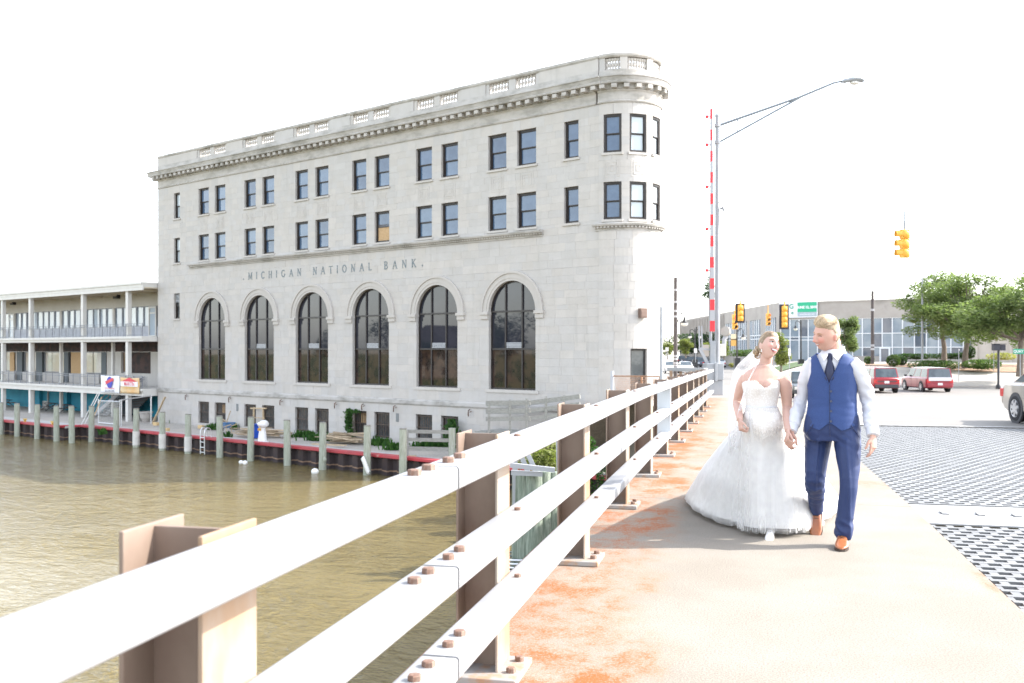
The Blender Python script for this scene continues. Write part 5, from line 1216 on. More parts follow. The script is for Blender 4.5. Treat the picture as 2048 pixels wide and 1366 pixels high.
# banner on the parapet
k = 151/F; x0, x1 = 1.0, 5.55
t = thing('event_banner', 'green and white banner reading JUNE 12, 2018 on the library parapet', 'banner', LC+DRr*3.2+NR*.25, math.atan2(DRr.y, DRr.x))
def bb(a0, a1, z0, z1, q, m, nm): mb = MB(); mb.box((a0,-q,z0),(a1,-q+.02,z1)); return mb.build(nm, m, t)
bb(-3.2,2.75,6.35,8.75,0,mat('banner_white', (.70,.70,.72), .6),'cloth'); bb(-.32,2.62,7.15,8.62,.03,mat('banner_green', (.02,.36,.19), .6),'green_field'); bb(-.32,2.62,6.5,7.13,.03,mat('banner_grey', (.33,.39,.43), .6),'grey_field')
def fr(txt, size, x, z, m, bold=.0): o = textmesh(txt, size, m, parent=t, bold=bold); o.rotation_euler = (R(90),0,0); o.location = (x,-.045,z); return o
fr('JUNE 12, 2018', .50, 1.15, 7.86, mwh, .022); fr('scclearfoundation.org', .26, 1.15, 6.83, mwh, .004); fr('G', 1.0, -1.25, 8.0, msg, .02); fr('e', .8, -1.1, 7.1, msg, .015)
mb = MB()
for x in (-2.8, -1.2, .9, 2.7): mb.box((x-.03,0,8.7),(x+.03,.3,9.0))
mb.build('straps', mwm, t)

# ------------------------------------------------------------------ trees, shrubs
def leafmat(name, c, c2):
    m = bpy.data.materials.new(name); m.use_nodes = True; N = NT(m); b = N.n['Principled BSDF']; b.inputs['Roughness'].default_value = .7; b.inputs['Specular IOR Level'].default_value = .3
    a = N.new('ShaderNodeAttribute', attribute_name='tint').outputs['Fac']; col = N.mix(a, c, c2); N.link(col, b.inputs['Base Color'])
    tr = N.new('ShaderNodeBsdfTranslucent'); N.link(N.mix(1.0, col, (1.0,1.15,.6), 'MULTIPLY'), tr.inputs[0]); mx = N.new('ShaderNodeMixShader'); mx.inputs[0].default_value = .5
    N.link(b.outputs[0], mx.inputs[1]); N.link(tr.outputs[0], mx.inputs[2]); N.link(mx.outputs[0], N.n['Material Output'].inputs[0]); MATS[name] = m; return m
lf_loc = leafmat('leaf_locust', (.14,.195,.080), (.25,.285,.14)); lf_dk = leafmat('leaf_dark', (.022,.055,.022), (.06,.105,.035)); lf_lt = leafmat('leaf_light', (.17,.205,.06), (.30,.31,.12)); lf_md = leafmat('leaf_mid', (.06,.11,.035), (.13,.18,.065)); lf_iv = leafmat('leaf_ivy', (.02,.075,.015), (.07,.15,.035)); lf_yl = leafmat('leaf_yellow', (.24,.25,.07), (.38,.34,.16))
mbark = mat('bark', (.13,.105,.085), .9, c2=(.19,.16,.13), nscale=6, stretch=(2,2,.4), bump=.6, bscale=14, bdist=.03)
def leaves(mb, rng, c, rad, n, s, shell=.55, flat=1.0):
    """n leaf clumps scattered in an ellipsoid, denser towards its surface, tone varied at random"""
    c = Vector(c)
    for _ in range(n):
        d = Vector((rng.gauss(0,1), rng.gauss(0,1), rng.gauss(0,1))).normalized(); k = rng.uniform(shell, 1)**.7
        p = c+Vector((d.x*rad[0]*k, d.y*rad[1]*k, d.z*rad[2]*k)); sz = s*rng.uniform(.55,1.25)
        u = Vector((rng.gauss(0,1), rng.gauss(0,1), rng.gauss(0,.45*flat))).normalized(); v = u.cross(Vector((rng.gauss(0,.5), rng.gauss(0,.5), 1))).normalized()
        mb.cur = min(1, max(0, rng.gauss(.45, .22)))
        q = [p-u*sz*.5, p+v*sz*.26-u*sz*.08, p+u*sz*.5, p-v*sz*.26+u*sz*.04]
        mb.add([tuple(x) for x in q], [(0,1,2,3)])
def tree(name, label, base, h, trunk_r, lobes, n, s, lm, seed, th=.45, limbs=6, group=None, flat=1.0, cat='tree'):
    rng = random.Random(seed); t = thing(name, label, cat, base, 0, group); mb = MB()
    top = Vector((rng.uniform(-.3,.3), rng.uniform(-.3,.3), h*th)); mb.tube([(0,0,-.3),(.03,0,h*th*.3),tuple(top*.75),tuple(top)], [trunk_r*1.35,trunk_r,trunk_r*.85,trunk_r*.7], 10)
    for l in lobes[:limbs]:
        e = Vector(l[0]); m_ = top.lerp(e, .5)+Vector((0,0,-.06*h)); mb.tube(cr([tuple(top*.82),tuple(m_),tuple(e)],3), [trunk_r*.5*(1-k/8) for k in range(7)], 6)
        for q in range(2): f2 = e+Vector((rng.uniform(-1,1)*l[1][0], rng.uniform(-1,1)*l[1][1], rng.uniform(-.2,.6)*l[1][2]))*.7; mb.tube([tuple(m_),tuple((m_+f2)/2),tuple(f2)], [trunk_r*.22,trunk_r*.15,trunk_r*.06], 5)
    mb.build('trunk', mbark, t, smooth=50); mb = MB(); tv = sum(l[1][0]*l[1][1] for l in lobes)
    for l in lobes: leaves(mb, rng, l[0], l[1], int(n*l[1][0]*l[1][1]/tv), s, .3, flat)
    mb.build('crown', lm, t); return t
def locust(px, pyb, Y, hpx, wpx, label, seed, n=19000, lm=None, s=.30):
    b0 = P(px,pyb,Y); k = Y/F; h = hpx*k; w_ = wpx*k/2; rng = random.Random(seed); lobes = []
    for i in range(34):
        a = rng.uniform(0,2*PI); rr = rng.random()**.55*.84; z = h*lerp(.92,.52,rr**1.8)*rng.uniform(.42,1.04); z = max(z, h*.24); sz = w_*rng.uniform(.20,.34)
        lobes.append(((w_*rr*math.cos(a), w_*rr*math.sin(a)*.8, z), (sz, sz, sz*.5)))
    return tree('shade_tree', label, b0, h, .24, lobes, n, s, lm or lf_loc, seed, .38, 8, 'leafy shade trees in front of the library', .6)
locust(1888, 716, 104, 172, 190, 'leafy tree nearest the library windows, left of the three shade trees', 21)
locust(1930, 729, 92, 192, 230, 'wide leafy tree in the middle of the three shade trees, on the gravel mound', 22, 24000)
locust(2040, 746, 80, 212, 262, 'leafy tree at the right edge of the photo', 23, 21000)
locust(2105, 735, 100, 225, 230, 'leafy tree just past the right edge behind the others', 24, 9000)
def bush(px, pyb, Y, wpx, hpx, lm, label, seed, n=700, s=.22, name='shrub', cat='shrub', depth=None, group=None, lobes=3):
    b0 = P(px,pyb,Y); k = Y/F; w_, h = wpx*k/2, hpx*k; rng = random.Random(seed); t = thing(name, label, cat, b0, 0, group); mb = MB(); d_ = depth or w_
    for i in range(lobes):
        fx = lerp(-.55,.55,(i+.5)/lobes) if lobes > 1 else 0
        leaves(mb, rng, (w_*fx, rng.uniform(-.2,.2)*d_, h*.48), (w_*(.62 if lobes > 1 else 1), d_*.8, h*.54*rng.uniform(.85,1.1)), n//lobes, s, .75)
    mb.build('foliage', lm, t); sb = MB()
    for i in range(3): x = rng.uniform(-.4,.4)*w_; sb.tube([(x,0,-.1),(x*.8,0,h*.5)], .03, 5)
    sb.build('stem', mbark, t); return t
bush(1786, 731, 97, 28, 21, lf_md, 'round clipped bush right of the tall dark pole', 1, 1400, .2, lobes=1); bush(1804, 729, 98, 22, 15, lf_dk, 'smaller dark bush beside the round clipped bush', 2, 700, lobes=1); bush(1738, 727, 99, 22, 14, lf_md, 'low bush partly behind the groom', 3, 600, lobes=2)
bush(1830, 718, 112, 96, 11, lf_dk, 'long low dark hedge under the library windows', 4, 2200, .22, 'hedge', 'hedge', 1.0, None, 9); bush(1905, 718, 106, 80, 12, lf_dk, 'low hedge behind the middle shade tree', 5, 1600, .22, 'hedge', 'hedge', 1.0, None, 6)
bush(1872, 738, 90, 100, 17, lf_md, 'spreading juniper hedge left of the middle shade tree', 6, 2600, .24, 'hedge', 'hedge', 2.0, None, 7); bush(1962, 737, 89, 70, 18, lf_md, 'spreading juniper hedge right of the middle shade tree', 7, 2000, .24, 'hedge', 'hedge', 1.8, None, 5)
bush(1938, 716, 105, 26, 24, lf_dk, 'upright dark shrub behind the middle trunk', 8, 900, .24, lobes=2); bush(2003, 719, 112, 55, 13, lf_yl, 'yellowish flowering bed near the right edge', 9, 1200, .25, 'flower_bed', 'flowers', 2, None, 5)
def small(px, pyb, Y, wpx, hpx, lm, label, seed, n=2600, s=.28, th=.25):
    b0 = P(px,pyb,Y); k = Y/F; w_, h = wpx*k/2, hpx*k; rng = random.Random(seed); lobes = []
    for i in range(16):
        a = rng.uniform(0,2*PI); rr = rng.uniform(.2,.72); z = h*rng.uniform(.18,.86); f_ = math.sin(PI*min(.93,max(.22,z/h)))**.7
        lobes.append(((w_*rr*math.cos(a)*f_, w_*rr*math.sin(a)*f_, z), (w_*.40,w_*.40,h*.13)))
    return tree('small_tree', label, b0, h, .09, lobes, n, s, lm, seed, th, 4)
small(1562, 738, 100, 56, 78, lf_lt, 'pale green small tree right behind the bride', 31, 5200, .22); small(1697, 712, 128, 58, 84, lf_loc, 'bushy green tree just right of the groom', 32, 7000, .32)
small(1371, 712, 150, 40, 36, lf_lt, 'yellow green bushy tree beside the dark pole', 33, 2400, .3); small(1412, 712, 152, 26, 30, lf_lt, 'yellow green bushy tree left of the gate cabinet', 34, 1500, .3); small(1448, 716, 148, 32, 36, lf_lt, 'yellow green bushy tree right of the gate', 35, 1700, .3); small(1335, 716, 170, 26, 34, lf_lt, 'yellow green bushy tree by the bank corner', 36, 1200, .3)
bush(1392, 706, 190, 130, 40, lf_dk, 'tall dark green hedge along the library side wall', 37, 5200, .42, 'hedge', 'hedge', 3, None, 9); bush(1487, 713, 130, 60, 14, lf_md, 'grassy hedge behind the lamp post with the banner', 38, 1500, .25, 'hedge', 'hedge', 1.5, None, 5)
bush(1463, 734, 112, 12, 8, lf_yl, 'little yellow flowering shrub behind the gate cabinet', 39, 300, .2, lobes=1); bush(2030, 706, 260, 130, 26, lf_md, 'hazy line of distant trees at the right edge', 40, 2600, .9, 'far_trees', 'trees', 6, None, 5)
bush(1340, 700, 330, 44, 10, lf_dk, 'distant dark trees behind the bank corner', 42, 900, .9, 'far_trees', 'trees', 4, None, 3)
tree('pine_tree', 'lone pine top behind the library roof', P(1419,700,260), 20, .3, [((0,0,18.6),(.7,.7,1.4)),((0,0,16.5),(1.5,1.5,1.2)),((0,0,14.5),(2.1,2.1,1.1))], 700, .7, lf_dk, 41, .9, 1)
# ivy and weeds on the quay, shrubs on the slope below the railing
def ivy(px0, px1, py0, py1, q, label, seed, n, shape):
    rng = random.Random(seed); c = fac(fac_at((px0+px1)/2,q)[0], q, GZ); t = thing('climbing_plant', label, 'plant', c, FRZ); mb = MB(); k = fac_at((px0+px1)/2,q)[1]/F; w_, h = (px1-px0)*k/.8, (py1-py0)*k
    for _ in range(n):
        z = rng.random(); x = shape(z, rng)*w_; sz = rng.uniform(.10,.24); p = Vector((-x, rng.gauss(.1,.14), z*h)); u = Vector((rng.gauss(0,1),rng.gauss(0,.4),rng.gauss(0,1))).normalized(); v = u.cross(Vector((rng.gauss(0,.4),1,rng.gauss(0,.4)))).normalized(); mb.cur = rng.random()
        mb.add([tuple(p-u*sz*.5),tuple(p+v*sz*.4),tuple(p+u*sz*.5),tuple(p-v*sz*.4)], [(0,1,2,3)])
    mb.build('foliage', lf_iv, t); sb = MB()
    for s in (-.25,0,.25): sb.tube([(s*w_*.5,.05,-.05),(s*w_*.3,.08,h*.5),(s*w_*.2,.05,h*.9)], .02, 5)
    sb.build('stem', mbark, t)
ivy(694, 724, 818, 878, .25, 'ivy climbing the left side of a barred basement window', 51, 620, lambda z, r: -.32+r.gauss(0,.12)+(.25*max(0,.45-z)*2)*r.random()*1.6 if z < .5 else (-.38+r.gauss(0,.1)+(.8*r.random() if z > .86 and r.random() < .5 else 0)))
ivy(883, 922, 822, 880, .5, 'leafy sapling growing in front of the rightmost barred window', 52, 560, lambda z, r: r.gauss(.05, .26*(1.05-z)+.06))
rng = random.Random(61)
for px, py, w_, lab in ((360,845,14,'weeds at the wall right of the corner pile'),(426,858,16,'weeds beside the blue wheelbarrow'),(474,857,14,'weeds between the wheelbarrow and the lumber'),(455,876,8,'small weed on the quay edge'),(610,873,40,'grassy weeds below the second pair of barred windows'),(640,880,36,'weeds left of the knotted pile'),(755,880,12,'tall weed beside the barred window'),(790,898,26,'weeds near the red cap by the fence'),(870,893,60,'grass behind the timber fence'),(206,868,6,'green tuft growing out of the sheet piles'),(762,889,30,'weeds around the scrap boards')):
    c = gp(px, py); k = c.y/F; t = thing('weed_clump', lab, 'weeds', c, 0, 'weeds on the quay'); mb = MB()
    for i in range(int(30+w_*6)):
        x = rng.gauss(0,.35)*w_*k; y = rng.gauss(0,.3); h = rng.uniform(.12,.55); d_ = Vector((rng.gauss(0,.25), rng.gauss(0,.25), 1)).normalized()*h; wv = Vector((rng.gauss(0,1),rng.gauss(0,1),0)).normalized()*rng.uniform(.02,.06); mb.cur = rng.random(); p = Vector((x,y,-.03))
        mb.add([tuple(p-wv),tuple(p+wv),tuple(p+d_*.7+wv*1.3),tuple(p+d_),tuple(p+d_*.7-wv*1.3)], [(0,1,2,3,4)])
    mb.build('blades', lf_iv, t)['kind'] = 'stuff'
for i, (px, py, Y, w_, h, lab) in enumerate(((1078,905,41,1.15,1.7,'bright green shrub seen under the top rail, in front of the timber ramp'),(1122,902,42,.95,1.6,'bright green shrub behind the third railing post'),(1165,905,43,.9,1.9,'green shrub between the middle rails'),(1202,945,40,1.0,2.2,'dark green shrub low between the railing posts'),(1092,925,38,.7,1.0,'low green shrub above the timber fender piles'))):
    p = P(px, py, Y); t = thing('slope_shrub', lab, 'shrub', (p.x,p.y,p.z-.9), 0, 'shrubs on the slope under the bridge'); mb = MB(); r_ = random.Random(70+i)
    for l in range(4): leaves(mb, r_, (r_.uniform(-.5,.5)*w_, r_.uniform(-.5,.5)*w_, .9), (w_*.7,w_*.7,h*.5), 380, .17, .7)
    mb.build('foliage', lf_lt if i in (0,1,4) else lf_iv, t); sb = MB()
    for q in range(3): sb.tube([(.2*q-.2,0,-2.2),(.1*q-.1,0,.8)], .04, 5)
    sb.build('stem', mbark, t)
# trees and houses on the opposite bank, seen mirrored in the arched windows
def mirror_tree(a, q, h, seed, lab):
    p = fac(a, q, -4.4); rng_ = random.Random(seed); lb_ = [((rng_.uniform(-.3,.3)*h*.8, rng_.uniform(-.3,.3)*h*.8, h*rng_.uniform(.45,.85)), (h*.22,h*.22,h*.15)) for _ in range(9)]
    tree('riverside_tree', lab, p, h, .25, lb_, 2600, .55, lf_dk, seed, .4, 4, 'trees on the opposite river bank')
for i, (a, q, h) in enumerate(((56,84,11),(66,90,9),(79,86,13),(90,92,12),(98,85,9),(112,90,14),(128,88,11),(70,100,15))): mirror_tree(a, q, h, 80+i, 'riverside tree on the opposite bank, mirrored in the arched windows')
def house(a, q, w_, d_, h, m, label, roof):
    t = thing('riverside_house', label, 'house', fac(a,q,-4.4), FRZ); mb = MB(); mb.box((-w_/2,-d_/2,-.6),(w_/2,d_/2,h)); mb.build('wall', m, t)
    mb = MB(); mb.prism([(-w_/2-.4,h),(w_/2+.4,h),(0,h+w_*.3)], -d_/2-.4, d_/2+.4, 'xz'); mb.build('roof', roof, t)
    for k in range(3):
        for z in (1.2, 4.0): mb = MB(); x = lerp(-w_*.33,w_*.33,k/2); mb.box((x-.5,-d_/2-.04,z),(x+.5,-d_/2+.02,z+1.4)); mb.build('window', mframe, t)
house(50, 92, 16, 10, 7, mat('house_red', (.28,.06,.05), .8), 'dark red riverside house on the opposite bank', mat('roof_dark', (.05,.045,.045), .8)); house(105, 98, 14, 12, 6.5, mat('house_pale', (.42,.38,.33), .8), 'pale riverside house on the opposite bank', mat('roof_dark', (.05,.045,.045)))
# ------------------------------------------------------------------ vehicles
mtyre = mat('tyre', (.018,.018,.02), .85); mrim = mat('alloy_rim', (.55,.55,.56), .35, .6); gl_car = glass('car_glass', (.03,.045,.055), .03, .9, (.07,.09,.10), .7)
mbump = mat('bumper_dark', (.05,.05,.055), .7); mtl = mat('tail_lamp_red', (.50,.03,.03), .25); mtlo = mat('lamp_clear', (.60,.58,.54), .2); mplt = mat('number_plate', (.66,.67,.70), .5); mchr = mat('chrome', (.70,.70,.72), .15, .9)
def paint(name, c): return mat(name, c, .28, coat=.6, spec=.5)
def car(label, loc, rz, L, W, H, m, style='suv', roof=None, detail=True, cat='car', group=None):
    """body lofted along its length (+y is forward), glasshouse, wheels, lamps"""
    t = thing({'suv':'parked_car','wagon':'station_wagon','sedan':'sedan_car'}[style], label, cat, loc, rz, group); w_ = W/2; r = .33 if style == 'sedan' else .37
    if style == 'sedan': belt = .62*H+.06; st = [(-.5,.42,.70*belt,.80),(-.485,.30,.92*belt,.90),(-.44,.24,belt,.97),(-.2,.20,belt+.01,1.),(.12,.20,belt,1.),(.30,.22,.93*belt,.99),(.44,.25,.82*belt,.94),(.49,.32,.66*belt,.84),(.5,.4,.56*belt,.78)]; gh = (-.38,-.22,.02,.21)
    elif style == 'suv': belt = .60*H; st = [(-.5,.48,.93*belt,.90),(-.49,.36,.98*belt,.94),(-.46,.32,belt,.98),(-.2,.28,belt,1.),(.2,.28,belt,1.),(.27,.30,.95*belt,.99),(.42,.32,.90*belt,.96),(.485,.40,.80*belt,.88),(.5,.46,.62*belt,.84)]; gh = (-.485,-.43,.10,.25)
    else: belt = .585*H; st = [(-.5,.44,.93*belt,.93),(-.49,.33,belt*.99,.97),(-.47,.28,belt,.99),(-.2,.26,belt,1.),(.2,.26,belt,1.),(.30,.27,.98*belt,1.),(.44,.28,.94*belt,.98),(.49,.36,.86*belt,.92),(.5,.42,.7*belt,.88)]; gh = (-.49,-.465,.14,.27)
    mb = MB(); rows = []
    for fy, zb, zt_, k in st:
        y = fy*L; ww = w_*k; zm = lerp(zb, zt_, .55)
        rows.append([(-ww*.90,y,zb),(-ww*.985,y,zb+.08),(-ww,y,zm),(-ww*.985,y,zt_-.07),(-ww*.90,y,zt_),(0,y,zt_+.025),(ww*.90,y,zt_),(ww*.985,y,zt_-.07),(ww,y,zm),(ww*.985,y,zb+.08),(ww*.90,y,zb)])
    mb.grid(rows, True); n = 11; mb.add(rows[0], [tuple(range(n))]); mb.add(rows[-1], [tuple(reversed(range(n)))])
    body = mb.build('body', m, t, smooth=38, fix=True)
    y0, y1, y2, y3 = [g*L for g in gh]; wb, wr = w_*.90, w_*.74 if style == 'sedan' else w_*.80; zb, zr = belt-.02, H-.05
    B = [(-wb,y0,zb),(wb,y0,zb),(wb,y3,zb),(-wb,y3,zb)]; T_ = [(-wr,y1,zr),(wr,y1,zr),(wr,y2,zr),(-wr,y2,zr)]
    mb = MB(); mb.add(B+T_, [(0,1,5,4),(1,2,6,5),(2,3,7,6),(3,0,4,7)]); mb.build('cabin', m if style == 'sedan' else m, body)
    mb = MB(); mb.grid([[(lerp(-wr,wr,i/6)*1.01, lerp(y1-.03,y2+.03,j/6), zr+.055*math.sin(PI*i/6)**.6*(1 if 0 < j < 6 else .3)) for i in range(7)] for j in range(7)]); mb.add([(x*1.012,y,zr-.001) for x,y in ((-wr,y1-.03),(wr,y1-.03),(wr,y2+.03),(-wr,y2+.03))], [(0,1,2,3)]); mb.build('roof', roof or m, body, smooth=50)
    def pane(a, b, c, d, n_, m0=.06, m1=.06, e=.012):
        a, b, c, d = map(Vector, (a,b,c,d)); nn = (b-a).cross(d-a).normalized()*e
        q = [a.lerp(b,m0).lerp(d.lerp(c,m0),m1)+nn, a.lerp(b,1-m0).lerp(d.lerp(c,1-m0),m1)+nn, a.lerp(b,1-m0).lerp(d.lerp(c,1-m0),1-m1)+nn, a.lerp(b,m0).lerp(d.lerp(c,m0),1-m1)+nn]
        MB().add([tuple(x) for x in q], [(0,1,2,3)]).build(n_, gl_car, body)
    pane(B[0],B[1],T_[1],T_[0],'rear_window',.05,.08); pane(B[2],B[3],T_[3],T_[2],'windscreen',.05,.06)
    ns = 3 if style != 'sedan' else 2
    for s, (b0, b1, t1, t0) in ((1,(B[1],B[2],T_[2],T_[1])),(-1,(B[3],B[0],T_[0],T_[3]))):
        for k in range(ns):
            f0, f1 = k/ns, (k+1)/ns; pane(Vector(b0).lerp(Vector(b1),f0),Vector(b0).lerp(Vector(b1),f1),Vector(t0).lerp(Vector(t1),f1),Vector(t0).lerp(Vector(t1),f0),'side_window',.05,.09)
    for sy in (-.31, .31):
        for s in (-1, 1):
            c = (s*(w_-.10), sy*L, r); mb = MB(); mb.M = Matrix.Translation(c) @ Matrix.Rotation(R(90),4,'Y'); mb.lathe([(.1,-.11),(r*.9,-.11),(r,-.07),(r,.07),(r*.9,.11),(.1,.11)], 22); wh = mb.build('wheel', mtyre, t, smooth=40)
            mb = MB(); mb.M = Matrix.Translation((c[0]+s*.105,c[1],c[2])) @ Matrix.Rotation(R(90)*s,4,'Y'); mb.lathe([(.02,.012),(r*.2,.012),(r*.58,.0),(r*.66,.014),(r*.66,-.02)], 22); 
            for k in range(7): a = 2*PI*k/7; mb.bar((0,0,.008),(r*.6*math.cos(a),r*.6*math.sin(a),.014),.07,.02)
            mb.build('rim', mrim, wh, smooth=40)
            mb = MB(); mb.M = Matrix.Translation((s*(w_*.955),sy*L,r)) @ Matrix.Rotation(R(90)*s,4,'Y'); mb.lathe([(.05,0),(r*1.17,0),(r*1.17,.045),(.05,.045)], 22, a0=0, a1=2*PI); mb.build('wheel_arch', mbump, body)
    zt_ = st[1][2]; yr = -.5*L
    mb = MB(); mb.box((-w_*.88,yr-.05,.36 if style != 'sedan' else .40),(w_*.88,yr+.12,.60)); mb.build('rear_bumper', mbump if style == 'suv' else m, t, bevel=.04)
    mb = MB(); mb.box((-w_*.86,.5*L-.12,.34),(w_*.86,.5*L+.04,.55)); mb.build('front_bumper', mbump if style == 'suv' else m, t, bevel=.04)
    for s in (-1, 1):
        mb = MB(); x0, x1 = sorted((s*w_*.93, s*w_*.68)); mb.box((x0,yr-.02,zt_*.66),(x1,yr+.18,zt_*.90)); mb.build('tail_lamp', mtl, t, bevel=.02)
        mb = MB(); x0, x1 = sorted((s*w_*.82, s*w_*.45)); mb.box((x0,.5*L-.16,.58*belt),(x1,.5*L+.012,.76*belt)); mb.build('headlamp', mtlo, t, bevel=.02)
        mb = MB(); mb.box((s*(w_+.10)-.09,y3-.32,belt+.02),(s*(w_+.10)+.09,y3-.22,belt+.16)); mb.build('mirror', mbump, t, bevel=.02)
        for yy in ((.10,-.12) if detail else ()): mb = MB(); mb.box((s*w_*.99-.02,yy*L-.1,belt*.86),(s*w_*.99+.02,yy*L+.1,belt*.90)); mb.build('door_handle', m, body); mb = MB(); mb.box((s*w_*1.0-.004,yy*L-.28,.35),(s*w_*1.0+.004,yy*L-.27,belt-.06)); mb.build('door_seam', mbump, body)
    mb = MB(); zp = .68 if style != 'wagon' else .50; mb.box((-.16,yr-.062 if style == 'wagon' else yr-.025,zp),(.16,yr-.05 if style == 'wagon' else yr+.02,zp+.16)); mb.build('number_plate', mplt, t)
    return t
def gnd(px, Y): X = (px-1024)/F*Y; return Vector((X, Y, max(hground(X, Y)+.04, -9)))
red1 = paint('paint_red_wagon', (.26,.012,.028)); red2 = paint('paint_red_suv', (.28,.008,.018)); cream = mat('roof_white', (.55,.55,.55), .3)
t = car('red boxy wagon with white roof and silver tailgate strip, rightmost of the two red vehicles', gnd(1852, 71.6), R(-2), 5.1, 1.93, 1.73, red1, 'wagon', cream, cat='car')
mb = MB(); mb.box((-.78,-2.585,.80),(.78,-2.53,1.04)); mb.build('tailgate_strip', mat('silver_strip', (.60,.61,.63), .3, .5), t, bevel=.02)
t = car('red sport utility vehicle with grey bumper right behind the groom', gnd(1752, 70), R(-3), 4.7, 1.83, 1.76, red2, 'suv')
mb = MB(); mb.box((-.72,-2.37,.78),(.72,-2.33,.84)); mb.build('trim_bar', mbump, t)
axl = Vector(((2031-1024)/F*24.2, 24.2, 0)); hd = Vector((-.06,-.998,0)).normalized(); cc = axl+hd*1.66+Vector((.998,-.06,0))*.95; cc.z = zt(24)-.055
t = car('champagne sedan cut off by the right edge of the photo', cc, math.atan2(hd.y, hd.x)-PI/2, 5.35, 1.92, 1.44, paint('paint_champagne', (.27,.24,.205)), 'sedan')
car('dark sport utility vehicle glimpsed in the gap between bride and groom', gnd(1607, 60), R(180-10), 4.6, 1.85, 1.65, paint('paint_dark', (.04,.05,.055)), 'suv')
dk = paint('paint_navy', (.03,.035,.05)); gy = paint('paint_slate', (.09,.11,.15)); whp = paint('paint_white', (.70,.70,.70)); g_ = 'cars far down the street'
car('white sedan far down the street right of the timber pole', gnd(1371,128), R(175), 4.7, 1.85, 1.45, whp, 'sedan', group=g_); car('white sedan half hidden by the timber pole far down the street', gnd(1341,126), R(178), 4.7, 1.85, 1.5, whp, 'sedan', group=g_)
car('dark sport utility vehicle above the white sedans far down the street', gnd(1370,205), R(-25), 4.7, 1.9, 1.75, dk, 'suv', group=g_); car('dark navy sport utility vehicle in the middle of the far parked row', gnd(1387,178), R(-28), 4.7, 1.9, 1.75, dk, 'suv', group=g_)
car('slate blue sport utility vehicle just left of the gate', gnd(1406,166), R(-28), 4.7, 1.9, 1.75, gy, 'suv', group=g_); car('white sedan peeping out right of the gate cabinet', gnd(1440,168), R(-10), 4.7, 1.85, 1.45, whp, 'sedan', group=g_)
# ------------------------------------------------------------------ people
# each person is modelled facing the lens axis and then turned about the camera's foot to where they walk
AL_ = 0.0
def PV(px, py, Y):
    th = math.atan((px-1024)/F); r = Y/math.cos(AL_); yw_ = r/math.cos(th-AL_)*math.cos(th)
    return Vector((r*math.tan(th-AL_), r, EYE-(py-699)*yw_/F))
def settle(o): o.location = Matrix.Rotation(-AL_,3,'Z') @ o.location; o.rotation_euler = (0,0,-AL_)
def skinmat(name, c, c2):
    m = mat(name, c, .6, c2=c2, nscale=14, nlo=.3, nhi=.7, spec=.35, sss=.08, bump=.2, bscale=180, bdist=.0015); return m
def blush(m, pts, c, r):
    """ruddier cheeks, nose and ears: spots given in the object's own coordinates"""
    N = NT(m); b = N.n['Principled BSDF']; col = b.inputs['Base Color'].links[0].from_socket
    for p in pts:
        d = N.new('ShaderNodeVectorMath', operation='DISTANCE'); N.link(N.co(), d.inputs[0]); d.inputs[1].default_value = p; col = N.mix(N.ramp(d.outputs['Value'], r, r*.2, 0, .75), col, c)
    N.link(col, b.inputs['Base Color'])
sk_g = skinmat('skin_groom', (.51,.295,.23), (.55,.33,.262)); sk_b = skinmat('skin_bride', (.52,.325,.262), (.56,.36,.295))
mhair_g = mat('hair_blond', (.46,.34,.215), .5, c2=(.58,.46,.32), nscale=60, tint=.7); mhair_b = mat('hair_honey', (.30,.20,.115), .45, c2=(.44,.32,.20), nscale=50, tint=.8)
meye = mat('eye_white', (.72,.70,.68), .2); miris = mat('iris', (.06,.05,.04), .15); mlash = mat('lash', (.045,.025,.018), .7); mteeth = mat('teeth', (.80,.77,.73), .25)
mlip_b = mat('lips_rose', (.42,.075,.085), .35); mlip_g = mat('lips_pink', (.52,.22,.19), .45); mbrow_g = mat('brow_blond', (.36,.22,.13), .8); mmouth = mat('mouth_dark', (.12,.03,.03), .6)

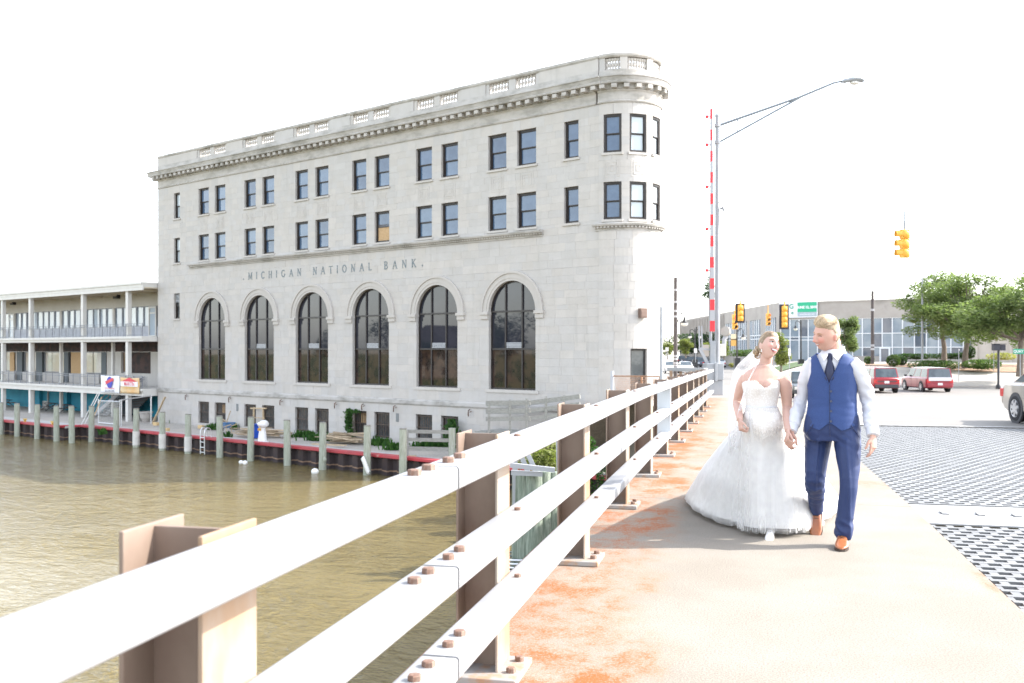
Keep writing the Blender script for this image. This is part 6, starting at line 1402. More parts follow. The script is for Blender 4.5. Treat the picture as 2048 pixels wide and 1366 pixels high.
class Head:
    """head in local axes: face towards -y, its left to +x; A, B, C half width, depth, height"""
    def __init__(s, M, A=.0765, B=.098, C=.118, bumps=(), jaw=.36):
        s.M, s.A, s.B, s.C, s.jaw = M, A, B, C, jaw
        s.b = [(0,-.012,.013,.0095,.028),(0,-.040,.021,.0115,.014),(-.013,-.047,.010,.008,.007),(.013,-.047,.010,.008,.007),(-.03,.024,.006,.022,.009),(.03,.024,.006,.022,.009),
               (-.031,.003,-.011,.016,.011),(.031,.003,-.011,.016,.011),(-.043,-.030,.010,.017,.016),(.043,-.030,.010,.017,.016),(0,-.070,.006,.026,.016),(0,-.088,-.004,.018,.006),(0,-.108,.011,.02,.014)]+list(bumps)
    def disp(s, x, z): return sum(a*math.exp(-((x-x0)/sx)**2-((z-z0)/sz)**2) for x0, z0, a, sx, sz in s.b)
    def narrow(s, z): t = max(0, -z/s.C); return 1-s.jaw*t**1.6
    def pt(s, d, off=0.):
        x, y, z = d; e = s.C; px, pz = s.A*x, s.C*z; py = s.B*(math.copysign(abs(y)**.92, y)); k = s.narrow(pz); px *= k
        if y > 0: py *= 1-.42*max(0,-z)**1.2
        else:
            py *= 1-.06*max(0,-z); py -= s.disp(px, pz)*sstep(.05, .5, -y)
        v = Vector((px,py,pz))
        if off: v += Vector((x/s.A, y/s.B, z/s.C)).normalized()*off
        return v
    def front(s, x, z, off=.002):
        k = s.narrow(z); q = 1-(x/(s.A*k))**2-(z/s.C)**2; y = -(max(.0004,q)**.5)
        return Vector((x, s.B*(-(abs(y)**.92))*(1-.06*max(0,-z/s.C))-s.disp(x,z)*sstep(.05,.5,-y)-off, z))
    def add(s, mb, nu=64, nv=52):
        rows = []
        for j in range(nv+1):
            f = PI*j/nv; rows.append([s.M @ s.pt((math.sin(f)*math.cos(2*PI*i/nu), math.sin(f)*math.sin(2*PI*i/nu), -math.cos(f))) for i in range(nu)])
        mb.grid(rows, True)
        for sgn in (-1, 1):                                              # ears
            base = Vector((sgn*s.A*.97, .014, -.012)); pts = [base+Vector((sgn*.004*math.sin(PI*k/6)+sgn*.012*(k/6)*0, .012*math.cos(PI*k/6)*0+.004*k/6, -.032+.064*k/6)) for k in range(7)]
            mb.tube([s.M @ p for p in pts], [(.006,.006),(.008,.012),(.008,.016),(.009,.019),(.010,.021),(.010,.018),(.006,.008)], 10, ref=s.M.to_3x3() @ Vector((1,.0,0)))
    def lid(s, par, name, x0, z0, w_, up, dn, m, off, tilt=0.):
        mb = MB(); n = 10; rows = [[], []]
        for i in range(n+1):
            u = -1+2*i/n; x = x0+u*w_/2
            rows[0].append(s.M @ s.front(x, z0-dn*(1-u*u)+tilt*u, off)); rows[1].append(s.M @ s.front(x, z0+up*(1-u*u)+tilt*u, off))
        mb.grid(rows); return mb.build(name, m, par, world=True, smooth=0)
    def curve(s, par, name, pts, r, m, off=.002):
        mb = MB(); c = cr(pts, 4); mb.tube([s.M @ s.front(p[0], p[1], off) for p in c], [r*math.sin(PI*(k+.6)/(len(c)+.2))**.5 for k in range(len(c))], 6); return mb.build(name, m, par, world=True, smooth=0)

def evalmesh(o):
    dg = bpy.context.evaluated_depsgraph_get(); me = bpy.data.meshes.new_from_object(o.evaluated_get(dg)); old = o.data; o.modifiers.clear(); o.data = me; bpy.data.meshes.remove(old); return o
def remesh(o, vox, it=2, fac_=.5):
    md = o.modifiers.new('r', 'REMESH'); md.mode = 'VOXEL'; md.voxel_size = vox; md.adaptivity = 0
    if it: ms_ = o.modifiers.new('s', 'SMOOTH'); ms_.iterations = it; ms_.factor = fac_
    bpy.context.view_layer.update(); evalmesh(o); o.data.polygons.foreach_set('use_smooth', [True]*len(o.data.polygons)); return o
def wrinkle(o, fn):
    """push each vertex along its normal by fn(world position)"""
    me = o.data; n = len(me.vertices); co = np.empty(n*3); no = np.empty(n*3); me.vertices.foreach_get('co', co); me.vertices.foreach_get('normal', no)
    co = co.reshape(-1,3); no = no.reshape(-1,3); off = np.array(wmat(o).translation)
    d = np.array([fn(Vector(c+off)) for c in co]); me.vertices.foreach_set('co', (co+no*d[:,None]).ravel()); me.update()
def ells(mb, secs, n=32, sq=2.3, caps=True):
    """stack of horizontal super-ellipses: (center xyz, rx, ry, yaw)"""
    rows = []
    for c, rx, ry, yaw in secs:
        r = []
        for i in range(n):
            a = 2*PI*i/n; ca, sa = math.cos(a), math.sin(a); x = rx*math.copysign(abs(ca)**(2/sq), ca); y = ry*math.copysign(abs(sa)**(2/sq), sa)
            r.append((c[0]+x*math.cos(yaw)-y*math.sin(yaw), c[1]+x*math.sin(yaw)+y*math.cos(yaw), c[2]))
        rows.append(r)
    mb.grid(rows, True); o = len(mb.v)-len(rows)*n
    if caps: mb.f += [tuple(o+k for k in reversed(range(n))), tuple(o+(len(rows)-1)*n+k for k in range(n))]; mb.t += [.5,.5]; mb.mi += [0,0]
def limb(mb, pts, rads, n=16, k=4):
    c = cr(pts, k); r = cr([(x,) if not isinstance(x, tuple) else x for x in rads], k); mb.tube([Vector(p) for p in c], [(float(x[0]), float(x[-1])) for x in r], n)
def hand(mb, wrist, f, a, nrm, curl=(20,30,25), sc_=1., thumb=.5, spread=1., curls=None):
    f, nrm = Vector(f).normalized(), Vector(nrm); a = Vector(a); a = (a-f*a.dot(f)).normalized(); nn = f.cross(a)
    if nn.dot(nrm) < 0: nn = -nn
    w_ = Vector(wrist); L = .095*sc_; k = w_+f*L
    mb.tube([w_-f*.02, w_+f*.02*sc_, w_+f*.05*sc_, w_+f*.08*sc_, k], [(.026*sc_,.019*sc_),(.030*sc_,.017*sc_),(.038*sc_,.016*sc_),(.041*sc_,.014*sc_),(.039*sc_,.011*sc_)], 14, ref=a)
    for i, (ox, ln) in enumerate(((.030,.94),(.0105,1.06),(-.0095,1.0),(-.0285,.78))):
        p = k+a*ox*sc_*spread-f*(.004+.006*abs(i-1))*sc_; d = (f+a*ox*1.2*(spread-.8)).normalized(); ang = 0; pts = [p-f*.012, p]; cu = curls[i] if curls else curl
        for sg, c_ in zip((.044,.027,.022), cu):
            ang += c_; dd = d*math.cos(R(ang))+nn*math.sin(R(ang)); p = p+dd*sg*ln*sc_; pts.append(p)
        c = cr(pts, 3); rr = [lerp(.0095,.0072,q/(len(c)-1))*sc_ for q in range(len(c))]; rr[-1] *= .6; mb.tube([Vector(x) for x in c], rr, 8)
    p0 = w_+f*.022*sc_+a*.024*sc_; d1 = (f*.72+a*.62+nn*.35*thumb).normalized(); p1 = p0+d1*.042*sc_; d2 = (f*.9+a*.18+nn*.5*thumb).normalized(); p2 = p1+d2*.032*sc_; p3 = p2+(d2+nn*.4*thumb).normalized()*.025*sc_
    c = cr([p0-d1*.01,p0,p1,p2,p3], 3); rr = [lerp(.0135,.0085,q/(len(c)-1))*sc_ for q in range(len(c))]; rr[-1] *= .6; mb.tube([Vector(x) for x in c], rr, 8)
    return k, nn, a, f
def HM(c, yaw, pitch, roll): return Matrix.Translation(c) @ Matrix.Rotation(R(roll),4,'Y') @ Matrix.Rotation(R(pitch),4,'X') @ Matrix.Rotation(R(yaw),4,'Z')
def person(label, base, bmesh_, m, vox):
    o = bmesh_.build('person', m); o.data.transform(Matrix.Translation(-Vector(base))); o.location = base; remesh(o, vox, 1, .4); return tag(o, label, 'person')
def cloth_part(mb, name, m, par, vox, it=3, wr=None, smooth=True):
    o = mb.build(name, m, par, world=True); remesh(o, vox, it, .5)
    if wr: wrinkle(o, wr)
    return o

# ================= groom
AL_ = math.atan(640/F); GYd = PV(1664,699,8.12).y; gX = 0.0
hc = PV(1653.5, 669, 8.05)
H = Head(HM(hc, -47, 12, 2), .084, .112, .134, bumps=((0,-.044,.014,.012,.013),(0,-.020,.010,.010,.022),(0,.010,-.004,.012,.01),(-.046,-.045,.004,.02,.012),(.046,-.045,.004,.02,.012)), jaw=.30)
S_R, E_R, W_R = PV(1621,724,8.16), PV(1604,800,8.24), PV(1582,862,8.06)
S_L, E_L, W_L = PV(1710,723,8.08), PV(1737,802,8.16), PV(1746,870,8.0)
mb = MB(); H.add(mb)
mb.tube([PV(1666,712,8.14), PV(1666,698,8.14), PV(1663,680,8.11)], [(.074,.072),(.068,.070),(.066,.070)], 18)
ells(mb, [((gX,GYd,.9),.16,.10,0),((gX,GYd,1.1),.15,.095,0),((gX,GYd,1.3),.17,.10,0),((gX,GYd,1.42),.14,.085,0),((gX+.005,GYd,1.49),.10,.07,0),((gX+.01,GYd,1.52),.065,.06,0)], 24)
limb(mb, [S_R,E_R,W_R], [.036,.038,.028]); limb(mb, [S_L,E_L,W_L], [.036,.038,.028])
hand(mb, W_L+Vector((0,0,-.005)), (.02,-.10,-1), (-.55,-.8,0), (-.8,.5,.1), (22,30,20), 1.05, .6, curls=[(14,22,16),(20,30,22),(26,34,25),(32,38,28)])
hand(mb, W_R, (-.22,-.12,-.95), (.80,-.55,-.1), (-.55,.80,.1), (35,50,40), 1.06, .8)
HIPR, KNR, ANR = PV(1640,850,8.22), PV(1630,956,8.14), PV(1633,1016,8.50)
HIPL, KNL, ANL = PV(1690,850,8.14), PV(1698,958,7.98), PV(1687,1066,8.0)
limb(mb, [HIPR,KNR,ANR], [.07,.05,.04]); limb(mb, [HIPL,KNL,ANL], [.07,.05,.04])
groom = person('groom in blue waistcoat and trousers with white shirt, smiling down at the bride', (gX, GYd-.02, 0), mb, sk_g, .0045)
blush(sk_g, [tuple(H.M @ H.front(x, z, 0)-groom.location) for x, z in ((.045,-.035),(-.045,-.035),(0,-.044))]+[tuple(H.M @ Vector((.088,.014,-.012))-groom.location)], (.60,.25,.20), .042)
# face
for s in (-1, 1):
    H.lid(groom, 'eye', s*.031, .0015, .024, .0022, .0020, miris, .0015)
    H.curve(groom, 'eyelid_line', [(s*.017,-.001),(s*.025,.0045),(s*.035,.0045),(s*.046,-.001)], .0021, mlash, .0012); H.curve(groom, 'eyebrow', [(s*.014,.019),(s*.028,.026),(s*.048,.020)], .0040, mbrow_g, .0005)
H.lid(groom, 'mouth', 0, -.0655, .050, -.001, .0130, mmouth, .0012); H.lid(groom, 'teeth', 0, -.0665, .043, -.0005, .0085, mteeth, .0022)
H.curve(groom, 'upper_lip', [(-.027,-.0625),(-.012,-.0635),(0,-.0655),(.012,-.0635),(.027,-.0625)], .0026, mlip_g, .0008); H.curve(groom, 'lower_lip', [(-.025,-.065),(-.012,-.0775),(0,-.080),(.012,-.0775),(.025,-.065)], .0032, mlip_g, .0008)
for s in (-1, 1): H.curve(groom, 'smile_crease', [(s*.022,-.043),(s*.034,-.056),(s*.036,-.070)], .0012, mat('crease', (.40,.20,.15), .7), .0)
# hair: cropped sides, long top swept back and over
def hairg(d):
    x, y, z = d; f_ = max(0,-y)
    top = sstep(.38, .92, z+.10*f_); quiff = math.exp(-((y+.50)/.34)**2)*sstep(.56,.74,z+.16*f_)
    lo = lerp(.34, -.50, sstep(-.15, .45, y)); side = .005*sstep(lo, lo+.22, z)*sstep(.66,.42,f_)
    hl = sstep(.44,.60, z+.02*abs(x)) if y < -.40 else 1
    return max(side, .001)*hl*(1 if side > .0006 else 0)+(.018*top+.015*quiff)*hl
def shell(H, fn, nu=96, nv=64, groove=None):
    rows = []
    for j in range(nv+1):
        f = PI*j/nv; r = []
        for i in range(nu):
            d = (math.sin(f)*math.cos(2*PI*i/nu), math.sin(f)*math.sin(2*PI*i/nu), -math.cos(f)); h = fn(d); h = h+(groove(d)*min(1,h/.012) if groove and h > .001 else 0)
            r.append(H.M @ H.pt(d, h if h > .0008 else -.008))
        rows.append(r)
    return MB().grid(rows, True)
shell(H, hairg, groove=lambda d: .0028*mn.noise(Vector((d[0]*13+d[1]*3, d[1]*2.2, d[2]*3)))).build('hair', mhair_g, groom, world=True, smooth=0)
rng = random.Random(5); mb = MB()
for _ in range(430):
    x0 = rng.uniform(-.62,.62); y0 = rng.uniform(-.78,-.15); pts = []; L = rng.uniform(.35,.75); sw = rng.uniform(.10,.34)
    for k in range(6):
        t_ = k/5; d = Vector((x0+sw*t_+.04*math.sin(3*t_+x0*9), y0+L*t_, 0)); zz_ = 1-d.x**2-d.y**2
        if zz_ < .12: break
        d.z = math.sqrt(zz_); h = hairg(d); 
        if h < .012: continue
        pts.append(H.M @ H.pt(d, h+.0015+.004*math.sin(PI*t_)*rng.random()))
    if len(pts) > 2: mb.cur = rng.random(); mb.tube(cr(pts,2), [.0021*(1-.75*q/(len(cr(pts,2))-1)) for q in range(len(cr(pts,2)))], 4)
mb.build('hair_strands', mhair_g, groom, world=True, smooth=0)
# shirt, cuffs, collar
msh = mat('shirt_white', (.58,.58,.615), .75, bump=.08, bscale=300, bdist=.001); mves = mat('waistcoat_blue', (.016,.042,.150), .7, c2=(.021,.053,.178), nscale=240, nlo=.45, nhi=.55, bump=.12, bscale=350, bdist=.001); mtro = mat('trouser_blue', (.010,.025,.095), .62, c2=(.013,.031,.112), nscale=240, nlo=.45, nhi=.55, bump=.1, bscale=350, bdist=.001)
mtie = mat('tie_navy', (.006,.010,.040), .5, c2=(.010,.016,.055), nscale=300); mshoe = mat('shoe_tan_leather', (.27,.085,.030), .28, c2=(.34,.12,.045), nscale=12, coat=.4); msole = mat('shoe_sole', (.05,.03,.022), .6)
mb = MB()
TS = [(.86,.18,.12),(1.0,.18,.12),(1.15,.176,.118),(1.28,.182,.124),(1.38,.188,.124),(1.455,.180,.112),(1.505,.150,.094),(1.54,.105,.084),(1.57,.078,.078)]
ells(mb, [((gX+.008*max(0,(z-1.3)*5),GYd,z),rx,ry,0) for z, rx, ry in TS], 32)
cuR = W_R-(W_R-E_R).normalized()*.015; cuL = W_L-(W_L-E_L).normalized()*.01
limb(mb, [S_R+Vector((.035,0,.0)),S_R.lerp(E_R,.28),E_R,E_R.lerp(W_R,.5),E_R.lerp(W_R,.80)], [.060,.064,.055,.054,.048]); limb(mb, [S_L+Vector((-.035,0,.0)),S_L.lerp(E_L,.28),E_L,E_L.lerp(W_L,.5),E_L.lerp(W_L,.80)], [.060,.064,.055,.054,.048])
def shirtw(p):
    arm = min(1, max(0, (abs(p.x-gX)-.19)*14)); el = math.exp(-((p.z-1.16)/.12)**2)
    q = Vector((p.x*7, p.y*7, p.z*17+p.x*8)); return .010*arm*(1-2.2*abs(mn.noise(q)))*(.6+1.0*el)+.006*arm*mn.noise(Vector((p.x*22,p.y*16,p.z*9)))+.002*mn.noise(p*16)
shirt = cloth_part(mb, 'shirt', msh, groom, .0065, 3, shirtw)
for W_, E_, nm in ((W_R,E_R,'cuff'),(W_L,E_L,'cuff')):
    d = (W_-E_).normalized(); mb = MB(); a = W_-d*.058; mb.tube([a-d*.006,a,a+d*.062,a+d*.066], [(.046,.046),(.050,.049),(.048,.046),(.042,.040)], 20); mb.build('cuff', msh, shirt, world=True, smooth=40)
cb = PV(1667,704,8.13); mb = MB(); rows = []
for dz, k in ((-.030,1.08),(-.004,1.02),(.018,1.0),(.024,1.03),(.008,1.09),(-.020,1.20)):
    rows.append([(cb.x+.082*k*math.sin(2*PI*i/36), cb.y-.080*k*math.cos(2*PI*i/36), cb.z+dz-.022*math.cos(2*PI*i/36)+.012*math.sin(2*PI*i/36)) for i in range(2,35)])
mb.grid(rows); mb.build('collar', msh, shirt, world=True, smooth=0, solid=.003)
for pts in (((1643,701,8.085),(1656,707.5,8.035),(1654,713,8.01),(1647.5,721,7.985),(1640,709,8.05)), ((1690,692,8.09),(1690,703,8.04),(1675,721,7.985),(1667,713,8.01),(1666,707.5,8.035))):
    mb = MB(); mb.add([tuple(PV(*p)) for p in pts], [tuple(range(5))]); mb.build('collar_point', msh, shirt, world=True, solid=.005)
# waistcoat
def vgrid(secs, ztop, zbot, keep, nu=200, nv=110, off=0., bump=None):
    zs = [s[0] for s in secs]; rows = []
    for j in range(nv+1):
        r = []
        for i in range(nu):
            ph = -PI+2*PI*i/nu; z0, z1 = zbot(ph), ztop(ph); z = lerp(z0, z1, j/nv); rx = float(np.interp(z, zs, [s[1] for s in secs]))+off; ry = float(np.interp(z, zs, [s[2] for s in secs]))+off
            sx_, cy = math.sin(ph), -math.cos(ph); x = rx*math.copysign(abs(sx_)**.87, sx_); y = ry*math.copysign(abs(cy)**.87, cy)
            if bump: y -= bump(x, z, ph)
            r.append((x, y, z, ph))
        rows.append(r)
    mb = MB(); vs = [(gX+p[0], GYd+p[1], p[2]) for r in rows for p in r]; fs = []
    for j in range(nv):
        for i in range(nu):
            i2 = (i+1) % nu; c = rows[j][i]; c2 = rows[j+1][i2]
            if keep((c[0]+c2[0])/2, (c[1]+c2[1])/2, (c[2]+c2[2])/2): fs.append((j*nu+i, j*nu+i2, (j+1)*nu+i2, (j+1)*nu+i))
    mb.add(vs, fs); return mb
VS = [(.9,.212,.158),(.98,.205,.149),(1.1,.191,.138),(1.2,.190,.138),(1.3,.196,.142),(1.38,.200,.142),(1.455,.194,.130),(1.507,.166,.112),(1.545,.118,.100)]
vx0 = -.022
def vkeep(x, y, z):
    if y < 0:
        w_ = (z-1.29)*.42
        if z > 1.29 and abs(x-vx0) < w_: return False
    ax = lerp(.200,.163,min(1,max(0,(z-1.26)/.12)))
    if z > 1.24 and abs(x) > ax+max(0,(1.275-z))*1.5 and abs(y) < .20: return False
    return True
def vbot(ph):
    a = abs(math.atan2(math.sin(ph-vx0*3), math.cos(ph-vx0*3)))
    if a < .36: return lerp(.985,.915,a/.36)
    return lerp(.915,.998,((a-.36)/1.2 if a < 1.56 else 1))
vm = vgrid(VS, lambda ph: 1.541, vbot, vkeep); import bmesh as _b
vest = vm.build('waistcoat', mves, groom, world=True, smooth=0)
wrinkle(vest, lambda p: .0035*mn.noise(Vector((p.x*9,p.y*9,p.z*26)))*math.exp(-((p.z-1.1)/.12)**2)+.0015*mn.noise(p*14))
def smooth_edges(o, it=12):
    import bmesh
    bm = bmesh.new(); bm.from_mesh(o.data); bv = {v: [e.other_vert(v) for e in v.link_edges if e.is_boundary] for v in bm.verts if v.is_boundary}
    for _ in range(it):
        new = {v: v.co*.5+(nb[0].co+nb[1].co)*.25 for v, nb in bv.items() if len(nb) == 2}
        for v, c in new.items(): v.co = c
    bmesh.ops.delete(bm, geom=[v for v in bm.verts if not v.link_faces], context='VERTS'); bm.to_mesh(o.data); bm.free()
smooth_edges(vest)
vest.modifiers.new('sol', 'SOLIDIFY').thickness = .006
vy = lambda z, x=0: GYd-(float(np.interp(z, [s[0] for s in VS], [s[2] for s in VS])))*(1-abs(x/.2)**2.3)**.43-.004
mb = MB(); mb.tube([(gX+vx0+.004, vy(z)-.001, z) for z in np.linspace(.93,1.29,14)], .0022, 5); mb.build('front_seam', mtie, vest, world=True)
for z in (1.235,1.155,1.075,.995): mb = MB(); mb.M = Matrix.Translation((gX+vx0+.014, vy(z)-.003, z)) @ Matrix.Rotation(R(90),4,'X'); mb.lathe([(.0,.004),(.006,.004),(.0095,.006),(.0095,.0),(.0,0)], 12); mb.build('button', mat('button_dark', (.05,.06,.10), .3), vest, world=True)
for s in (-1, 1): mb = MB(); mb.tube([(gX+vx0+s*.42*(z-1.29), vy(z, s*.42*(z-1.29))-.003, z) for z in np.linspace(1.293,1.50,12)], .003, 6); mb.build('neck_edge', mves, vest, world=True)
# tie
mb = MB(); tz = [(1.540,.020,.012),(1.530,.027,.004),(1.490,.019,-.012),(1.478,.019,-.006),(1.42,.034,-.012),(1.34,.045,-.012),(1.27,.046,0.01)]; rows = []
for z, w_, dy in tz: yy = GYd-.130+.042*sstep(1.38,1.53,z)+dy; rows.append([(gX-.016-w_, yy+.008, z),(gX-.016-w_*.5, yy-.003, z),(gX-.016, yy-.006, z),(gX-.016+w_*.5, yy-.003, z),(gX-.016+w_, yy+.008, z)])
mb.grid(rows); mb.build('tie', mtie, groom, world=True, smooth=0, solid=.004)
# trousers
mb = MB(); hx = gX-.0
ells(mb, [((hx,GYd+.01,.83),.19,.13,0),((hx,GYd+.01,.90),.226,.148,0),((hx,GYd,.98),.215,.142,0),((hx,GYd,1.04),.205,.136,0)], 32)
aR = ANR+Vector((-.002,-.01,-.02)); aL = ANL+Vector((0,0,.05))
limb(mb, [HIPR+Vector((0,0,.0)),HIPR.lerp(KNR,.45)+Vector((-.004,0,0)),KNR,KNR.lerp(ANR,.55),aR], [(.110,.128),(.098,.112),(.075,.088),(.064,.074),(.056,.064)], 20); limb(mb, [HIPL,HIPL.lerp(KNL,.45)+Vector((.008,0,0)),KNL,KNL.lerp(ANL,.5),aL+Vector((0,0,-.02)),aL+Vector((0,.01,-.05))], [(.110,.128),(.100,.114),(.072,.086),(.066,.078),(.064,.074),(.068,.078)], 20)
def trow(p):
    kR = math.exp(-((p.z-.40)/.16)**2)*(1 if p.x < gX-.02 else 0); kL = math.exp(-((p.z-.14)/.09)**2)*(1 if p.x > gX else 0); kc = math.exp(-((p.z-.84)/.09)**2)
    q = Vector((p.x*9+p.z*6, p.y*9, p.z*15)); r_ = mn.noise(q); r_ = 1-2*abs(r_)
    legx = HIPL.lerp(KNL, min(1,max(0,(.98-p.z)/.45))).x if p.x > gX else HIPR.lerp(KNR, min(1,max(0,(.98-p.z)/.45))).x
    cre = .010*math.exp(-((p.x-legx)/.014)**2)*(p.y < GYd)*(p.z < .85)
    return .012*kR*r_+.011*kL*r_+.010*kc*mn.noise(Vector((p.x*16+p.z*22,p.y*8,p.z*10)))+.004*mn.noise(p*9)+cre
tr = cloth_part(mb, 'trousers', mtro, groom, .0065, 3, trow)
for s in (-1, 1): mb = MB(); mb.tube([(gX+s*x, GYd-.148*(1-abs(x/.23)**2.3)**.43-.004, z) for x, z in ((.145,.965),(.165,.93),(.19,.895),(.205,.865))], .003, 5); mb.build('pocket_edge', mtie, tr, world=True)
mb = MB(); mb.tube([(gX-.016, GYd-.150, z) for z in (.93,.90,.87)], .0028, 5); mb.build('fly_seam', mtie, tr, world=True)
# shoes: heel at the origin, toe towards -y
def shoe(par, heel, rz, pitch, m, msl, L=.30, W=.052, ht=.098, lace=True, pivot=.0, name='shoe'):
    M = Matrix.Translation(heel) @ Matrix.Rotation(rz,4,'Z') @ Matrix.Translation((0,-pivot,0)) @ Matrix.Rotation(pitch,4,'X') @ Matrix.Translation((0,pivot,0)); mb = MB(); rows = []
    for y, w_, top in ((.005,.55,.9),(-.02,.72,1.0),(-.07,.74,1.02),(-.12,.80,.86),(-.17,.95,.64),(-.215,1.0,.50),(-.255,.86,.42),(-.285,.56,.36),(-.30,.18,.26)):
        y *= L/.30; w_ *= W; t_ = top*ht; r = []
        for k in range(16): a = 2*PI*k/16; ca, sa = math.cos(a), math.sin(a); r.append(M @ Vector((w_*math.copysign(abs(ca)**.8,ca), y, .016+ (t_-.016)*(.5+.5*math.copysign(abs(sa)**.75,sa)))))
        rows.append(r)
    mb.grid(rows, True); n = 16; mb.add(rows[0],[tuple(range(n))]); mb.add(rows[-1],[tuple(reversed(range(n)))]); o = mb.build(name, m, par, world=True, smooth=50, fix=True)
    mb = MB(); rows = []
    for zz_ in (0,.017):
        pl = []
        for y, w_ in ((.008,.45),(-.02,.80),(-.12,.86),(-.21,1.07),(-.26,.92),(-.292,.58),(-.306,.15)): pl.append((w_*W, y*L/.30))
        rows.append([M @ Vector((x,y,zz_+(.004 if zz_ == 0 and y < -.12*L/.3 else 0))) for x, y in pl]+[M @ Vector((-x,y,zz_)) for x, y in reversed(pl)])
    mb.grid(rows, True); n = 14; mb.add(rows[0],[tuple(reversed(range(n)))]); mb.add(rows[1],[tuple(range(n))]); mb.build('sole', msl, o, world=True, fix=True)
    if lace:
        mb = MB()
        for k in range(4): y = -.115-.018*k; z = (.088-.014*k)*ht/.098; mb.tube([M @ Vector((-.022,y,z)), M @ Vector((0,y-.003,z+.006)), M @ Vector((.022,y,z))], .003, 5)
        mb.build('laces', msl, o, world=True)
    return o
fh = PV(1682,1102,7.76); shoe(groom, (fh.x+.015, fh.y+.285, zt(8)), R(-3), 0, mshoe, msole)
bt = PV(1638,1063,8.42); shoe(groom, (bt.x-.005, bt.y+.24, .0), R(-5), R(48), mshoe, msole, pivot=.245)

settle(groom)

# ================= bride
AL_ = math.atan(505/F); BYd = PV(1521,699,8.38).y; bX = PV(1521,699,8.38).x
hb = PV(1538.5, 692.5, 8.33)
HB = Head(HM(hb, 33, -26, 2), .072, .093, .113, bumps=((0,-.040,.008,.010,.011),(0,-.018,.005,.008,.020),(-.036,-.040,.007,.016,.012),(.036,-.040,.007,.016,.012)), jaw=.40)
bS_R, bE_R, bW_R = PV(1489,757,8.40), PV(1474,803,8.50), PV(1480,840,8.26); bS_L, bE_L, bW_L = PV(1570,757,8.36), PV(1574,812,8.42), PV(1576,862,8.17)
mb = MB(); HB.add(mb)
nb = PV(1529,746,8.41); mb.tube([nb, PV(1530,736,8.40), PV(1532,724,8.39), PV(1534,706,8.37)], [(.085,.058),(.060,.052),(.050,.050),(.048,.052)], 18)
yw = R(12)
BT = [(.86,.120,.095),(.95,.120,.092),(1.085,.108,.086),(1.18,.128,.100),(1.255,.145,.105),(1.31,.152,.097),(1.355,.155,.082),(1.388,.135,.068),(1.412,.095,.058),(1.44,.06,.052)]
ells(mb, [((bX+ (.0 if z < 1.3 else .02*(z-1.3)/.1),BYd,z),rx,ry,yw) for z, rx, ry in BT], 28)
for sx_ in (-.062, .058): mb.ball((bX+sx_+.01, BYd-.075, 1.262), (.058,.052,.060), 16, 12)
limb(mb, [bS_R+Vector((.02,0,.012)),bS_R.lerp(bE_R,.25),bE_R,bE_R.lerp(bW_R,.35),bW_R], [.046,.050,.038,.038,.026]); limb(mb, [bS_L+Vector((-.02,0,.012)),bS_L.lerp(bE_L,.25),bE_L,bE_L.lerp(bW_L,.35),bW_L], [.048,.053,.040,.040,.027])
hand(mb, bW_R, (.12,-.30,-.94), (.45,-.85,.2), (.8,.45,-.2), (58,70,50), .90, .9)
hand(mb, bW_L, (-.05,-.42,-.90), (.25,-.8,.4), (.95,.3,.1), (50,62,45), .90, .7)
ft = PV(1541,1084,8.20)
limb(mb, [(bX-.04,BYd+.03,.95),(bX-.03,BYd+.06,.5),(ft.x,ft.y+.2,.11)], [.06,.042,.026]); limb(mb, [(bX+.06,BYd+.03,.95),(bX+.06,BYd+.14,.5),(bX+.06,BYd+.42,.16)], [.06,.045,.028])
bride = person('bride in white strapless lace wedding dress with veil, looking up at the groom', (bX, BYd, 0), mb, sk_b, .0045)
blush(sk_b, [tuple(HB.M @ HB.front(x, z, 0)-bride.location) for x, z in ((.042,-.03),(-.042,-.03))], (.62,.29,.25), .034)
for s in (-1, 1):
    HB.lid(bride, 'eye', s*.029, .0005, .027, .0062, .0034, meye, .0018); HB.lid(bride, 'iris', s*.029+.004, .0022, .0125, .0052, .0048, miris, .0027)
    HB.curve(bride, 'lashes', [(s*.013,.0005),(s*.022,.0064),(s*.034,.0070),(s*.047,.0015)], .0023, mlash, .0022); HB.curve(bride, 'lower_lashes', [(s*.016,-.001),(s*.029,-.0036),(s*.043,.0005)], .0010, mlash, .0018); HB.curve(bride, 'eyebrow', [(s*.012,.017),(s*.028,.0245),(s*.049,.017)], .0027, mat('brow_brown', (.24,.14,.08), .8), .0008)
HB.lid(bride, 'mouth', 0, -.0585, .056, .0005, .0190, mmouth, .0012); HB.lid(bride, 'teeth', 0, -.0595, .050, .0008, .0125, mteeth, .0026)
HB.curve(bride, 'upper_lip', [(-.030,-.0565),(-.014,-.0562),(0,-.0582),(.014,-.0562),(.030,-.0565)], .0030, mlip_b, .0012); HB.curve(bride, 'lower_lip', [(-.029,-.058),(-.015,-.0745),(0,-.0785),(.015,-.0745),(.029,-.058)], .0036, mlip_b, .0012)
def hairb(d):
    x, y, z = d; f_ = max(0,-y); lo = lerp(.42, -.55, sstep(-.55, .35, y)) if y < .35 else -.55
    hl = sstep(lo, lo+.30, z-.10*x*f_)*(1-.75*math.exp(-((abs(x)-.95)/.18)**2-((y-.05)/.3)**2-((z+.1)/.22)**2))
    return hl*(.010+.008*sstep(.3,.9,z)+.005*max(0,y))
shell(HB, hairb, groove=lambda d: .0035*mn.noise(Vector((d[0]*3+2, d[1]*4, d[2]*15-d[1]*5)))).build('hair', mhair_b, bride, world=True, smooth=0)
rng = random.Random(9); mb = MB()
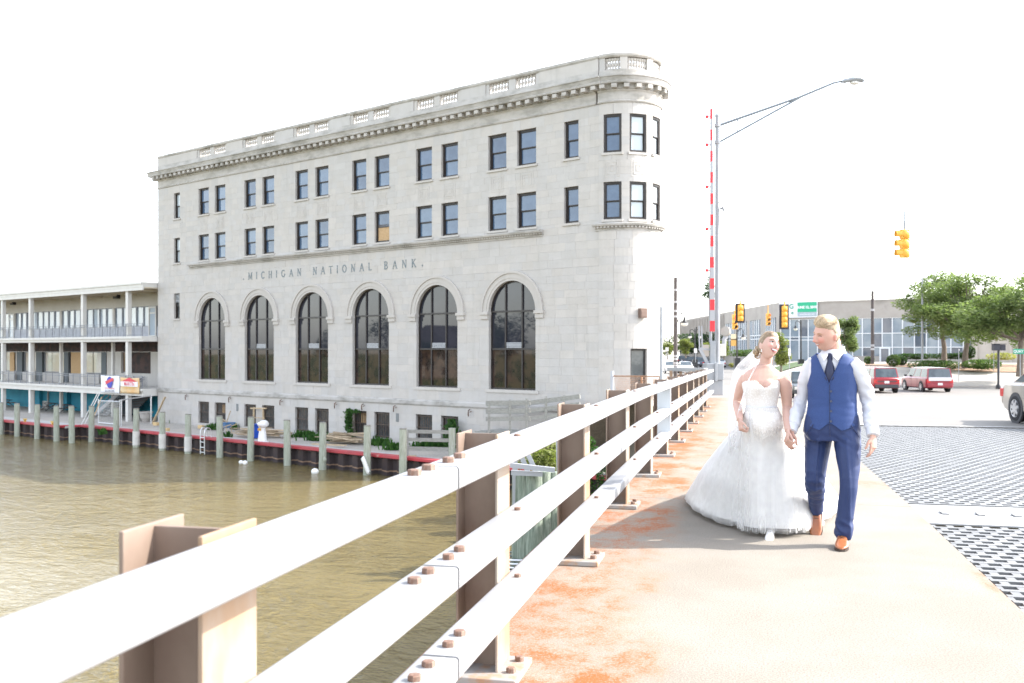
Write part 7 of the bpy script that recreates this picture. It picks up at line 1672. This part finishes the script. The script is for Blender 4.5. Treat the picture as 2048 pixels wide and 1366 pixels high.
for _ in range(320):
    s = rng.choice((-1,1)); th0 = rng.uniform(.1,1.25); pts = []; mb.cur = rng.random()
    for k in range(7):
        t_ = k/6; a = lerp(-.55, .95, t_); el = lerp(.95-.30*th0, -.15-.10*th0*0, t_**1.2)+.16*(1-th0)*math.sin(PI*t_); d = Vector((s*math.cos(a)*math.cos(el)*(.35+.65*min(1,th0)), math.sin(a)*math.cos(el)*.9+ .12, 0)); q = d.x**2+d.y**2
        if q > .96: d *= (.96/q)**.5; q = .96
        d.z = math.copysign(math.sqrt(1-q), math.sin(el)) if abs(math.sin(el)) > .05 else .2*math.sin(el); d.normalize(); h = hairb(d)
        if h < .008: continue
        pts.append(HB.M @ HB.pt(d, h+.0012))
    if len(pts) > 3: c = cr(pts, 2); mb.tube(c, [.0019*(1-.6*q/(len(c)-1)) for q in range(len(c))], 4)
mb.build('hair_strands', mhair_b, bride, world=True, smooth=0)
mb = MB(); bc = PV(1514.5,702,8.42)
for k in range(11):
    c = bc+Vector((rng.gauss(0,.014), rng.gauss(0.01,.012), rng.gauss(0,.017))); ax = Vector((rng.gauss(0,1),rng.gauss(0,1),rng.gauss(0,1))).normalized(); u = ax.orthogonal().normalized(); v = ax.cross(u); r_ = rng.uniform(.014,.024); mb.cur = rng.random()
    mb.tube([c+u*r_*math.cos(a)+v*r_*math.sin(a)+ax*.010*a/6 for a in np.linspace(0,5.6,14)], [.0075*math.sin(PI*(q+1)/15)**.5 for q in range(14)], 7)
mb.ball(bc, .026, 12, 8); mb.build('hair_bun', mhair_b, bride, world=True, smooth=0)
mb = MB(); e_ = HB.M @ Vector((-.071,.004,-.052)); mb.ball(e_, .0055, 8, 6); mb.ball(e_+Vector((0,0,-.012)), .007, 8, 6); mb.build('earring', mat('pearl', (.75,.73,.70), .15), bride, world=True, smooth=0)
# dress
msat = mat('dress_satin', (.72,.715,.71), .6, bump=.05, bscale=60, bdist=.003)
mlace = bpy.data.materials.new('dress_lace'); mlace.use_nodes = True; Nn = NT(mlace); b = Nn.n['Principled BSDF']; b.inputs['Roughness'].default_value = .7
vo = Nn.new('ShaderNodeTexVoronoi', feature='SMOOTH_F1'); vo.inputs['Scale'].default_value = 85; Nn.link(Nn.co(), vo.inputs['Vector']); n2 = Nn.noise(110, 4, .6, None, 1.2); hgt_ = Nn.math('ADD', vo.outputs['Distance'], Nn.math('MULTIPLY', n2, .8))
Nn.link(Nn.mix(Nn.ramp(hgt_, .55, .85), (.77,.76,.745), (.66,.63,.60)), b.inputs['Base Color']); Nn.link(Nn.bump(hgt_, -.8, .006), b.inputs['Normal'])
def sheer(name, c, a_lo, a_hi, scale):
    m = bpy.data.materials.new(name); m.use_nodes = True; N = NT(m); out = N.n['Material Output']; N.n.remove(N.n['Principled BSDF']); d = N.new('ShaderNodeBsdfDiffuse'); d.inputs[0].default_value = (*c,1); tl = N.new('ShaderNodeBsdfTranslucent'); tl.inputs[0].default_value = (*c,1); mx = N.new('ShaderNodeMixShader'); mx.inputs[0].default_value = .45; N.link(d.outputs[0],mx.inputs[1]); N.link(tl.outputs[0],mx.inputs[2])
    tp_ = N.new('ShaderNodeBsdfTransparent'); mm_ = N.new('ShaderNodeMixShader'); lw = N.new('ShaderNodeLayerWeight'); lw.inputs[0].default_value = .35; N.link(N.math('ADD', N.ramp(lw.outputs['Facing'],0,1,a_lo,a_hi), N.math('MULTIPLY', N.math('SUBTRACT', N.noise(scale,3), .5), .25), True), mm_.inputs[0]); N.link(tp_.outputs[0],mm_.inputs[1]); N.link(mx.outputs[0],mm_.inputs[2]); N.link(mm_.outputs[0], out.inputs[0]); return m
mtul = sheer('tulle', (.80,.795,.79), .22, .75, 12); mveil = sheer('veil_net', (.82,.81,.81), .24, .72, 8)
def dgrid(secs, zb, ztf, off, nu=120, nv=40, fn=None):
    zs = [s[0] for s in secs]; rows = []
    for j in range(nv+1):
        r = []
        for i in range(nu):
            ph = 2*PI*i/nu; z = lerp(zb(ph), ztf(ph), j/nv); rx = float(np.interp(z,zs,[s[1] for s in secs]))+off; ry = float(np.interp(z,zs,[s[2] for s in secs]))+off; x, y = rx*math.sin(ph), -ry*math.cos(ph)
            bu = sum(.042*math.exp(-((x-sx_)/.055)**2-((z-1.258)/.062)**2) for sx_ in (-.064,.060)) if math.cos(ph) > 0 else 0; y -= bu
            if fn: x, y, z = fn(x, y, z, ph)
            X, Y_ = x*math.cos(yw)-y*math.sin(yw), x*math.sin(yw)+y*math.cos(yw); r.append((bX+.008+X, BYd+Y_, z))
        rows.append(r)
    return MB().grid(rows, True)
def sweet(ph):
    a = abs(math.atan2(math.sin(ph), math.cos(ph))); a = math.degrees(a)
    return 1.253+.056*sstep(0,34,a)-.028*sstep(48,100,a)+.004*math.sin(ph*46)*(a < 100)
bod = dgrid(BT, lambda ph: 1.075, sweet, .013).build('bodice', mlace, bride, world=True, smooth=0, solid=.004)
sash = dgrid(BT, lambda ph: 1.068, lambda ph: 1.098, .019, 80, 6).build('sash', mat('sash_satin', (.66,.66,.68), .5), bride, world=True, smooth=0, solid=.003)
# skirt: hem outline on the ground, read around the body
Cx, Cy = bX+.01, BYd+.05
hemg = []
for px, py in ((1541,1066),(1500,1056),(1462,1045),(1415,1031),(1378,1018),(1350,1001),(1385,985),(1450,965),(1530,955),(1610,962),(1664,1002),(1640,1012),(1622,1030),(1619,1056),(1600,1066),(1575,1069)):
    Y = F*(EYE-.03)/(py-699); X, Y, _z = Matrix.Rotation(AL_,3,'Z') @ Vector(((px-1024)/F*Y, Y, 0)); hemg.append((math.atan2(X-Cx, -(Y-Cy)), math.hypot(X-Cx, Y-Cy)))
hemg.sort(); ha = [h[0] for h in hemg]; hr = [h[1] for h in hemg]
def hem(ph): return float(np.interp(ph, [ha[-1]-2*PI]+ha+[ha[0]+2*PI], [hr[-1]]+hr+[hr[0]]))
def hems(ph): return sum(hem(math.atan2(math.sin(ph+q), math.cos(ph+q)))*w_ for q, w_ in ((-.36,.1),(-.24,.16),(-.12,.16),(0,.16),(.12,.16),(.24,.16),(.36,.1)))
def skp(ph, v, ztop=1.085, zbase=.05):
    """point of the plain skirt surface: angle from the front, 0 at the waist .. 1 at the hem"""
    Rm = hems(ph); long_ = sstep(.45,1.9,Rm); rw = (.124*.104)/math.sqrt((.104*math.sin(ph))**2+(.124*math.cos(ph))**2); hip = .022*sstep(0,.17,v)
    rad = lerp(rw+hip*(1-.2*v), Rm, v**lerp(.96, .97, long_)); return rad, lerp(ztop, zbase, 1-(1-v)**lerp(1.0,.86,long_)), Rm
def ctr(v): k = sstep(0,.4,v); return lerp(bX+.008,Cx,k), lerp(BYd,Cy,k)
def skirt(off, zbase, fold, ruf, seed, nu=280, nv=64, v1=1.0):
    rows = []; rgn = random.Random(seed); ph_ = [rgn.uniform(0,6.28) for _ in range(9)]; hnd = PV(1484,852,8.22); hph = math.atan2(hnd.x-Cx, -(hnd.y-Cy))
    for j in range(nv+1):
        v = j/nv*v1; r = []
        for i in range(nu):
            ph = -PI+2*PI*i/nu; rad, z, Rm = skp(ph, v, 1.085, zbase)
            fo = sum((1-1.7*abs(math.sin((n_*ph+ph_[q]+1.5*v*math.sin(q*2.1))*.5)) if q < 3 else math.sin(n_*ph+ph_[q]+v*3*math.sin(q)))*am for q, (n_, am) in enumerate(((6,.8),(9,.65),(13,.35),(19,.10),(25,.05))))*fold*sstep(.10,1,v)*(.45+.55*v)*min(1.6,Rm/.5)
            rf = ruf*1.3*math.sin(ph*17+ph_[6]+math.sin(ph*5)*2)*sstep(.80,1,v)+ruf*.5*math.sin(ph*31+ph_[7])*sstep(.88,1,v)
            dp = math.atan2(math.sin(ph-hph), math.cos(ph-hph)); gath = .030*math.exp(-(dp/.16)**2)*math.exp(-((z-hnd.z+.02)/.10)**2)
            rad += fo+rf+gath+off*(.25+.75*v); cx_, cy_ = ctr(v); r.append((cx_+rad*math.sin(ph), cy_-rad*math.cos(ph), max(zt(8.5)+.006, z+rf*.4+.012*ruf/.02*math.sin(ph*13+ph_[4])*sstep(.9,1,v))))
        rows.append(r)
    return MB().grid(rows, True)
sk = skirt(0, .060, .030, .0, 1, v1=.985).build('skirt', msat, bride, world=True, smooth=0)
skirt(.022, .035, .030, .010, 1).build('tulle_layer', mtul, sk, world=True, smooth=0); skirt(.050, .058, .030, .014, 1).build('tulle_layer', mtul, sk, world=True, smooth=0)
rows = []
for j in range(17):
    r = []
    for i in range(300):
        ph = -PI+2*PI*i/300; vm_ = .27+.025*math.sin(ph*4+1)+.012*math.sin(ph*11+.4)+.012*abs(math.sin(ph*17))+.008*math.sin(ph*39); v = vm_*j/16; rad, z, Rm = skp(ph, v); rad += .010+.014*sstep(0,.10,v)*(1-1.5*sstep(.5,1,j/16))+.003*mn.noise(Vector((ph*14,v*60,0)))
        cx_, cy_ = ctr(v); r.append((cx_+rad*math.sin(ph), cy_-rad*math.cos(ph), z))
    rows.append(r)
mbl_ = MB()
for j in range(16):
    mbl_.cur = j/16; mbl_.grid(rows[j:j+2], True)
mbl_.build('lace_overlay', mlace, sk, world=True, smooth=0)
shoe(bride, (ft.x+.004, ft.y+.235, .0), R(-4), R(6), mat('shoe_white', (.76,.74,.72), .3), mat('shoe_white_sole', (.45,.40,.36), .6), L=.25, W=.038, ht=.075, lace=False, name='shoe')
# veil
mb = MB(); VR = [[(1513,694,8.46),(1519,695,8.50),(1525,697,8.49),(1526,702,8.45),(1522,706,8.40),(1517,709,8.37)],
 [(1493,713,8.50),(1502,712,8.60),(1514,714,8.62),(1521,718,8.52),(1519,722,8.38),(1513,725,8.32)],
 [(1471,735,8.52),(1482,733,8.66),(1498,736,8.66),(1510,738,8.50),(1508,742,8.32),(1503,747,8.26)],
 [(1461,765,8.55),(1468,764,8.72),(1485,766,8.74),(1497,768,8.58),(1493,772,8.33),(1492,775,8.24)],
 [(1458,805,8.58),(1465,804,8.80),(1480,806,8.84),(1490,808,8.65),(1484,812,8.38),(1479,815,8.26)],
 [(1456,850,8.60),(1463,850,8.88),(1476,852,8.94),(1485,854,8.72),(1476,857,8.42),(1468,858,8.32)],
 [(1457,905,8.66),(1464,903,8.98),(1475,902,9.05),(1480,900,8.82),(1470,896,8.50),(1462,890,8.40)]]
VP_ = [[PV(*q) for q in r] for r in VR]; cols = [cr([r[i] for r in VP_], 8) for i in range(6)]; rows = []
for j in range(len(cols[0])):
    r = cr([cols[i][j] for i in range(6)], 8); k = j/len(cols[0]); rows.append([Vector(p)+Vector((.010*math.sin(q*.9+2)*k, .02*math.sin(q*.55)*k, 0)) for q, p in enumerate(r)])
mb.grid(rows); ve = mb.build('veil', mveil, bride, world=True, smooth=0)
for side in (0,): mb = MB(); mb.tube([r[side] for r in rows], .0016, 5); mb.build('veil_edge', msat, ve, world=True, smooth=0)
for j in (20, 27, 33): mb = MB(); mb.ball(rows[j][-4], .006, 8, 6); mb.build('veil_pearl', msat, ve, world=True, smooth=0)
settle(bride)
